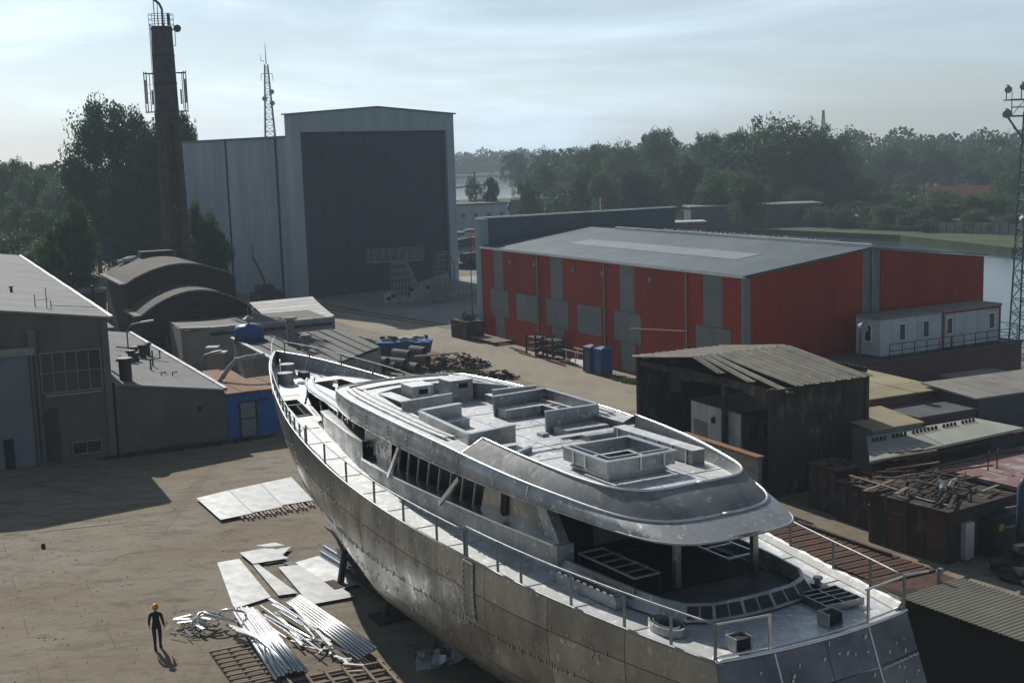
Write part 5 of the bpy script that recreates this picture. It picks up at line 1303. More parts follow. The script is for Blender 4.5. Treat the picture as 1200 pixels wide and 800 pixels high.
q = MB(); q.bar((.1, -3.3, 7.02), (-.1, -4.1, 7.05), .05); q.build('guard_rail', 'alu_tube', yt)
# --- supports under the hull
def trestle(x, y, h, lean, label, b2_=True):
    p = yloc(x, y, 0)
    t = thing('hull_prop', label, 'prop', p, RAD(119), 'props under the yacht hull')
    q = MB(); q.bar((0, 0, 0), (0, -lean, h), .24); q.build('post', 'rust_dark', t)
    q = MB(); q.bar((-.9, -1.2, 0), (-.05, -lean * .6, h * .65), .16); q.bar((.3, -1.3, 0), (.05, -lean * .6, h * .65), .16); q.build('brace', 'rust_dark', t)
    q = MB(); q.b2(-.6, .6, -1.0, .5, 0, .14); q.build('foot_plate', 'rust_dark', t)
    return t
for (x, y, h, ln, lab) in ((27.6, 2.9, 2.3, .5, 'dark steel prop under the bow, foremost of the row of props'), (22.6, 2.9, 1.5, .4, 'dark steel prop beside the bent sheet metal, second of the row of props'),
                         (17.6, 3.1, 1.4, .4, 'dark steel prop in the shade beneath the middle of the yacht'), (12.0, 3.2, 1.4, .4, 'dark steel prop in deep shade nearest the stern of the yacht')):
    trestle(x, y, h, ln, lab)
for i, x in enumerate((33.5, 27.5, 21.5, 15.5, 9.5, 4.0)):
    kb = thing('keel_block', 'timber block stack under the yacht keel, number %d from the bow' % (i + 1), 'keel block', yloc(x, 0, 0), RAD(119), 'keel blocks')
    kb['label'] = 'timber keel block stack in the shade under the yacht keel'
    for k in range(3):
        q = MB(); q.box((0, 0, .16 + .3 * k), (.5 if k % 2 else 1.2, 1.2 if k % 2 else .5, .29)); q.build('timber', 'wood', kb)

# ================================================================== YARD THINGS
rnd = random.Random(21)
# --- aluminium plates on pallets (upper group)
def plate_thing(nm, label, poly, z, th=.012, m='alu_sheet', group=None, bend=0):
    cx = sum(p[0] for p in poly) / len(poly); cy = sum(p[1] for p in poly) / len(poly)
    q = MB(); q.prism([(p[0] - cx, p[1] - cy) for p in poly], 0, th)
    o = q.build(nm, m, None, loc=(cx, cy, z)); return tag(o, label, 'metal sheet', group)
A_, B_, C_, D_ = (-18.3, 70.9), (-13.5, 74.9), (-11.3, 69.3), (-15.9, 66.3)
def quadpt(u, v): return tuple(lerp(lerp(A_[k], B_[k], u), lerp(D_[k], C_[k], u), v) for k in (0, 1))
names3 = ['leftmost of the three big aluminium sheets laid side by side on battens', 'middle one of the three big aluminium sheets laid side by side on battens', 'big aluminium sheet on battens lying closest to the yacht bow']
for i in range(3):
    u0, u1 = i / 3 + (.004 if i else 0), (i + 1) / 3
    dv = (.04, .0, -.06)[i]
    plate_thing('aluminium_sheet', names3[i], [quadpt(u0, dv if i == 0 else 0), quadpt(u0, 1 + dv), quadpt(u1, 1 + dv * .5), quadpt(u1, 0)], .16 + .004 * i, .012, group='big sheets on battens')
bp_ = thing('batten_rack', 'row of pinkish timber battens under the big aluminium sheets', 'timber rack', (0, 0, 0))
for k in range(20):
    u = .22 + .039 * k
    a, b_ = quadpt(u, .55), quadpt(u - .01 + .02 * rnd.random(), 1.10 + .03 * (k % 3))
    q = MB(); q.bar((a[0], a[1], .10), (b_[0], b_[1], .10), .11, .09); q.build('batten', 'wood_pale', bp_)
for v in (.7, 1.0):
    a, b_ = quadpt(.2, v), quadpt(1, v - .03); q = MB(); q.bar((a[0], a[1], .03), (b_[0], b_[1], .03), .1, .05); q.build('bearer', 'wood_pale', bp_)
# --- cut plates (lower group)
plate_thing('aluminium_sheet', 'large speckled aluminium sheet left of the cut offcuts', [(-14.4, 59.0), (-13.45, 59.5), (-10.9, 53.9), (-12.2, 52.6), (-12.35, 52.9)], .09)
plate_thing('aluminium_sheet', 'wide aluminium sheet beside the bent sheet near the yacht', [(-11.3, 58.0), (-10.1, 58.4), (-7.2, 53.6), (-9.0, 52.75)], .10)
plate_thing('aluminium_offcut', 'long triangular aluminium offcut between the two larger sheets', [(-12.7, 58.7), (-12.5, 58.8), (-9.8, 54.3), (-10.6, 54.05)], .10)
plate_thing('aluminium_offcut', 'irregular notched aluminium offcut topmost of the cut pieces', [(-13.6, 60.3), (-12.3, 61.0), (-11.9, 60.7), (-11.2, 61.0), (-11.4, 59.7), (-11.0, 59.2), (-12.6, 58.5)], .14, m='alu_sheet')
plate_thing('aluminium_offcut', 'small pointed aluminium offcut above the notched one', [(-13.0, 61.2), (-12.1, 61.6), (-11.5, 61.1), (-12.3, 60.9)], .2)
for k, poly in enumerate(([(-12.2, 58.9), (-11.4, 59.4), (-11.2, 59.0), (-12.0, 58.6)], [(-11.2, 58.7), (-10.9, 58.9), (-10.5, 58.4), (-10.8, 58.2)])):
    q = plate_thing('flat_bar', ('dark flat bar under the notched offcut', 'short dark flat bar beside the wide sheet')[k], poly, .05, .04, 'steel_dark')
bs = thing('bent_sheet', 'bent aluminium sheet with an upturned flange beside the dark props', 'metal sheet', (-8.6, 56.8, 0), RAD(-58))
q = MB(); q.slab([[(-2.6, -.75, .12), (2.2, -.75, .1)], [(-2.6, .45, .2), (2.2, .45, .2)], [(-2.6, .85, .85), (2.2, .85, .8)]], .02); q.build('sheet', 'alu_sheet', bs)
for y, z in ((.55, .42), (.72, .66)):
    q = MB(); q.tube([(-2.6, y, z), (2.0, y, z - .04)], .04); q.build('edge_rod', 'alu_tube', bs)
st = thing('steel_tray', 'dark steel tray sloping beside the hull prop', 'tray', (-6.2, 54.6, 0), RAD(-62))
q = MB(); q.slab([[(-2.6, -.7, .3), (2.6, -.7, .25)], [(-2.6, .7, 1.2), (2.6, .7, 1.1)]], .05); q.build('plate', 'rust_dark', st)
q = MB(); q.bar((-2.6, -.75, .35), (2.6, -.75, .3), .12); q.bar((-2.6, .75, 1.2), (2.6, .75, 1.1), .1); q.build('edge_beam', 'rust', st)
q = MB(); q.bar((-2.2, .6, 0), (-2.2, .6, 1.1), .12); q.bar((2.2, .6, 0), (2.2, .6, 1.0), .12); q.build('leg', 'rust_dark', st)
# --- tubes and profiles: each length a thing
def pix_dir(a, b_): return Vector((b_[0] - a[0], b_[1] - a[1], 0))
tubes = []
for k in range(9):
    t = k / 8
    a = (lerp(-12.1, -11.2, t), lerp(51.85, 51.95, t)); b_ = (lerp(-9.0, -8.0, t), lerp(44.6, 45.2, t))
    z = .22 + .10 * math.sin(math.pi * t) + (k % 2) * .05
    q = MB(); q.tube([(0, 0, 0), (b_[0] - a[0], b_[1] - a[1], .02)], .075, n=8)
    o = q.build('aluminium_tube', 'alu_tube', None, smooth=True, loc=(a[0], a[1], z))
    tag(o, 'long straight aluminium tube in the parallel bundle right of the curled strips', 'tube', 'bundle of straight tubes')
for k in range(7):
    t = k / 6
    a = (lerp(-10.0, -9.5, t), lerp(52.8, 53.1, t)); b_ = (lerp(-6.15, -5.55, t), lerp(46.2, 46.8, t))
    q = MB(); q.tube([(0, 0, 0), (b_[0] - a[0], b_[1] - a[1], .05)], .055 + .02 * (k > 4), n=8)
    o = q.build('aluminium_tube', 'alu_tube', None, smooth=True, loc=(a[0], a[1], .2 + .03 * k))
    tag(o, 'long gleaming aluminium tube at the right edge of the profile heap', 'tube', 'gleaming tubes')
for k in range(13):
    t = k / 12; a = (lerp(-11.0, -9.9, t) + .7 * math.sin(k), lerp(52.3, 52.6, t) - 1.4 * rnd.random()); L_ = rnd.uniform(2.6, 5.6)
    an = math.atan2(-6.6, 4.1) + rnd.uniform(-.16, .12)
    q = MB(); 
    if k % 3: q.box((L_ / 2, 0, 0), (L_, rnd.uniform(.06, .16), .04))
    else: q.tube([(0, 0, 0), (L_ * .5, .12, .0), (L_, .0, .03)], .04)
    o = q.build('aluminium_profile', 'alu_tube', None, loc=(a[0], a[1], .12 + .035 * k)); o.rotation_euler = (0, 0, an)
    tag(o, 'loose aluminium profile jumbled left of the gleaming tubes', 'profile', 'jumbled profiles')
for k in range(16):
    t = k / 15; x = lerp(-9.0, -5.9, t); y = lerp(49.0, 45.6, t)
    o = MB().box((0, 0, 0), (rnd.uniform(.35, .9), rnd.uniform(.05, .14), .05)).build('short_offcut', 'alu_tube', None, loc=(x + rnd.uniform(-.35, .2), y + rnd.uniform(-.3, .3), .13 + .02 * (k % 5))); o.rotation_euler = (0, 0, rnd.uniform(0, 3))
    tag(o, 'short aluminium offcut at the near end of the profile heap', 'offcut', 'short offcuts')
edge = MB(); edge.tube([(-11.1, 52.6, .16), (-9.6, 50.2, .2), (-8.4, 48.6, .24), (-6.6, 46.9, .24)], .06)
tag(edge.build('bent_tube', 'alu_tube', None, smooth=True), 'bent tube running along the left edge of the profile heap', 'tube')
# curved strips
for k in range(4):
    cx, cy = -12.9 + .32 * (k % 4), 50.2 + .38 * k * .6; r_ = .55 + .12 * (k % 3)
    q = MB(); q.tube([(r_ * 1.0 * math.cos(a * .36 + k), r_ * .55 * math.sin(a * .36 + k), .10 + .3 * math.sin(a * .35)) for a in range(11)], .055, n=6)
    o = q.build('curled_strip', 'alu_tube', None, smooth=True, loc=(cx, cy, .22 + .05 * k)); tag(o, 'curled aluminium strip tangled at the left end of the tube bundle', 'strip', 'curled strips')
for k in range(4):
    q = MB(); q.tube([(0, 0, 0), (1.0, -.9, .05), (1.9, -2.4, .08), (2.4 + .15 * k, -4.1, .04)], .06)
    o = q.build('curved_rib', 'alu_tube', None, smooth=True, loc=(-12.0 + .2 * k, 50.1 - .35 * k, .3 + .04 * k)); tag(o, 'long curved aluminium rib sweeping beside the straight tube bundle', 'rib', 'curved ribs')
# dark scrap and ladder-like rack under the strips
rk2 = thing('pallet_rack', 'ladder-like timber rack under the curled strips and tubes', 'rack', (-12.6, 49.9, 0), RAD(-64))
for k in range(4, 13):
    q = MB(); q.bar((.3 + .45 * k, -.55, .10), (.3 + .45 * k, .95, .10), .09, .06); q.build('slat', 'wood', rk2)
for y in (-.5, .2, .9):
    q = MB(); q.bar((2.0, y, .045), (5.9, y, .045), .1, .07); q.build('rail', 'rust_dark', rk2)
sc = thing('scrap_bundle', 'bundle of dark crumpled strips left of the curled aluminium', 'scrap', (-13.4, 50.0, 0))
q = MB()
for k in range(34):
    a = rnd.uniform(0, 3); x, y = rnd.uniform(-.8, .9), rnd.uniform(-.9, 1.2); l_ = rnd.uniform(.3, .9); q.bar((x, y, rnd.uniform(.03, .3)), (x + l_ * math.cos(a), y + l_ * math.sin(a), rnd.uniform(.03, .35)), .05, .02)
q.build('strip_tangle', 'steel_dark', sc)
for k in range(6):
    x, y = rnd.uniform(-.9, .6), rnd.uniform(-.5, 1.4)
    q = MB(); q.box((x, y, .34), (.7, .14, .02), rnd.uniform(-1, 1)); q.build('bright_strip', 'alu_tube', sc)
gr = thing('timber_grid', 'tan timber grid frame lying in front of the tube heap', 'grid frame', (-6.6, 45.6, 0), RAD(24))
for k in range(5):
    q = MB(); q.bar((-2.4, -.8 * k, .1), (1.5, -.8 * k, .1), .12, .1); q.build('long_bar', 'wood', gr)
for k in range(6):
    q = MB(); q.bar((-2.2 + .7 * k, .1, .19), (-2.2 + .7 * k, -3.4, .19), .1, .07); q.build('cross_bar', 'wood', gr)
for (x, y, s_, lab) in ((-2.1, 46.4, 1.2, 'crumpled shiny sheet scrap in the shade beside the keel'), (-3.2, 45.4, .8, 'smaller crumpled metal scrap just left of the shiny one')):
    q = MB(); n = 6
    q.grid([[(s_ * (u - 2.5) * .35, s_ * (w - 2.5) * .35, .25 + s_ * rnd.uniform(0, .7)) for w in range(n)] for u in range(n)]); o = q.build('metal_scrap', 'alu_sheet', None, loc=(x, y, 0)); tag(o, lab, 'scrap')
# white smear on ground and small stone/bucket at left
tag(MB().box((-23.2, 66.2, .01), (4.6, .35, .02), RAD(18)).build('concrete_strip', 'road'), 'pale concrete strip flush in the yard near the hall shadow', 'strip')
q = MB(); q.tube([(0, 0, 0), (0, 0, .1), (0, 0, .2), (0, 0, .24)], [.10, .12, .09, .04], n=9); tag(q.build('dark_bucket', 'steel_dark', None, loc=(-24.0, 62.6, 0)), 'small dark bucket standing alone on the left of the yard', 'bucket')

# --- small debris strewn over the yard
for (nm, lab, m_, n_, lo, hi) in (('yard_debris', 'small stones and bits of debris strewn over the yard', 'oil', 500, .015, .05), ('pale_chips', 'pale chips of concrete strewn over the yard', 'whitewash', 110, .01, .03)):
    q = MB()
    for k in range(n_):
        x, y = rnd.uniform(-30, -6), rnd.uniform(42, 86)
        if k % 2: x, y = -22 + rnd.gauss(0, 5), 60 + rnd.gauss(0, 9)
        if x > -6 or (x > -19 and 65 < y < 76): continue
        s_ = rnd.uniform(lo, hi); q.box((x, y, s_ * .25), (s_ * 1.4, s_, s_ * .6), rnd.random() * 3)
    setting(q.build(nm, m_), lab, 'stuff')
# --- person
pr = thing('person', 'person in dark work clothes and an orange hard hat walking across the yard', 'person', (-14.42, 48.55, 0), RAD(8))
def skinned(nm, pts, edges, radii, m, parent, sub=2):
    me = bpy.data.meshes.new(nm); me.from_pydata(pts, edges, []); me.materials.append(M[m])
    o = link(nm, me, parent)
    md = o.modifiers.new('skin', 'SKIN'); md.use_smooth_shade = True
    for i, r in enumerate(radii):
        sv = me.skin_vertices[0].data[i]
        sv.radius = (r, r) if not isinstance(r, tuple) else r
        sv.use_root = (i == 0)
    s_ = o.modifiers.new('sub', 'SUBSURF'); s_.levels = sub; s_.render_levels = sub
    return o
# facing +y locally (walking away); x to his right
P = [(0, 0, .95), (0, 0, 1.12), (0, .01, 1.30), (0, 0, 1.44), (0, .01, 1.53),            # 0 pelvis 1 waist 2 chest 3 shoulder 4 neck
     (.11, .02, .90), (.10, .12, .50), (.09, .10, .10), (.09, .24, .04),                  # 5 hip r 6 knee 7 ankle 8 toe
     (-.11, -.01, .90), (-.09, -.02, .48), (-.07, -.20, .10), (-.07, -.09, .035),         # 9..12
     (.20, 0, 1.42), (.27, -.07, 1.16), (.29, .03, .92),                                  # 13 sh 14 elbow 15 wrist
     (-.20, 0, 1.42), (-.27, .02, 1.15), (-.29, .13, .93)]
Eg = [(0, 1), (1, 2), (2, 3), (3, 4), (0, 5), (5, 6), (6, 7), (7, 8), (0, 9), (9, 10), (10, 11), (11, 12), (3, 13), (13, 14), (14, 15), (3, 16), (16, 17), (17, 18)]
Rr = [(.16, .12), (.15, .11), (.18, .13), (.13, .10), .065, .10, .075, .055, .05, .10, .075, .055, .05, .075, .055, .045, .075, .055, .045]
skinned('work_clothes', P, Eg, Rr, 'cloth_navy', pr)
q = MB()
hd = bpy.data.meshes.new('head'); bm = bmesh.new(); bmesh.ops.create_uvsphere(bm, u_segments=16, v_segments=12, radius=.1)
for v in bm.verts:
    v.co.z *= 1.22; v.co.y *= 1.08
    if v.co.z < 0: v.co.x *= 1 + v.co.z * 1.8; 
    if v.co.y > .085 and abs(v.co.x) < .03 and -.04 < v.co.z < .02: v.co.y += .018      # nose
bm.to_mesh(hd); bm.free(); hd.materials.append(M['skin'])
for p in hd.polygons: p.use_smooth = True
link('head', hd, pr, loc=(0, .03, 1.66))
q = MB(); q.tube([(0, .0, 1.52), (0, .02, 1.60)], .055, n=10); q.build('neck', 'skin', pr, smooth=True)
for s_ in (-1, 1):
    q = MB(); q.tube([(s_ * .10, .03, 1.63), (s_ * .113, .03, 1.67)], [.018, .025], n=6); q.build('ear', 'skin', pr)
    q = MB(); q.cyl((s_ * .035, .128, 1.675), (s_ * .035, .137, 1.675), .011, n=6); q.build('eye', 'boot', pr)
    wx, wy_, wz = (.29, .03, .92) if s_ > 0 else (-.29, .13, .93)
    hp = [(wx, wy_, wz), (wx, wy_ + .02, wz - .06), (wx, wy_ + .03, wz - .10)]
    pts = list(hp); ed = [(0, 1), (1, 2)]; rr_ = [(.022, .03), (.02, .042), (.018, .04)]
    for f in range(4):
        dy = -.03 + .02 * f; ln = (.055, .068, .072, .062)[f]
        i0 = len(pts); pts += [(wx, wy_ + .03 + dy, wz - .12), (wx - s_ * .008, wy_ + .03 + dy + .008, wz - .12 - ln * .55), (wx - s_ * .022, wy_ + .03 + dy + .012, wz - .12 - ln)]
        ed += [(2, i0), (i0, i0 + 1), (i0 + 1, i0 + 2)]; rr_ += [.011, .010, .008]
    i0 = len(pts); pts += [(wx - s_ * .01, wy_ + .06, wz - .07), (wx - s_ * .015, wy_ + .085, wz - .11)]; ed += [(1, i0), (i0, i0 + 1)]; rr_ += [.012, .009]
    skinned('hand', pts, ed, rr_, 'skin', pr, 1)
q = MB(); q.cyl((-.035, .125, 1.605), (.035, .125, 1.605), .009, n=6); q.build('mouth', 'skin', pr)
hm = MB(); n = 14
rows = [[(.125 * math.sin(b_ * math.pi / 2 / 6) * math.cos(a * 2 * math.pi / n), .145 * math.sin(b_ * math.pi / 2 / 6) * math.sin(a * 2 * math.pi / n), .125 * math.cos(b_ * math.pi / 2 / 6)) for a in range(n + 1)] for b_ in range(7)]
rows.append([(.150 * math.cos(a * 2 * math.pi / n), .165 * math.sin(a * 2 * math.pi / n) + (.035 if 2 < a < 5 else 0), -.012) for a in range(n + 1)])
hm.grid(rows); hm.build('hard_hat', 'helmet', pr, smooth=True, loc=(0, .02, 1.72))
for s_, (bx_, by_) in ((1, (.09, .15)), (-1, (-.07, -.16))):
    q = MB(); q.tube([(bx_, by_ - .09, .05), (bx_, by_ + .02, .06), (bx_, by_ + .13, .045), (bx_, by_ + .19, .03)], [.05, .055, .045, .02], n=8); q.build('boot', 'boot', pr, smooth=True)
q = MB(); q.tube([(.33, .05, .86), (.40, .12, 1.08)], .012); tag(q.build('hand_tool', 'steel_dark', None, loc=pr.location, smooth=False), 'short thin tool held in the walking person hand', 'tool')

# --- aluminium superstructure wreck on the apron
wk = thing('mast_section', 'tall grey slatted mast section with a ringed platform on the apron', 'superstructure', (-15.5, 168.8, 0), RAD(10))
Fq = [(-1.0, 0, .1), (2.9, 0, .1), (2.9, 0, 2.2), (1.2, 0, 5.3), (-1.0, 0, 5.3)]
q = MB(); q.prism([(-1.3, -1.4), (.8, -1.4), (.8, 1.4), (-1.3, 1.4)], 0, 5.2); q.build('tower', 'dark_wall', wk)
q = MB(); q.add([(.7, -1.5, 0), (3.4, -1.5, 2.0), (1.9, -1.5, 5.3), (-.4, -1.5, 5.3), (-.4, -1.5, 0), (.7, 1.4, 0), (3.4, 1.4, 2.0), (1.9, 1.4, 5.3), (-.4, 1.4, 5.3), (-.4, 1.4, 0)], [(0, 1, 2, 3, 4), (9, 8, 7, 6, 5), (1, 6, 7, 2), (2, 7, 8, 3)]); q.build('raked_face', 'scrap_grey', wk)
for k in range(5):
    for i in range(6):
        if i * .42 > 2.4 - k * .18 + .4: continue
        q = MB(); q.b2(-.3 + i * .42, -.06 + i * .42, -1.56, -1.505, .7 + k * .92, 1.3 + k * .92); q.build('cut_out', 'dark_wall', wk)
q = MB(); q.b2(-3.4, 3.8, -1.8, 1.6, 5.32, 5.44); q.build('platform', 'scrap_grey', wk)
q = MB()
for i in range(8):
    x = -3.4 + i * 1.03; q.bar((x, -1.8, 5.4), (x + .25, -1.8, 6.9), .07); q.bar((x, 1.6, 5.4), (x + .25, 1.6, 6.9), .07)
for z in (5.9, 6.4, 6.9):
    for y in (-1.8, 1.6): q.bar((-3.4 + .17 * (z - 5.4), y, z), (4.1, y, z), .06)
q.bar((-3.3, -1.8, 6.9), (-3.3, 1.6, 6.9), .06); q.bar((3.9, -1.8, 6.9), (3.9, 1.6, 6.9), .06)
q.build('platform_railing', 'scrap_grey', wk)
wk2 = thing('hull_section', 'long low tapering grey aluminium hull section lying in front of the mast section', 'hull section', (-16.6, 166.8, 0), RAD(12))
for i in range(5):
    x0, x1 = i * 1.75, i * 1.75 + 1.72; h0, h1 = 1.4 + .42 * i, 1.4 + .42 * (i + 1)
    q = MB(); q.add([(x0, 0, 0), (x1, 0, 0), (x1, .3, h1), (x0, .3, h0), (x0, 1.8, 0), (x1, 1.8, 0), (x1, 1.6, h1), (x0, 1.6, h0)], [(0, 1, 2, 3), (7, 6, 5, 4), (3, 2, 6, 7), (0, 3, 7, 4), (1, 5, 6, 2)]); q.build('plating', 'scrap_grey', wk2)
for (x, z) in ((1.0, .7), (3.4, 1.4), (5.6, 1.6), (.4, .4)):
    q = MB(); q.b2(x, x + .5, -.04, .2, z, z + .4); q.build('opening', 'dark_void', wk2)
for j, (x0, y0, tilt) in enumerate(((-8.6, 167.2, .1), )):
    lf = thing('wire_frame', 'upright oval aluminium framework standing right of the mast section', 'framework', (x0, y0, 0), RAD(15))
    q = MB(); ov = [(1.35 * math.cos(a * math.pi / 9), 0, 3.9 + 2.7 * math.sin(a * math.pi / 9)) for a in range(19)]; q.tube(ov, .07, n=5); ov2 = [(p[0] * .9 + .5, 1.1, p[2] * .95) for p in ov]; q.tube(ov2, .06, n=5)
    q.build('oval_hoop', 'scrap_grey', lf)
    for k in range(7):
        z = 1.6 + .75 * k; w_ = 1.35 * math.sqrt(max(0.05, 1 - ((z - 3.9) / 2.7) ** 2)); q = MB(); q.bar((-w_, 0, z), (w_, 0, z), .06); q.bar((-w_, 0, z), (.5, 1.1, z), .05); q.build('cross_bar', 'scrap_grey', lf)
    q = MB()
    for x in (-.6, 0, .6): q.bar((x, 0, 1.4), (x, 0, 6.3), .05)
    q.bar((-1.2, 0, 1.0), (-1.8, -.6, 0), .12); q.bar((1.0, 0, 1.6), (1.6, 0, 0), .1); q.build('upright', 'scrap_grey', lf)
for k, (x, y, r_, s_, lab) in enumerate(((-9.6, 164.0, 40, 1.4, 'slanting aluminium ladder-like frame on the apron below the oval framework'), (-6.8, 165.5, 10, 1.1, 'low tangle of aluminium frames at the right edge of the apron'), (-5.2, 168.5, -20, 1.0, 'furthest low aluminium frame, beside the corner of the red hall'))):
    t = thing('aluminium_framework', lab, 'framework', (x, y, 0), RAD(r_))
    for a in range(3):
        q = MB(); q.bar((-2 * s_, .6 * a, .2), (2 * s_, .6 * a, 1.5 - .3 * k), .12); q.build('long_member', 'scrap_grey', t)
    for a in range(7):
        q = MB(); u = -2 * s_ + a * .62 * s_; z = lerp(.2, 1.5 - .3 * k, a * .155); q.bar((u, 0, z), (u, 1.2, z + .1), .09); q.bar((u, 0, z), (u + .3, .1, z + rnd.uniform(.4, 1.2)), .06); q.build('short_member', 'scrap_grey', t)
# --- small items along the red hall
def bollard(x, y, lab):
    t = thing('yellow_bin', lab, 'bin', (x, y, 0), .3)
    q = MB(); q.tube([(0, 0, 0), (0, 0, 1.35), (0, 0, 1.42)], [.48, .5, .44], n=10); q.build('body', 'yellow', t)
    q = MB(); q.cyl((0, 0, 1.42), (0, 0, 1.62), .53, .5, n=10); q.build('lid', 'yellow', t)
bollard(-4.5, 135.6, 'yellow bin at the end of the apron rail beside the red hall corner')
bollard(-1.0, 131.6, 'yellow bin standing against the front of the red hall')
sk = thing('dark_skip', 'dark rusty skip heaped with scrap at the corner of the red hall', 'skip', (-4.6, 132.6, 0), RAD(-60))
q = MB(); q.prism([(-1.8, -1), (1.8, -1), (1.8, 1), (-1.8, 1)], 0, 1.9); q.build('body', 'rust_dark', sk)
q = MB()
for k in range(40): q.bar((rnd.uniform(-1.7, 1.7), rnd.uniform(-.9, .9), 1.7), (rnd.uniform(-1.7, 1.7), rnd.uniform(-.9, .9), rnd.uniform(1.9, 2.7)), .08, .05)
q.build('scrap_heap', 'rust_dark', sk)['kind'] = 'stuff'
# pallet stack of planks
pk = thing('plank_stack', 'flat stack of pale planks lying in front of the red hall corner', 'plank stack', (-2.3, 129.8, 0), RAD(-62))
for k in range(15):
    q = MB(); q.box((-3.2 + .46 * k, rnd.uniform(-.15, .15), .32 + .02 * (k % 3)), (.30, 2.4, .07), rnd.uniform(-.06, .06)); q.build('plank', 'wood_pale', pk)
for y in (-.9, .9):
    q = MB(); q.b2(-3.4, 3.5, y - .08, y + .08, 0, .28); q.build('bearer', 'rust_dark', pk)
# dark rack frames
for i, (x, y, lab) in enumerate(((2.3, 119.4, 'left of the two dark welded racks in front of the red hall'), (3.8, 117.2, 'right of the two dark welded racks in front of the red hall'))):
    t = thing('steel_rack', lab, 'rack', (x, y, 0), RAD(-62))
    for xx in (-.9, .9):
        for yy in (-.6, .6):
            q = MB(); q.bar((xx, yy, 0), (xx, yy, 2.1), .14); q.build('post', 'rust_dark', t)
    for z in (.5, 1.1, 1.7):
        q = MB(); q.b2(-1.0, 1.0, -.65, .65, z, z + .1); q.build('shelf', 'rust_dark', t)
for k in range(7):
    x0, y0 = lerp(-.2, 4.8, k / 6), lerp(124.6, 114.2, k / 6)
    q = MB(); q.bar((0, 0, 0), (1.5, -3.2, .02), .14, .1); o = q.build('long_beam', 'rust' if k % 2 else 'wood', None, loc=(x0 - .4 * (k % 3), y0, .08)); tag(o, 'long low beam lying beside the roadway in front of the red hall', 'beam', 'beams along the red hall')
tp2 = MB(); tp2.grid([[(4.2 + .5 * u + .35 * w, 114.9 - .95 * u + .2 * w + .1 * (u % 2), .12 + .35 * rnd.random() * (1 if 0 < u < 4 else .2)) for w in range(4)] for u in range(5)])
tag(tp2.build('white_tarpaulin', 'whitewash'), 'crumpled white tarpaulin on the ground near the blue cabins', 'tarpaulin')
tr2 = thing('white_trestle', 'thin white trestle rails standing left of the blue cabins', 'trestle', (5.6, 112.6, 0), RAD(-62))
for y in (0, 1.2):
    q = MB(); q.bar((-2.2, y, 1.3), (2.4, y, 1.3), .09); q.build('rail', 'whitewash', tr2)
for x in (-1.6, 0, 1.8):
    q = MB(); q.bar((x, 0, 0), (x, 0, 1.25), .07); q.bar((x, 1.2, 0), (x, 1.2, 1.25), .07); q.build('leg', 'whitewash', tr2)
def portaloo(x, y, lab, m):
    t = thing('portable_toilet', lab, 'toilet cabin', (x, y, 0), RAD(-62), 'portable toilets')
    q = MB(); q.b2(-.55, .55, -.55, .55, .08, 2.15); q.build('body', m, t)
    q = MB(); q.prism([(-.6, -.6), (.6, -.6), (.6, .6), (-.6, .6)], 2.15, 2.28); q.add([(-.6, -.6, 2.28), (.6, -.6, 2.28), (.6, .6, 2.28), (-.6, .6, 2.28), (-.3, 0, 2.45), (.3, 0, 2.45)], [(0, 1, 5, 4), (1, 2, 5), (2, 3, 4, 5), (3, 0, 4)]); q.build('roof', m, t)
    q = MB(); q.b2(-.4, .4, -.59, -.56, .15, 1.95); q.build('door', m, t)
    for xx in (-.52, .52):
        q = MB(); q.b2(xx - .06, xx + .06, -.62, -.5, .08, 2.15); q.build('corner_post', m, t)
portaloo(6.9, 109.2, 'left of two blue portable toilets by the red hall', 'blue_dark')
portaloo(7.75, 107.9, 'nearer, taller looking of the two portable toilets by the red hall', 'blue_plastic')
# scrap yard in the middle: skip with bags, pipes, rubble
bk = thing('blue_skip', 'blue skip piled with bright bags and scrap behind the yacht bow', 'skip', (-10.2, 120.0, 0), RAD(-5))
q = MB(); q.add([(-2.2, -1, 0), (2.2, -1, 0), (2.6, -1.1, 1.7), (-2.6, -1.1, 1.7), (-2.2, 1, 0), (2.2, 1, 0), (2.6, 1.1, 1.7), (-2.6, 1.1, 1.7)], [(0, 1, 2, 3), (7, 6, 5, 4), (0, 3, 7, 4), (1, 5, 6, 2), (3, 2, 6, 7)]); q.build('body', 'blue_paint', bk)
for k in range(5):
    q = MB(); q.bar((-2.2 + k * 1.1, -1.06, .05), (-2.4 + k * 1.2, -1.16, 1.65), .1); q.build('side_rib', 'blue_dark', bk)
for k in range(12):
    q = MB(); a = rnd.random() * 6; q.box((0, 0, 0), (rnd.uniform(.3, .8), rnd.uniform(.2, .6), rnd.uniform(.2, .5)), a)
    o = q.build('scrap_piece', rnd.choice(('whitewash', 'blue_plastic', 'steel_dark', 'alu_sheet', 'steel_mid')), None, loc=(-12.3 + .38 * k, 120 + rnd.uniform(-.7, .7), 1.85 + rnd.uniform(0, .25)))
    tag(o, 'piece of scrap piled on top of the blue skip', 'scrap', 'scrap in the blue skip')
pipes_ = [(a_, b_, c_ * .85, d_ * .85, e_ * .85) for (a_, b_, c_, d_, e_) in [(-12.6, 113.5, 0, 3.6, .45), (-11.4, 113.9, 0, 3.2, .5), (-11.9, 112.9, .85, 3.0, .42), (-10.6, 113.5, .4, 3.2, .48), (-10.0, 114.4, 1.15, 2.6, .45), (-9.2, 112.8, 0, 3.0, .5), (-8.4, 113.6, .6, 2.6, .5), (-8.5, 114.0, 1.5, 2.2, .46)]]
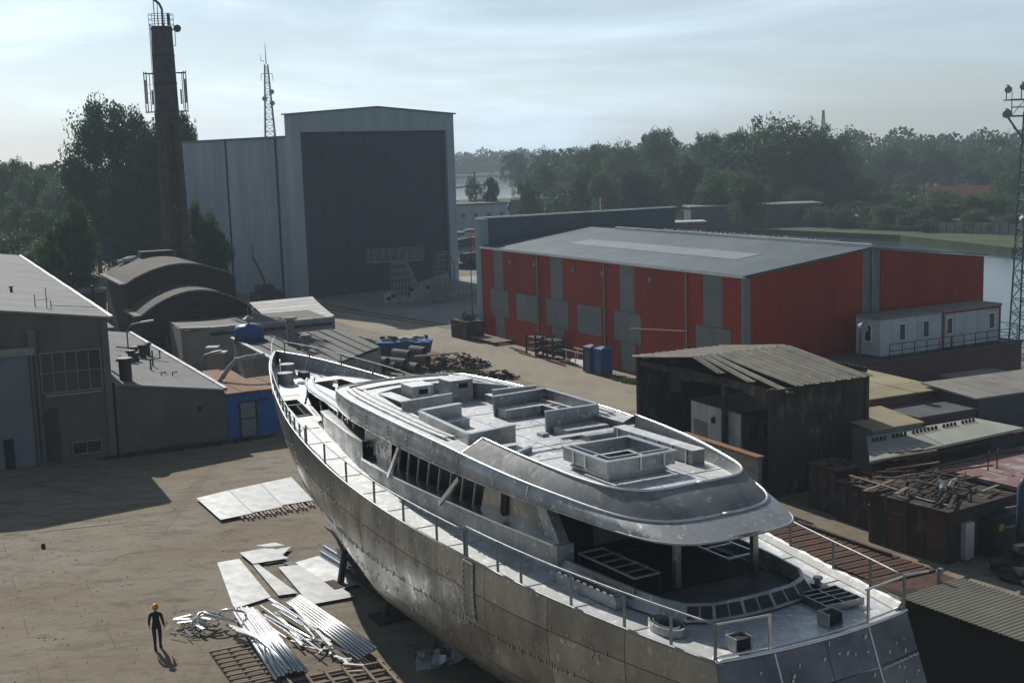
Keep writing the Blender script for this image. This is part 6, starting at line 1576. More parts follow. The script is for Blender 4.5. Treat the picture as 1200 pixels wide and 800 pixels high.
for k, (x, y, z, L_, r_) in enumerate(pipes_):
    t = thing('concrete_pipe', ('thick grey pipe lying in the heap below the blue skip', ) [0], 'pipe', (x, y, z + r_), RAD(-38 - 6 * (k % 3)), 'heap of grey pipes')
    q = MB(); n = 14
    rows = [[(u, rr_ * math.cos(2 * math.pi * a / n), rr_ * math.sin(2 * math.pi * a / n)) for a in range(n + 1)] for (u, rr_) in ((-L_ / 2, r_ * .86), (-L_ / 2, r_), (L_ / 2, r_), (L_ / 2, r_ * .86), (-L_ / 2, r_ * .86))]
    q.grid(rows); q.build('pipe_shell', 'pipe_grey', t, smooth=False)
    q = MB(); q.cyl((-L_ / 2 + .2, 0, 0), (L_ / 2 - .2, 0, 0), r_ * .84, n=12); q.build('dark_bore', 'dark_void', t)
def rubble(nm, label, cx, cy, rx, ry, n, h, mats, s0=.15, s1=.6, z0=0.0):
    for mi, m_ in enumerate(mats):
        q = MB()
        for k in range(n // len(mats)):
            a, r_ = rnd.random() * 6.28, math.sqrt(rnd.random()); x, y = cx + rx * r_ * math.cos(a), cy + ry * r_ * math.sin(a)
            s_ = rnd.uniform(s0, s1); R_ = Matrix.Rotation(rnd.random() * 6, 3, 'Z') @ Matrix.Rotation(rnd.uniform(-.6, .6), 3, 'X')
            q.box((x, y, z0 + h * (1 - r_ * r_) * rnd.random() + s_ * .2), (s_ * rnd.uniform(.8, 2.2), s_ * .8, s_ * .45), R=R_)
        o = q.build(nm, m_); o['kind'] = 'stuff'; o['label'] = label
rubble('scrap_pile', 'dark mixed scrap heaped beside the pipes', -5.6, 114.4, 3.8, 2.2, 260, 1.3, ('rust_dark', 'rust', 'steel_dark'), .1, .36)
rubble('scrap_pile', 'low dark scrap bank at the edge of the roadway', -1.8, 107.6, 2.4, 1.3, 130, .7, ('rust_dark', 'steel_dark'), .1, .32)
rubble('stone_rubble', 'pale broken stones lying in the dark scrap', -5.9, 109.5, 1.6, 1.0, 40, .4, ('whitewash',), .12, .3)
rubble('scrap_pile', 'dark scrap between tarred shed and skip', -12.4, 117.5, 1.6, 2.0, 60, .9, ('rust_dark', 'steel_dark'))
tag(MB().bar((-8.6, 111.6, 1.5), (-4.8, 112.4, 1.6), .22, .12).build('pale_beam', 'wood_pale'), 'pale beam lying across the dark scrap heap', 'beam')
tag(MB().box((-7.2, 115.2, .9), (2.2, 1.4, .12), R=Matrix.Rotation(.3, 3, 'X')).build('rusty_plate', 'rust_orange'), 'reddish rusty plate tilted on the scrap heap', 'metal plate')
def grass_patch(nm, label, cx, cy, rx, ry, n, h, rz=0, m='grass'):
    q = MB(); c_, s_ = math.cos(rz), math.sin(rz)
    for k in range(n):
        a, r_ = rnd.random() * 6.28, math.sqrt(rnd.random()); u, v = rx * r_ * math.cos(a), ry * r_ * math.sin(a); x, y = cx + u * c_ - v * s_, cy + u * s_ + v * c_
        b_ = rnd.random() * 3.14; w_ = rnd.uniform(.06, .2); hh = h * rnd.uniform(.4, 1.2) * (1 - .5 * r_); dx, dy = w_ * math.cos(b_), w_ * math.sin(b_)
        q.add([(x - dx, y - dy, 0), (x + dx, y + dy, 0), (x + rnd.uniform(-.2, .2), y + rnd.uniform(-.2, .2), hh)], [(0, 1, 2)])
    o = q.build(nm, m, fix=False); o['kind'] = 'stuff'; o['label'] = label
grass_patch('grass', 'strip of rough grass between shed and roadway', -16.5, 131.5, 8.5, 2.0, 2600, .5, RAD(-60))
grass_patch('grass', 'green weeds around the scrap heap', -4.5, 111.0, 3.6, 1.3, 900, .35, RAD(-35), 'leaf_light')
grass_patch('grass', 'weeds near the portable toilets', 9.2, 104.6, 3.0, .6, 500, .5, RAD(-62))
grass_patch('grass', 'weeds along the foot of the grey annex', -22, 84.5, 6, .5, 600, .35, RAD(28), 'leaf_dark')
# street lamps between the buildings at left
def lamp(x, y, h, lab, arm=(1.2, .3)):
    t = thing('yard_lamp', lab, 'street lamp', (x, y, 0))
    q = MB(); q.tube([(0, 0, 0), (0, 0, h - .4), (arm[0] * .3, arm[1] * .3, h), (arm[0], arm[1], h + .15)], .07); q.build('pole', 'steel_mid', t)
    q = MB(); q.bar((arm[0] * .9, arm[1] * .9, h + .14), (arm[0] * 1.7, arm[1] * 1.7, h + .24), .3, .14); q.build('lamp_head', 'flashing', t)
lamp(-30.6, 101.0, 6.4, 'slim yard lamp in front of the boiler house')
lamp(-24.2, 98.2, 4.2, 'slim yard lamp beside the grey outbuilding wall', (.9, .3))
lamp(-43.5, 128.0, 6.3, 'slim yard lamp near the trees behind the big hall', (-1.8, -.5))

# ================================================================== RIGHT SIDE: ruined shed, huts, junk
ds_ = thing('ruined_shed', 'dark rusting open fronted shed with sagging ribbed tan roof', 'shed', (13.9, 67.7, 0), RAD(26.6))
ds_.scale = (1.04, 1.045, .925)
# local x along the closed right wall (6.3), local y back along the open front (12.7)
SW, SL = 6.3, 12.7
for i in range(4):
    q = MB(); q.b2(SW / 4 * i, SW / 4 * (i + 1) - .02, -.08, 0, 0, 6.42 + .03 * (i % 2)); q.build('wall_panel', 'rust_dark', ds_)
for i in range(7):
    q = MB(); q.b2(SW - .08, SW, SL / 7 * i, SL / 7 * (i + 1) - .02, 0, 6.4); q.build('wall_panel', 'rust_dark', ds_)
for i in range(3):
    q = MB(); q.b2(SW / 3 * i, SW / 3 * (i + 1) - .02, SL - .08, SL, 0, 6.4); q.build('wall_panel', 'rust_dark', ds_)
for (x, y) in ((0, 0), (SW, 0), (0, SL), (SW, SL), (0, SL * .32)):
    q = MB(); q.b2(x - .14, x + .14, y - .14, y + .14, 0, 6.5); q.build('corner_post', 'rust_dark', ds_)
q = MB(); q.b2(-.06, .06, .1, SL - .1, 6.0, 6.35); q.build('front_lintel', 'rust_dark', ds_)
# torn rusted cladding hanging from the front lintel
for i in range(9):
    q = MB(); y = .3 + i * .98; h = (.9, .5, .35, .3, .35, .45, .5, .7, 1.6)[i]
    q.add([(-.11, y, 6.5), (-.11, y + .95, 6.5), (-.13, y + .95, 6.3 - h * rnd.uniform(.7, 1)), (-.13, y, 6.3 - h * rnd.uniform(.6, 1))], [(0, 1, 2, 3)]); q.build('torn_sheet', 'rust_dark', ds_)
RZ_, MIDY = 7.45, SL * .52
def roofz(y): return 6.55 + (RZ_ - 6.55) * (1 - abs(y - MIDY) / (MIDY if y < MIDY else SL - MIDY))
nS = 13
for side in (0, 1):
    for i in range(nS):
        x0, x1 = -.35 + (SW + .6) / nS * i, -.35 + (SW + .6) / nS * (i + 1)
        ya, yb_ = (MIDY, -.35 - .12 * (i % 2)) if side == 0 else (MIDY, SL + .25)
        if side == 0 and i < 2: ya, yb_ = MIDY, 2.2 + 2 * (i == 0)
        dz_ = .03 * rnd.random(); sag = -.35 if (side == 0 and i < 3) else 0
        rows = []
        for t in (0, .5, 1):
            y = lerp(ya, yb_, t); z = roofz(max(0, min(SL, y))) + dz_ + (sag * t)
            rows.append([(x0, y, z), (x0 + .07, y, z + .12), (x0 + .14, y, z + .01), (x1 - .03, y, z)])
        q = MB(); q.slab(rows, .03); q.build('roof_sheet', 'corr_tan', ds_)
q = MB(); 
for k in range(16): q.b2(SW + .1, SW + .3, .2 + .3 * k, .34 + .3 * k, 6.7, 7.0)
q.build('eave_teeth', 'rust_dark', ds_)
cb = thing('white_cabin', 'white walled cabin with small windows standing inside the ruined shed', 'cabin', (12.75, 70.7, 0), RAD(25))
for k in range(3):
    q = MB(); q.b2(-.04, .06, 1.68 * k, 1.68 * k + 1.65, 0, 4.05); q.build('wall_panel', 'whitewash', cb)
q = MB(); q.b2(.06, 3.6, 0.0, 5.0, 0, 3.95); q.build('core_wall', 'dark_wall', cb)
q = MB(); q.b2(-.1, 3.7, -.06, 5.1, 4.06, 4.14); q.build('roof', 'steel_dark', cb)
window(cb, (-.05, 1.5, 3.0), .5, .5, 'y', cols=1, d=.12)
for k in range(3): window(cb, (.8 + 1.0 * k, -.03, 2.9), .7, 1.0, cols=1, d=.12)
q = MB(); q.b2(-.07, -.042, 3.3, 4.7, 1.6, 3.0); q.build('grey_patch', 'grey_panel', cb)
q = MB(); q.tube([(-.12, 2.6, 3.1), (-.1, 2.6, 3.35), (-.06, 2.6, 3.5)], [.1, .14, .02], n=8); q.build('wall_lamp', 'steel_dark', cb)
wl = thing('rusty_wall', 'low grey wall with a rusty cap in front of the ruined shed', 'wall', (9.6, 72.4, 0), RAD(-63.4))
for k in range(4):
    q = MB(); q.b2(1.8 * k, 1.8 * k + 1.77, 0, .25, 0, 2.6); q.build('wall_panel', 'steel_mid', wl)
q = MB(); q.b2(0, 7.2, -.1, .4, 2.6, 2.72); q.build('cap', 'rust_orange', wl)
# pale yellow roof buildings behind
yb2 = thing('yellow_roofed_shed', 'dark shed with pale yellow pitched felt roof behind the ruined shed', 'shed', (20.9, 74.2, 0), RAD(26.6))
q = MB(); q.add([(0, 0, 0), (6.0, 0, 0), (6.0, 9.5, 0), (0, 9.5, 0), (0, 0, 3.8), (6.0, 0, 3.8), (6.0, 9.5, 3.8), (0, 9.5, 3.8)], [(0, 1, 5, 4), (1, 2, 6, 5), (2, 3, 7, 6), (3, 0, 4, 7), (4, 5, 6, 7)]); q.build('wall', 'dark_brick', yb2)
for i in range(4):
    a, b_ = -.2 + 2.55 * i, -.2 + 2.55 * (i + 1) - .02
    q = MB(); q.slab([[(-.2, a, 4.0 + .06 * i), (-.2, b_, 4.0 + .06 * (i + 1))], [(6.2, a, 4.0 + .06 * i), (6.2, b_, 4.0 + .06 * (i + 1))]], .1); q.build('roof_sheet', 'yellow_roof', yb2)
yb3 = thing('small_yellow_roofed_lean_to', 'small lean-to with narrow yellow roof against the ruined shed wall', 'lean-to', (19.6, 68.6, 0), RAD(26.6))
q = MB(); q.b2(0, 3.6, 0, 3.4, 0, 3.3); q.build('wall', 'plaster2', yb3); q = MB(); q.slab([[(-.1, -.1, 3.4), (3.7, -.1, 3.4)], [(-.1, 3.4, 3.75), (3.7, 3.4, 3.75)]], .08); q.build('roof', 'yellow_roof', yb3)
dk2 = thing('dark_shed', 'long dark brown shed with dull flat roof behind the pale cast roof', 'shed', (22.6, 71.3, 0), RAD(26.6))
q = MB(); q.b2(.4, 12, 0, 3.2, 0, 3.3); q.build('wall', 'dark_brick', dk2); q = MB(); q.b2(.3, 8, -.2, 3.3, 3.3, 3.42); q.build('roof', 'felt_dark', dk2)
q = MB(); q.b2(6.0, 6.6, -.12, 0, 0, 3.3); q.build('pilaster', 'plaster2', dk2)
gy = thing('grey_roofed_building', 'low building with worn patchy grey roof at the right edge', 'building', (26.3, 73.9, 0), RAD(24))
for i in range(7):
    x0 = .2 + 1.9 * i
    q = MB(); q.slab([[(x0, -3.4 if i > 2 else -1.0, 4.05), (x0 + 1.87, -3.4 if i > 1 else -1.0, 4.05)], [(x0, 3.6, 4.3), (x0 + 1.87, 3.6, 4.3)]], .1); q.build('roof_sheet', 'grey_roof', gy)
q = MB(); q.b2(.6, 13.2, -.8, 3.4, 0, 4.0); q.b2(6, 13.2, -3.2, -.82, 0, 4.0); q.build('wall', 'dark_wall', gy)
q = MB(); q.bar((5.4, .4, 4.4), (7.2, 1.0, 4.45), .06); q.bar((5.6, -.3, 4.4), (7.0, .2, 4.45), .06); q.bar((5.4, .4, 4.4), (5.6, -.3, 4.4), .06); q.bar((7.2, 1.0, 4.45), (7.0, .2, 4.45), .06); q.build('roof_ladder', 'steel_mid', gy)
# pale cast roof slabs with rows of studs
pcs = thing('pale_cast_slab', 'long pale slab roof with rows of small dark studs beside the pink deck', 'slab roof', (18.0, 63.4, 0), RAD(31))
for i, (x0, x1, f0, f1) in enumerate(((0, 5.6, 3.3, 6.6), (5.68, 12.3, 6.68, 11.6))):
    q = MB(); q.slab([[(x0, .1 * i, 2.95), (x1, .1 + .1 * i, 2.95)], [(f0, 3.4 - .1 * i, 3.15), (f1, 3.3 - .3 * i, 3.15)]], .14); o = q.build('roof_slab', 'pale_deck', pcs)
    for gidx in range(3):
        for k in range(4):
            x = (2.9, 6.9)[i] + gidx * 1.55 + k * .3
            if x < (6.7, 11.0)[i]:
                q = MB(); q.cyl((x, 2.5, 3.05), (x, 2.5, 3.3), .10, .07, n=7); q.build('roof_stud', 'steel_dark', o)
q = MB(); q.b2(4.0, 11.2, 1.5, 2.8, 0, 2.85); q.build('wall', 'rust_dark', pcs)
# pink deck
pd = thing('pink_deck', 'wide flat pinkish brown painted steel deck at the right edge', 'steel deck', (21.3, 65.4, 0), RAD(31))
for i in range(4):
    for j in range(-3, 1):
        q = MB(); q.b2(.6 + 2.6 * i, 3.18 + 2.6 * i, -2.4 + 2.4 * j, -.02 + 2.4 * j, 1.8, 2.0); q.build('deck_plate', 'pink', pd)
q = MB(); q.b2(.8, 10.8, -9.4, -.2, 0, 1.8); q.build('base', 'rust_dark', pd)
for k, x in enumerate((2.2, 2.9)):
    q = MB(); q.tube([(x, -2.4, 2.0), (x, -2.4, 2.9), (x + .1, -2.4, 3.05), (x + .25, -2.4, 3.0), (x + .3, -2.4, 2.85)], .045); q.build('hooked_pipe', 'rust', pd)
q = MB(); q.tube([(0, -.6, 2.1), (3, -1.0, 2.2), (5.6, -.6, 2.1), (10.6, -2.6, 2.05)], .04); q.build('cable', 'steel_dark', pd)
rr2 = thing('rusty_ladder_frame', 'long rusty ladder-like steel framework lying along the pink deck', 'steel framework', (20.6, 65.8, 2.1), RAD(31))
for y in (0, 1.2):
    q = MB(); q.bar((0, y, .2), (12, y, .5), .16); q.build('long_beam', 'rust', rr2)
for k in range(12):
    q = MB(); q.bar((.6 + k, 0, .26), (.3 + k, 1.2, .3), .1); q.build('rung', 'rust_dark', rr2)
# red-brown hut with scrap roof
ht = thing('rusty_hut', 'dark rusty hut with planks and steel strips heaped on its flat roof', 'hut', (19.3, 55.7, 0), RAD(33))
for i in range(4):
    q = MB(); q.b2(-.02 + 1.1 * i, 1.07 + 1.1 * i, -.06, 0, 0, 2.4); q.build('wall_panel', 'rust_dark', ht)
for i in range(4):
    q = MB(); q.b2(-.08, -.02, 1.1 * i, 1.1 * i + 1.07, 0, 2.4); q.build('wall_panel', 'rust_dark' if i % 2 else 'rust', ht)
q = MB(); q.b2(0, 4.4, 0, 4.4, 0, 2.4); q.build('core', 'rust_dark', ht)
q = MB(); q.b2(-.3, 4.7, -.3, 4.7, 2.42, 2.54); q.build('roof', 'rust_dark', ht)
for k in range(34):
    x, y, a, L_ = rnd.uniform(-.2, 4.4), rnd.uniform(0, 4.4), rnd.choice((0.1, .4, 1.4, 1.7)) + rnd.uniform(-.25, .25), rnd.uniform(1.2, 3.4)
    q = MB(); q.box((0, 0, 0), (L_, rnd.uniform(.06, .2), .05))
    o = q.build('roof_plank', rnd.choice(('rust', 'rust', 'wood', 'rust_dark', 'rust_dark', 'steel_dark')), None, loc=(0, 0, 0))
    al = RAD(33); o.location = (19.3 + x * math.cos(al) - y * math.sin(al), 55.7 + x * math.sin(al) + y * math.cos(al), 2.58 + .012 * k); o.rotation_euler = (rnd.uniform(-.04, .04), rnd.uniform(-.04, .04), a + al)
    tag(o, 'loose plank or steel strip heaped on the rusty hut roof', 'plank', 'planks on the rusty hut roof')
for (x, y, z) in ((1.9, 1.9, 3.1), (2.2, 1.5, 3.05), (1.6, 1.5, 3.0)):
    al = RAD(33); o = MB().box((0, 0, 0), (.34, .2, .18), rnd.random() * 3).build('crumpled_paper', 'whitewash', None, loc=(19.3 + x * math.cos(al) - y * math.sin(al), 55.7 + x * math.sin(al) + y * math.cos(al), z)); o.rotation_euler = (rnd.random(), rnd.random(), 0); tag(o, 'crumpled white scrap lying on the rusty hut roof', 'scrap', 'white scraps on the hut roof')
q = MB(); q.b2(.9, 1.5, -.35, -.08, .1, 1.8); q.build('white_sheet', 'whitewash', ht)
q = MB(); q.b2(2.3, 4.3, -.9, -.1, 0, 1.9); q.build('barred_cage', 'steel_dark', ht)
q = MB(); q.b2(2.5, 2.8, -.95, -.9, 1.3, 1.6); q.build('yellow_sign', 'yellow', ht)
rc = thing('red_brown_cabinet', 'reddish brown steel cabinet with rusty orange top beside the hut', 'cabinet', (17.75, 59.0, 0), RAD(-60))
q = MB(); q.b2(-.9, 1.3, -.5, .6, 0, 1.75); q.build('body', 'rust', rc)
q = MB(); q.b2(-.95, 1.35, -.55, .65, 1.75, 1.82); q.build('top', 'rust_orange', rc)
for i in range(2):
    q = MB(); q.b2(-.85 + 1.08 * i, .18 + 1.08 * i, -.54, -.5, .1, 1.68); d = q.build('door', 'rust', rc)
    q = MB(); q.b2(-.1 + .35 * i, 0 + .35 * i, -.58, -.54, .8, 1.05); q.build('handle', 'steel_dark', d)
for (x, y, w_, l_, h, lab, m_) in ((17.6, 62.6, 1.6, 2.4, 2.0, 'dark steel locker between the ruined shed and the red brown cabinet', 'rust_dark'), (16.6, 65.0, 1.5, 2.2, 2.4, 'tall dark box close to the corner of the ruined shed', 'rust_dark'), (19.4, 63.4, 2.4, 3.0, 2.2, 'dark flat topped container behind the lockers', 'rust_dark')):
    t = thing('steel_locker', lab, 'locker', (x, y, 0), RAD(-62))
    rubble('roof_scrap', 'dark rusty scraps lying on the locker tops', x, y, l_ * .4, w_ * .4, 26, .05, ('rust_dark', 'rust'), .1, .4, z0=h + .05)
    q = MB(); q.b2(-l_ / 2, l_ / 2, -w_ / 2, w_ / 2, 0, h); q.build('body', m_, t)
    for i in range(3):
        q = MB(); q.b2(-l_ / 2 + l_ / 3 * i + .04, -l_ / 2 + l_ / 3 * (i + 1) - .04, -w_ / 2 - .05, -w_ / 2, .1, h - .1); q.build('door', m_, t)
    q = MB(); q.b2(-l_ / 2 - .05, l_ / 2 + .05, -w_ / 2 - .08, w_ / 2 + .05, h, h + .07); q.build('top', 'rust', t)
rubble('scrap_pile', 'dark scrap metal between the huts', 19.3, 62.4, 1.9, 2.6, 260, 2.2, ('rust_dark', 'rust', 'steel_dark'))
rubble('scrap_pile', 'dark oily machine parts beside the hut at the right edge', 22.6, 54.0, 1.6, 1.6, 120, 1.7, ('rust_dark', 'steel_dark'), .2, .6)
for k in range(14):
    p = Vector((18.9 + rnd.uniform(-1.4, 1.6), 62.6 + rnd.uniform(-2.6, 3), 2.3 + rnd.random() * .8)); a = rnd.uniform(-.2, 1.0); L_ = rnd.uniform(1.5, 3.6)
    q = MB(); q.bar((0, 0, 0), (L_ * math.cos(a), L_ * math.sin(a), rnd.uniform(-.3, .3)), .1, .08); o = q.build('steel_bar', rnd.choice(('rust', 'rust_dark', 'wood')), None, loc=p); tag(o, 'rusty bar jutting from the scrap between huts and pale slab', 'bar', 'bars in the scrap')
bt = thing('dark_cylinder', 'dark gas cylinder standing at the right edge by the pink deck', 'gas cylinder', (22.9, 56.1, 0))
q = MB(); q.tube([(0, 0, 0), (0, 0, 3.4), (0, 0, 3.65), (0, 0, 3.8)], [.3, .3, .2, .08], n=12); q.build('body', 'blue_dark', bt, smooth=True)
q = MB(); 
for z in (1.6, 2.5): q.bar((-.9, -.2, z), (.6, .3, z), .07)
q.build('guard_bar', 'steel_mid', bt)
# rusty deck of planks beside the stern
rd = thing('rusty_grating', 'rusty ribbed steel ramp on the ground beyond the yacht stern', 'ramp', (12.7, 61.9, 0), RAD(-63))
for k in range(26):
    q = MB(); q.b2(.36 * k, .36 * k + .26, -1.6 - .02 * (k % 3), 1.7, .12, .2 + .02 * (k % 2)); q.build('slat', 'rust', rd)
for i in range(2):
    q = MB(); q.b2(9.4 + 1.6 * i, 10.97 + 1.6 * i, -1.6, 1.7, .1, .16); q.build('steel_plate', 'rust', rd)
q = MB(); q.b2(0, 9.3, -1.7, -1.55, .02, .11); q.b2(0, 9.3, 1.5, 1.68, .02, .11); q.b2(0, 9.3, 0, .15, .02, .11); q.build('bearer', 'rust_dark', rd)
tb2 = tag(MB().bar((13.6, 62.6, .3), (17.0, 56.4, .3), .14, .14).build('timber_pole', 'rust_dark'), 'dark pole lying along the edge of the rusty ramp', 'pole')
# olive corrugated roof at the bottom right
og = thing('corrugated_shelter', 'low shelter with olive corrugated roof at the bottom right corner', 'shelter', (13.5, 43.5, 0), RAD(31))
# local x across ribs direction
n = 46
for i in range(n):
    x0 = .0 + 8.6 / n * i
    pass
for s_i in range(8):
    q = MB(); x0 = 1.2 * s_i; rows = []
    for k in range(13):
        x = x0 + 1.19 * k / 12; zz = 3.05 + .022 * (1 if k % 2 else -1)
        rows.append([(-.1 + 0, -x, zz), (3.1, -x, zz + .06)])
    q.slab(rows, .03); q.build('roof_sheet', 'corr_green', og)
q = MB(); q.b2(.1, 3.0, -9.2, -.1, 0, 2.92); q.build('wall', 'dark_void', og)
for (x, y) in ((0.2, .05), (2.2, .15)):
    q = MB(); q.b2(x - .08, x + .08, y - .08, y + .08, 0, 3.6 if x > 1 else 2.9); q.build('post', 'steel_mid', og)
bn = thing('sheet_bundle', 'brownish curled sheet lying at the corner of the olive roof', 'sheet', (14.9, 49.6, 0), RAD(20))
q = MB(); q.slab([[(-1.8 + .6 * u, -.8, .9 + .5 * math.sin(u * .9)), (-1.8 + .6 * u, .8, 1.0 + .4 * math.sin(u * .9))] for u in range(7)], .04); q.build('sheet', 'rust_dark', bn)
for (x, y, lab) in ((18.4, 49.0, 'pale crumpled pipe end lying on the sandy strip at the right'),):
    t = thing('exhaust_part', lab, 'pipe', (x, y, 0), RAD(-60))
    q = MB(); q.tube([(-1.2, 0, .4), (-.3, .2, .45), (.4, 0, .3), (1.4, -.1, .2)], [.14, .22, .28, .16], n=10); q.build('pipe', 'grey_roof', t)
    q = MB(); q.tube([(-.3, .2, .3), (-.6, .9, .2)], .1); q.build('branch_pipe', 'grey_roof', t)
for k in range(2):
    q = MB(); q.bar((18.8 + .35 * k, 48.8 - .2 * k, .08), (24.5 + .35 * k, 42.2 - .2 * k, .08), .16, .16); tag(q.build('ground_rail', 'steel_dark'), ('inner' if k else 'outer') + ' of two dark rails on the sandy strip at the right edge', 'rail')

# --- floodlight mast
fm = thing('floodlight_mast', 'tall lattice floodlight mast at the right edge with a lamp platform', 'floodlight mast', (42.3, 104.0, 0), 0)
lattice(fm, 'lattice', 'mast_paint', 0, 0, 0, 21, 2.2, 1.0, 18, .07)
q = MB(); q.b2(-2.1, 3.2, -.8, .8, 20.6, 20.72); q.b2(-2.1, 3.2, -.8, .8, 21.9, 22.0); q.build('platform', 'mast_paint', fm)
q = MB()
for i in range(6):
    x = -2.0 + i * 1.02
    q.bar((x, -.75, 20.7), (x, -.75, 22.0), .06); q.bar((x, -.75, 20.7), (min(3.1, x + 1.02), -.75, 21.9), .045); q.bar((x, -.75, 21.9), (x, -.75, 22.6), .04)
q.bar((-2.0, -.75, 21.35), (3.1, -.75, 21.35), .09); q.bar((-2.0, 0, 20.6), (-.3, 0, 18.2), .13); q.bar((3.0, 0, 20.6), (.5, 0, 18.2), .13)
q.build('platform_truss', 'mast_paint', fm)
for (x, y, z, r_) in ((-2.5, -.9, 21.1, .38), (-2.3, -.5, 23.0, .3), (-1.1, -.5, 23.2, .3), (1.1, -.8, 22.8, .38), (2.4, -.8, 22.9, .5), (3.4, -.8, 21.2, .5)):
    q = MB(); q.cyl((x, y, z), (x - .05, y - .4, z - .28), r_ * .6, r_, n=12); lm = q.build('floodlight', 'mast_paint', fm)
    q = MB(); q.cyl((x - .055, y - .42, z - .30), (x - .06, y - .44, z - .31), r_ * .9, n=12); q.build('lamp_glass', 'flashing', lm)
    q = MB(); q.bar((x, y + .1, z), (x + .1, y + .4, 21.9 if z > 22 else z - .3), .08); q.build('bracket', 'mast_paint', lm)
for (dx, zz) in ((-1.0, 12.6), (-.1, 12.8)):
    q = MB(); q.cyl((dx, -1, zz), (dx, -1.3, zz - .2), .26, .3, n=10); q.build('floodlight', 'flashing', fm)
yd = thing('yard_floodlight', 'small round yard floodlight on a thin pole in front of the red gable', 'floodlight', (22.0, 80.0, 0))
q = MB(); q.cyl((0, 0, 0), (0, 0, 7.2), .06); q.build('pole', 'rust_dark', yd)
q = MB(); q.cyl((0, -.1, 7.4), (.2, -.35, 7.5), .3, .34, n=12); q.build('lamp_head', 'grey_panel', yd)

# ================================================================== TREES
def crown_mesh(nm, seed, lobes, n_leaf, leaf, m, gap=.0, droop=0.0):
    """lobes: (x,y,z,rx,ry,rz); many small leaf faces spread over and through the lobes"""
    r = random.Random(seed); q = MB()
    sub = []
    for (x, y, z, rx, ry, rz) in lobes:
        for k in range(int(26 * max(.35, rx * 3.0))):
            v = Vector((r.gauss(0, 1), r.gauss(0, 1), r.gauss(0, 1))); v.normalize()
            rad = r.uniform(.62, 1.04)
            sub.append((x + v.x * rx * rad, y + v.y * ry * rad, z + v.z * rz * rad, r.uniform(.045, .105)))
    per = max(6, n_leaf // len(sub))
    for (x, y, z, s) in sub:
        if r.random() < gap: continue
        for k in range(per):
            v = Vector((r.gauss(0, 1), r.gauss(0, 1), r.gauss(0, .8))); v.normalize(); d = s * r.random() ** .4
            c = Vector((x, y, z)) + v * d
            a = Vector((r.gauss(0, 1), r.gauss(0, 1), r.gauss(0, 1))).normalized() * leaf * r.uniform(.6, 1.3)
            b_ = a.cross(Vector((r.gauss(0, 1), r.gauss(0, 1), r.gauss(0, 1)))).normalized() * leaf * r.uniform(.5, 1.0)
            q.add([c - a, c + b_ * .7, c + a, c - b_ * .7], [(0, 1, 2, 3)])
    return q.mesh(nm, m, fix=False)
def rand_lobes(seed, n, w=.34, zlo=.30, zhi=.86, r0=.16, r1=.25):
    r = random.Random(seed); L_ = [(0, 0, .62, .26, .26, .26)]
    for k in range(n):
        z = r.uniform(zlo, zhi); ww = w * math.sin(math.pi * min(1, max(.12, (z - .12) / .95))) ** .6
        a = r.random() * 6.28; d = ww * r.uniform(.45, 1.0); rr_ = r.uniform(r0, r1)
        L_.append((d * math.cos(a), d * math.sin(a), z - rr_ * .3, rr_, rr_, rr_ * .85))
    return L_
def trunk_mesh(nm, seed, h0=.45):
    r = random.Random(seed); q = MB()
    q.tube([(0, 0, 0), (.01, 0, .15), (-.01, .01, .32), (0, 0, h0), (.01, 0, .75)], [.03, .023, .02, .016, .006], n=7)
    for k in range(7):
        a = r.random() * 6.28; z = r.uniform(.22, .55); l_ = r.uniform(.16, .3)
        q.tube([(0, 0, z), (l_ * .5 * math.cos(a), l_ * .5 * math.sin(a), z + .1), (l_ * math.cos(a), l_ * math.sin(a), z + .22)], [.012, .008, .003], n=5)
    return q.mesh(nm, 'bark')
PROTO = []
for i, (m_, nl, lf) in enumerate((('leaf', 20000, .0155), ('leaf_dark', 20000, .0155), ('leaf_light', 18000, .016), ('leaf_dark', 20000, .015), ('leaf', 18000, .016))):
    PROTO.append((crown_mesh('crown', 100 + i, rand_lobes(40 + i, 15 + 2 * i), nl, lf, m_, .06), trunk_mesh('trunk', 60 + i)))
BIG = (crown_mesh('crown', 300, rand_lobes(301, 34, .40, .20, .93, .11, .18), 60000, .0115, 'leaf_dark', .10), trunk_mesh('trunk', 302, .6))
BUSH = (crown_mesh('crown', 310, [(0, 0, .5, .42, .42, .46), (.15, .1, .55, .3, .3, .35), (-.15, 0, .4, .34, .34, .36)] + rand_lobes(311, 10, .42, .2, .9, .13, .2), 36000, .014, 'leaf', 0), trunk_mesh('trunk', 312))
SLIM = (crown_mesh('crown', 320, rand_lobes(321, 12, .30, .3, .9, .12, .2), 9000, .014, 'leaf', .1), trunk_mesh('trunk', 322))
def tree(label, x, y, h, w, proto, group=None, sink=0.0, asp=1.0):
    """proto crown is 1 high and about 1 wide"""
    t = thing('leafy_tree', label, 'tree', (x, y, -.1 - sink), random.Random(int(x * 7 + y)).random() * 6.28, group)
    c = link('crown', proto[0], t); c.scale = (w, w, h)
    k = link('trunk', proto[1], t); k.scale = (h * .8, h * .8, h)
    return t
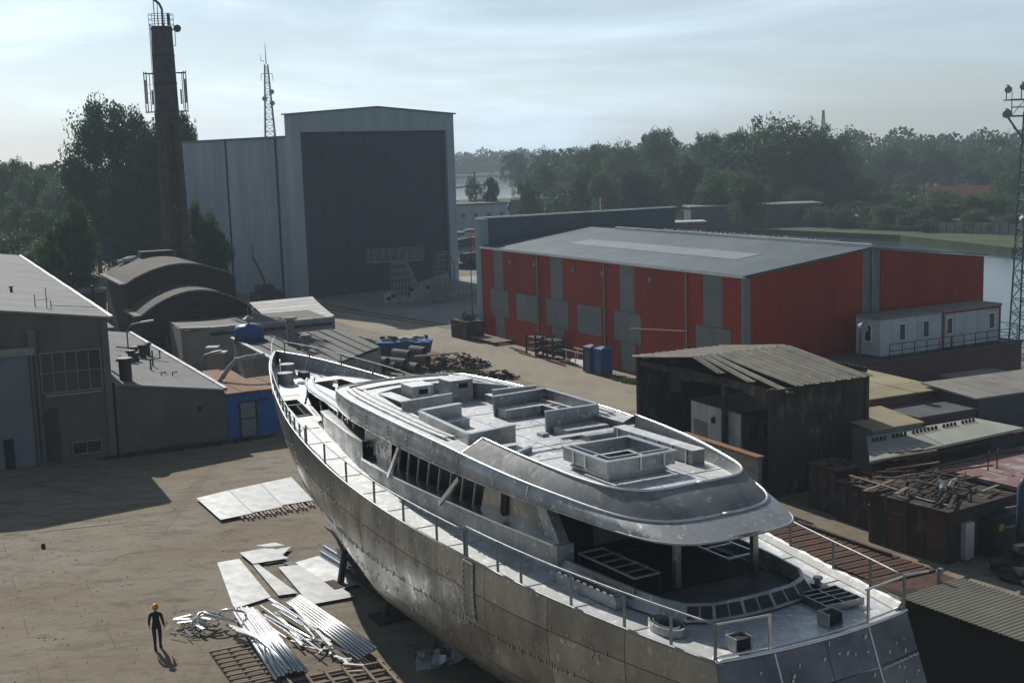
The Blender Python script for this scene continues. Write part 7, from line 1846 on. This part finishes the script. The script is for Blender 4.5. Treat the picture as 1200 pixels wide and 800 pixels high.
FAR = [(5,600,19.3,15),(17,560,21.8,19),(-4,330,14.0,5.0),(5,340,13.1,8),(23,480,14.9,14),(32,450,22.8,18),(37,430,23.2,14),(45,430,21.6,13),(48,400,25.1,16),(34,340,16.0,12.5),(45,330,17.9,14),(59,380,23.2,14),(63,360,24.4,15),(62,352,24.5,18),(72,345,28.2,27),(84,347,26.0,20),(90,355,18.4,13),(50,310,14.3,11),(53,285,13.7,11),(12,400,15.3,11),(22,350,17.0,12),(25,325,14.4,9.5),(113,420,16.4,9),(135,480,17.1,14.5),(142,470,18.1,17),(154,475,18.4,17),(165,480,18.4,17),(168,460,17.2,16),(165,430,16.5,15),(152,380,14.6,13),(143,390,11.3,11),(129,330,11.6,11),(130,420,9.3,9.0),(99,360,9.9,10),(40,345,15,11),(57,330,14,12),(62,318,10,9),(72,318,9,9),(80,320,8,8),(88,330,9,9),(96,395,14,12),(104,410,13,11),(122,440,13.5,12),(14,355,10,8)]
kinds = ['broad dark tree in the hazy belt beyond the river', 'rounded green tree in the belt beyond the river', 'lighter green tree in the belt beyond the river']
FAR_LABELS = ['single far hazy tree by the waterside building', 'left of two far hazy trees above the maroon building', 'single nearer dark tree by the waterside building', 'leftmost of the nearer dark trees above the maroon building', 'right of two far hazy trees above the maroon building', 'single far hazy tree above the parapet end', 'left of two middle distance trees above the parapet end', 'right of two middle distance trees above the parapet end', 'left of two middle distance trees left of the domed clump', 'right of two nearer dark trees above the parapet end', 'right of two nearer dark trees left of the domed clump', 'right of two middle distance trees left of the domed clump', 'third from left of the nearer dark trees in the domed clump, left half', 'fourth from left of the nearer dark trees in the domed clump, left half', 'leftmost of the nearer dark trees in the domed clump, right half', 'third from left of the nearer dark trees in the domed clump, right half', 'rightmost of the nearer dark trees in the domed clump, right half', 'leftmost of the nearer dark trees in the domed clump, left half', 'fifth from left of the nearer dark trees in the domed clump, left half', 'single middle distance tree above the maroon building', 'rightmost of the nearer dark trees above the maroon building', 'left of two nearer dark trees above the parapet end', 'left of two middle distance trees above the left garage', 'second from left of the far hazy trees above the left garage', 'rightmost of the far hazy trees above the left garage', 'leftmost of the far hazy trees above the wide red roofed house', 'second from left of the far hazy trees above the wide red roofed house', 'rightmost of the far hazy trees above the wide red roofed house', 'left of two middle distance trees behind the floodlight mast', 'right of two middle distance trees behind the floodlight mast', 'single middle distance tree above the wide red roofed house', 'single nearer dark tree behind the floodlight mast', 'right of two middle distance trees above the left garage', 'right of two nearer dark trees above the left garage', 'left of two nearer dark trees left of the domed clump', 'second from left of the nearer dark trees in the domed clump, left half', 'rightmost of the nearer dark trees in the domed clump, left half', 'second from left of the nearer dark trees in the domed clump, right half', 'fourth from left of the nearer dark trees in the domed clump, right half', 'left of two nearer dark trees above the left garage', 'left of two middle distance trees in the domed clump, right half', 'right of two middle distance trees in the domed clump, right half', 'leftmost of the far hazy trees above the left garage', 'second from left of the nearer dark trees above the maroon building']
for i, (x, y, h, w) in enumerate(FAR):
    tree(FAR_LABELS[i], x, y, h + .3, w * 1.05, PROTO[(i * 3 + (i // 5)) % 5], 'trees beyond the river')
LEFT = [('tree at the far left edge, its top thin against the sky', -116, 300, 21.5, 15, 0), ('tree second from the left edge behind the hall roof', -106, 290, 20.6, 15, 4), ('tree between the left pair and the tallest tree', -96, 280, 19.6, 14, 2), ('tree behind the tallest one, left of it', -72, 225, 21.4, 13, 3), ('dense tree just left of the chimney base', -58, 198, 18.7, 11, 1), ('low spreading tree far behind the hall roof', -99, 260, 12.5, 11, 0), ('dark tree partly hidden behind the tall left tree', -66, 240, 20, 12, 3)]
for lab, x, y, h, w, pi in LEFT: tree(lab, x, y, h, w, PROTO[pi], 'trees on the left')
tree('tallest tree at the left, rising beside the brick chimney', -65.0, 214, 29.8, 20, BIG, 'trees on the left')
tree('slightly lower tall tree touching the brick chimney', -55.5, 206, 27.6, 16, BIG, 'trees on the left')
tree('dark rounded bushy tree above the big hall roof', -55, 160, 14.8, 10.5, BUSH, 'trees on the left')
tree('dark narrow bushy tree between chimney and tall hangar', -38.9, 165, 14.0, 7.2, BUSH, 'trees on the left')
for i, (x, y, h) in enumerate(((-84, 230, 12), (-90, 210, 9), (-70, 190, 9), (-78, 205, 10))):
    tree(('undergrowth tree in the thicket at the far left, tallest of its row', 'low undergrowth tree just above the hall roof ridge', 'undergrowth tree nearest the dark rounded bushy tree', 'undergrowth tree between the thicket middle and the low one')[i], x, y, h, 11, PROTO[i % 4], 'thicket behind the hall')
# bushes on the far bank at right
BUSHES = [(84, 285, 5, 8), (92, 300, 6, 9), (100, 275, 4.5, 7), (106, 290, 6.5, 8), (114, 300, 7, 9), (78, 300, 5, 7), (122, 290, 6, 9), (96, 330, 6, 9), (112, 330, 7, 10), (130, 300, 7, 10), (70, 305, 5, 7), (118, 265, 6, 9), (104, 265, 3.6, 6), (88, 268, 3, 6), (140, 280, 7, 12), (120, 310, 5, 9), (94, 262, 2.6, 5), (98, 258, 2.4, 5), (109, 272, 4, 7), (86, 276, 3.5, 6), (91, 283, 5, 7), (99, 292, 5, 8), (108, 300, 6, 9), (75, 290, 4.5, 7), (72, 298, 5, 8), (113, 283, 4.5, 7), (120, 278, 5, 8), (127, 285, 6, 8), (134, 296, 7, 9), (103, 305, 6, 8), (86, 292, 5, 7), (95, 310, 6, 9)]
BUSH_LABELS = ['one more at right of the mid sized bushes right of the slipway shed', 'second from left of the tall bushes left of the concrete fence', 'single mid sized bush behind the concrete fence', 'second from left of the tall bushes behind the concrete fence', 'rightmost of the tall bushes behind the concrete fence', 'fourth from left of the mid sized bushes right of the slipway shed', 'leftmost of the tall bushes behind the floodlight mast', 'single tall bush right of the slipway shed', 'rightmost of the tall bushes left of the concrete fence', 'second from left of the tall bushes behind the floodlight mast', 'leftmost of the mid sized bushes right of the slipway shed', 'third from left of the tall bushes behind the floodlight mast', 'leftmost of the low bushes behind the floodlight mast', 'rightmost of the low bushes left of the concrete fence', 'one more at right of the tall bushes behind the floodlight mast', 'leftmost of the mid sized bushes behind the floodlight mast', 'leftmost of the low bushes behind the concrete fence', 'rightmost of the low bushes behind the concrete fence', 'rightmost of the low bushes behind the floodlight mast', 'leftmost of the low bushes left of the concrete fence', 'leftmost of the mid sized bushes left of the concrete fence', 'rightmost of the mid sized bushes left of the concrete fence', 'leftmost of the tall bushes behind the concrete fence', 'third from left of the mid sized bushes right of the slipway shed', 'second from left of the mid sized bushes right of the slipway shed', 'second from left of the mid sized bushes behind the floodlight mast', 'rightmost of the mid sized bushes behind the floodlight mast', 'fourth from left of the tall bushes behind the floodlight mast', 'fifth from left of the tall bushes behind the floodlight mast', 'third from left of the tall bushes left of the concrete fence', 'fifth from left of the mid sized bushes right of the slipway shed', 'leftmost of the tall bushes left of the concrete fence']
for i, (x, y, h, w) in enumerate(BUSHES):
    tree(BUSH_LABELS[i], x, y, h, w, BUSH if i % 2 else PROTO[i % 5], 'bushes on the far bank')
for (cx, cy, rx, ry, n, lab) in ((98, 250, 26, 9, 3000, 'tall rough grass along the far bank edge'), (84, 275, 16, 10, 2200, 'reeds and rough grass behind the red hall ridge')):
    q = MB(); r = random.Random(int(cx))
    for k in range(n):
        u, v = r.uniform(-1, 1) * rx, r.uniform(-1, 1) * ry; x, y = cx + u * .62 - v * .5, cy - u * .78 + v * .62 + 6; h_ = r.uniform(.3, 1.3); w_ = r.uniform(.15, .5); b_ = r.random() * 3
        q.add([(x - w_ * math.cos(b_), y - w_ * math.sin(b_), -.1), (x + w_ * math.cos(b_), y + w_ * math.sin(b_), -.1), (x + r.uniform(-.3, .3), y, h_)], [(0, 1, 2)])
    setting(q.build('bank_grass', 'grass', fix=False), lab, 'stuff')
# far woods as masses
def woods(nm, label, x0, y0, x1, y1, n, h, w, seed, m='leaf_dark'):
    r = random.Random(seed); q = MB()
    for k in range(n):
        t = (k + r.random()) / n; x, y = lerp(x0, x1, t), lerp(y0, y1, t) + r.uniform(-25, 25); hh = h * r.uniform(.7, 1.15)
        for j in range(520):
            v = Vector((r.gauss(0, 1), r.gauss(0, 1), r.gauss(0, 1))).normalized() * r.uniform(.75, 1.06)
            c = Vector((x + v.x * w, y + v.y * w, hh * .55 + v.z * hh * .48)); s_ = h * .04
            a = Vector((r.gauss(0, 1), r.gauss(0, 1), r.gauss(0, 1))).normalized() * s_ * r.uniform(.6, 1.4); b_ = a.cross(Vector((r.gauss(0, 1), r.gauss(0, 1), r.gauss(0, 1)))).normalized() * s_
            q.add([c - a, c + b_, c + a, c - b_], [(0, 1, 2, 3)])
    o = q.build(nm, m, fix=False); o['kind'] = 'stuff'; o['label'] = label
woods('far_woods', 'distant wooded shore fading into haze', -260, 1180, 260, 1190, 120, 21, 11, 5)
woods('far_woods', 'far belt of woodland along the right horizon', 60, 640, 520, 600, 110, 21, 10, 6)
woods('far_woods', 'wooded belt behind the single trees', 15, 500, 330, 500, 80, 17, 9, 7)
woods('far_woods', 'wooded ground behind the trees on the left', -260, 360, -70, 330, 50, 17, 8, 8)
woods('thicket', 'low dark thicket at the foot of the far trees', 10, 362, 110, 372, 60, 7, 4.5, 9)
woods('thicket', 'low thicket along the far bank edge', 84, 315, 150, 312, 40, 5, 4.0, 10, 'leaf')

# ================================================================== FAR BUILDINGS
def house(nm, label, x, y, rz, L_, W_, h, rise, wm_, rm_, cat='house', wins=0):
    t = thing(nm, label, cat, (x, y, -.1), RAD(rz))
    q = MB()
    if rise > 0: q.add([(0, 0, 0), (L_, 0, 0), (L_, W_, 0), (0, W_, 0), (0, 0, h), (L_, 0, h), (L_, W_, h), (0, W_, h), (0, W_ / 2, h + rise), (L_, W_ / 2, h + rise)], [(0, 1, 5, 4), (1, 2, 6, 9, 5), (2, 3, 7, 6), (3, 0, 4, 8, 7)])
    else: q.b2(0, L_, 0, W_, 0, h)
    q.build('wall', wm_, t)
    if rise > 0:
        for ya, yb_ in ((-.5, W_ / 2), (W_ + .5, W_ / 2)):
            q = MB(); q.slab([[(-.5, ya, h - .1), (L_ + .5, ya, h - .1)], [(-.5, yb_, h + rise + .15), (L_ + .5, yb_, h + rise + .15)]], .2); q.build('roof', rm_, t)
    else:
        q = MB(); q.b2(-.4, L_ + .4, -.4, W_ + .4, h, h + .3); q.build('roof', rm_, t)
    for k in range(wins): window(t, (L_ * (k + .5) / wins, -.05, h * .62), 1.0, .9, d=.14)
    return t
house('white_waterside_building', 'long pale two storey building by the water with small dark windows', -19, 317, 14, 19.5, 10, 6.6, 0, 'white_panel', 'felt_dark', 'building', 6)
house('waterside_shed', 'low dark roofed shed at the water left of the pale building', -24, 311, 14, 10, 6, 4.0, .8, 'dark_wall', 'felt_dark', 'shed')
house('red_roofed_house', 'wide house with long red tiled roof across the river', 113.5, 345, -6, 19, 11, 2.6, 3.8, 'dark_brick', 'red_tile')
house('red_roofed_house', 'smaller house with faded red roof left of the wide red roofed house', 100.5, 378, 10, 12, 8, 2.4, 2.0, 'dark_brick', 'red_tile')
house('garage', 'white roofed garage among far trees, right of the parked cars', 161, 482, 2, 11, 6, 3.6, 0, 'plaster2', 'whitewash', 'garage')
house('garage', 'white roofed garage among far trees, left of the parked cars', 131, 490, 4, 8, 6, 3.4, 0, 'plaster2', 'whitewash', 'garage')
house('garage', 'tiny pale roofed garage beside the left garage', 141, 492, 4, 6, 6, 3.4, 0, 'plaster2', 'whitewash', 'garage')
house('long_dark_building', 'long dark flat roofed riverside building behind the red hall', 43, 302, 3, 31, 9, 5.0, 0, 'dark_wall', 'grey_roof', 'building')
house('lower_dark_building', 'dark low wing with a pale ledge left of the long dark building', 33.5, 290, 2, 11, 5, 2.2, 0, 'dark_brick', 'whitewash', 'building')
house('slipway_shed', 'dark lean-to sloping down at the right end of the long dark building', 74.5, 300, 20, 8, 5, 2.0, .9, 'dark_wall', 'whitewash', 'shed')
house('maroon_building', 'dark maroon building half hidden by trees behind the parapet', 16, 372, 2, 28, 8, 8.0, 2.2, 'dark_brick', 'rust_dark', 'building', 7)
house('small_house', 'small dark house with a pale gable among the far trees', 2.5, 352, 20, 8, 7, 3.4, 2.6, 'dark_wall', 'dark_wall')
house('white_shed', 'pale flat shed among the trees left of the maroon building', 6.5, 392, 3, 13, 6, 5.0, 0, 'plaster2', 'whitewash', 'shed')
house('pale_house', 'pale house at the foot of the tall trees behind the long dark building', 84, 335, -20, 7, 6, 3.4, 2.4, 'plaster2', 'rust_dark')
house('far_shed', 'low dark shed behind the trees at the far left', -104, 232, 25, 22, 8, 4.5, 0, 'dark_wall', 'felt_dark', 'shed')
sh_ = house('pale_roofed_store', 'store with pale roof glimpsed between hall roof and boiler house', -58, 150, 25, 10, 12, 4.0, 0, 'dark_wall', 'grey_roof', 'store')
fc = thing('concrete_fence', 'grey concrete panel fence along the bank across the river', 'fence', (88, 268, -.1), RAD(-52))
for k in range(16):
    q = MB(); q.b2(2.0 * k + .12, 2.0 * k + 2.0, 0, .12, 0, 2.1); q.build('fence_panel', 'concrete', fc)
    q = MB(); q.b2(2.0 * k - .1, 2.0 * k + .1, -.05, .17, 0, 2.3); q.build('post', 'plaster', fc)
def far_car(x, y, m_, lab):
    t = thing('parked_car', lab, 'car', (x, y, -.1), .2, 'parked cars')
    q = MB(); q.add([(-2.1, -.85, .35), (2.1, -.85, .35), (2.15, -.8, .85), (1.1, -.7, .95), (.6, -.65, 1.45), (-1.2, -.65, 1.45), (-2.0, -.75, .95), (-2.1, .85, .35), (2.1, .85, .35), (2.15, .8, .85), (1.1, .7, .95), (.6, .65, 1.45), (-1.2, .65, 1.45), (-2.0, .75, .95)],
        [(0, 1, 2, 3, 4, 5, 6), (13, 12, 11, 10, 9, 8, 7)] + [(i, i + 7, (i + 1) % 7 + 7, (i + 1) % 7) for i in range(7)]); q.build('body', m_, t)
    for xx in (-1.3, 1.3):
        for yy in (-.85, .85):
            q = MB(); q.cyl((xx, yy - .1, .33), (xx, yy + .1, .33), .33, n=10); q.build('wheel', 'boot', t)
    q = MB(); q.b2(-1.1, .5, -.72, .72, 1.0, 1.35); q.build('window_band', 'glass', t)
for i, (x, y, m_) in enumerate(((139, 455, 'whitewash'), (144, 456, 'white_trim'), (149, 455, 'whitewash'), (146, 462, 'steel_mid'))):
    far_car(x, y, m_, 'white car parked under the far trees between the garages')
# boats across the channel
def boat(x, y, rz, L_, hm_, cm_, lab):
    t = thing('moored_boat', lab, 'boat', (x, y, -1.25), RAD(rz))
    q = MB(); w_ = L_ * .17
    secs = [(-L_ / 2, w_ * .8, w_ * .6), (-L_ / 4, w_, w_ * .8), (L_ / 6, w_, w_ * .7), (L_ / 2.6, w_ * .55, w_ * .25), (L_ / 2, .03, .02)]
    rows = [[(sx, -a, 1.3 + .12 * max(0, sx)), (sx, -b_, .0), (sx, b_, .0), (sx, a, 1.3 + .12 * max(0, sx))] for sx, a, b_ in secs]
    q.grid(rows); q.add([r[0] for r in rows] + [r[3] for r in rows], [(i, i + 1, i + 6, i + 5) for i in range(4)]); q.add(rows[0], [(0, 1, 2, 3)]); q.build('hull', hm_, t)
    q = MB(); q.b2(-L_ * .3, L_ * .05, -w_ * .6, w_ * .6, 1.35, 2.9); c = q.build('cabin', cm_, t)
    q = MB(); q.b2(-L_ * .31, L_ * .06, -w_ * .62, w_ * .62, 2.1, 2.5); q.build('window_band', 'glass', c)
    q = MB(); q.cyl((0, 0, 2.9), (0, 0, 5.2), .06); q.build('mast', 'steel_mid', t)
boat(-10.5, 292, 5, 9, 'red_plastic', 'whitewash', 'small red and white boat moored by the pale waterside building')
boat(-14.0, 284, 15, 12, 'rust_dark', 'rust_dark', 'dark work boat moored at the channel left of the red boat')
boat(-8.2, 301, 20, 7, 'steel_dark', 'whitewash', 'little boat with white cabin moored behind the red one')
boat(-6.4, 228, 40, 8, 'steel_dark', 'steel_dark', 'dark barge at the near quay beyond the red hall corner')
gt_ = thing('dock_gantry', 'thin gantry frame standing in the wide water beyond the pale building', 'gantry', (-14.5, 402, 0), RAD(8))
for x in (-5, 4.5):
    q = MB(); q.bar((x, 0, -2), (x, 0, 13.5), .35); q.build('post', 'steel_dark', gt_)
q = MB(); q.bar((-8, 0, 8.2), (8, 0, 9.4), .4); q.bar((-5, 0, 13), (4.5, 0, 13), .15); q.build('beam', 'steel_dark', gt_)
for i, (x, y, h) in enumerate(((-8.5, 345, 13.5), (-16, 330, 9))):
    tree('slender dark tree by the waterside building' if i == 0 else 'small tree rising over the waterside shed roof', x, y, h, 6.5 if i == 0 else 5, SLIM, 'trees beyond the river')
# thin antenna pole on the hangar apron etc.
tag(MB().cyl((0, 0, 0), (0, 0, 9.0), .05, n=5).build('guide_pole', 'steel_dark', None, loc=(-4.2, 138.6, 0)), 'thin dark pole at the left corner of the red hall', 'pole')

# ================================================================== HAZE
hz = MB(); hz.b2(-1600, 1600, -60, 1450, -3.6, 52.0)
ho = hz.build('haze', None)
hm_ = bpy.data.materials.new('summer_haze'); hm_.use_nodes = True
ht_ = hm_.node_tree; ht_.nodes.clear()
pv = ht_.nodes.new('ShaderNodeVolumePrincipled'); pv.inputs['Density'].default_value = 0.00042; pv.inputs['Color'].default_value = (0.74, 0.88, 1.0, 1); pv.inputs['Anisotropy'].default_value = 0.0
oo = ht_.nodes.new('ShaderNodeOutputMaterial'); ht_.links.new(pv.outputs[0], oo.inputs['Volume'])
ho.data.materials.append(hm_)
ho['kind'] = 'stuff'; ho['label'] = 'thin bluish summer haze over the river and yard'
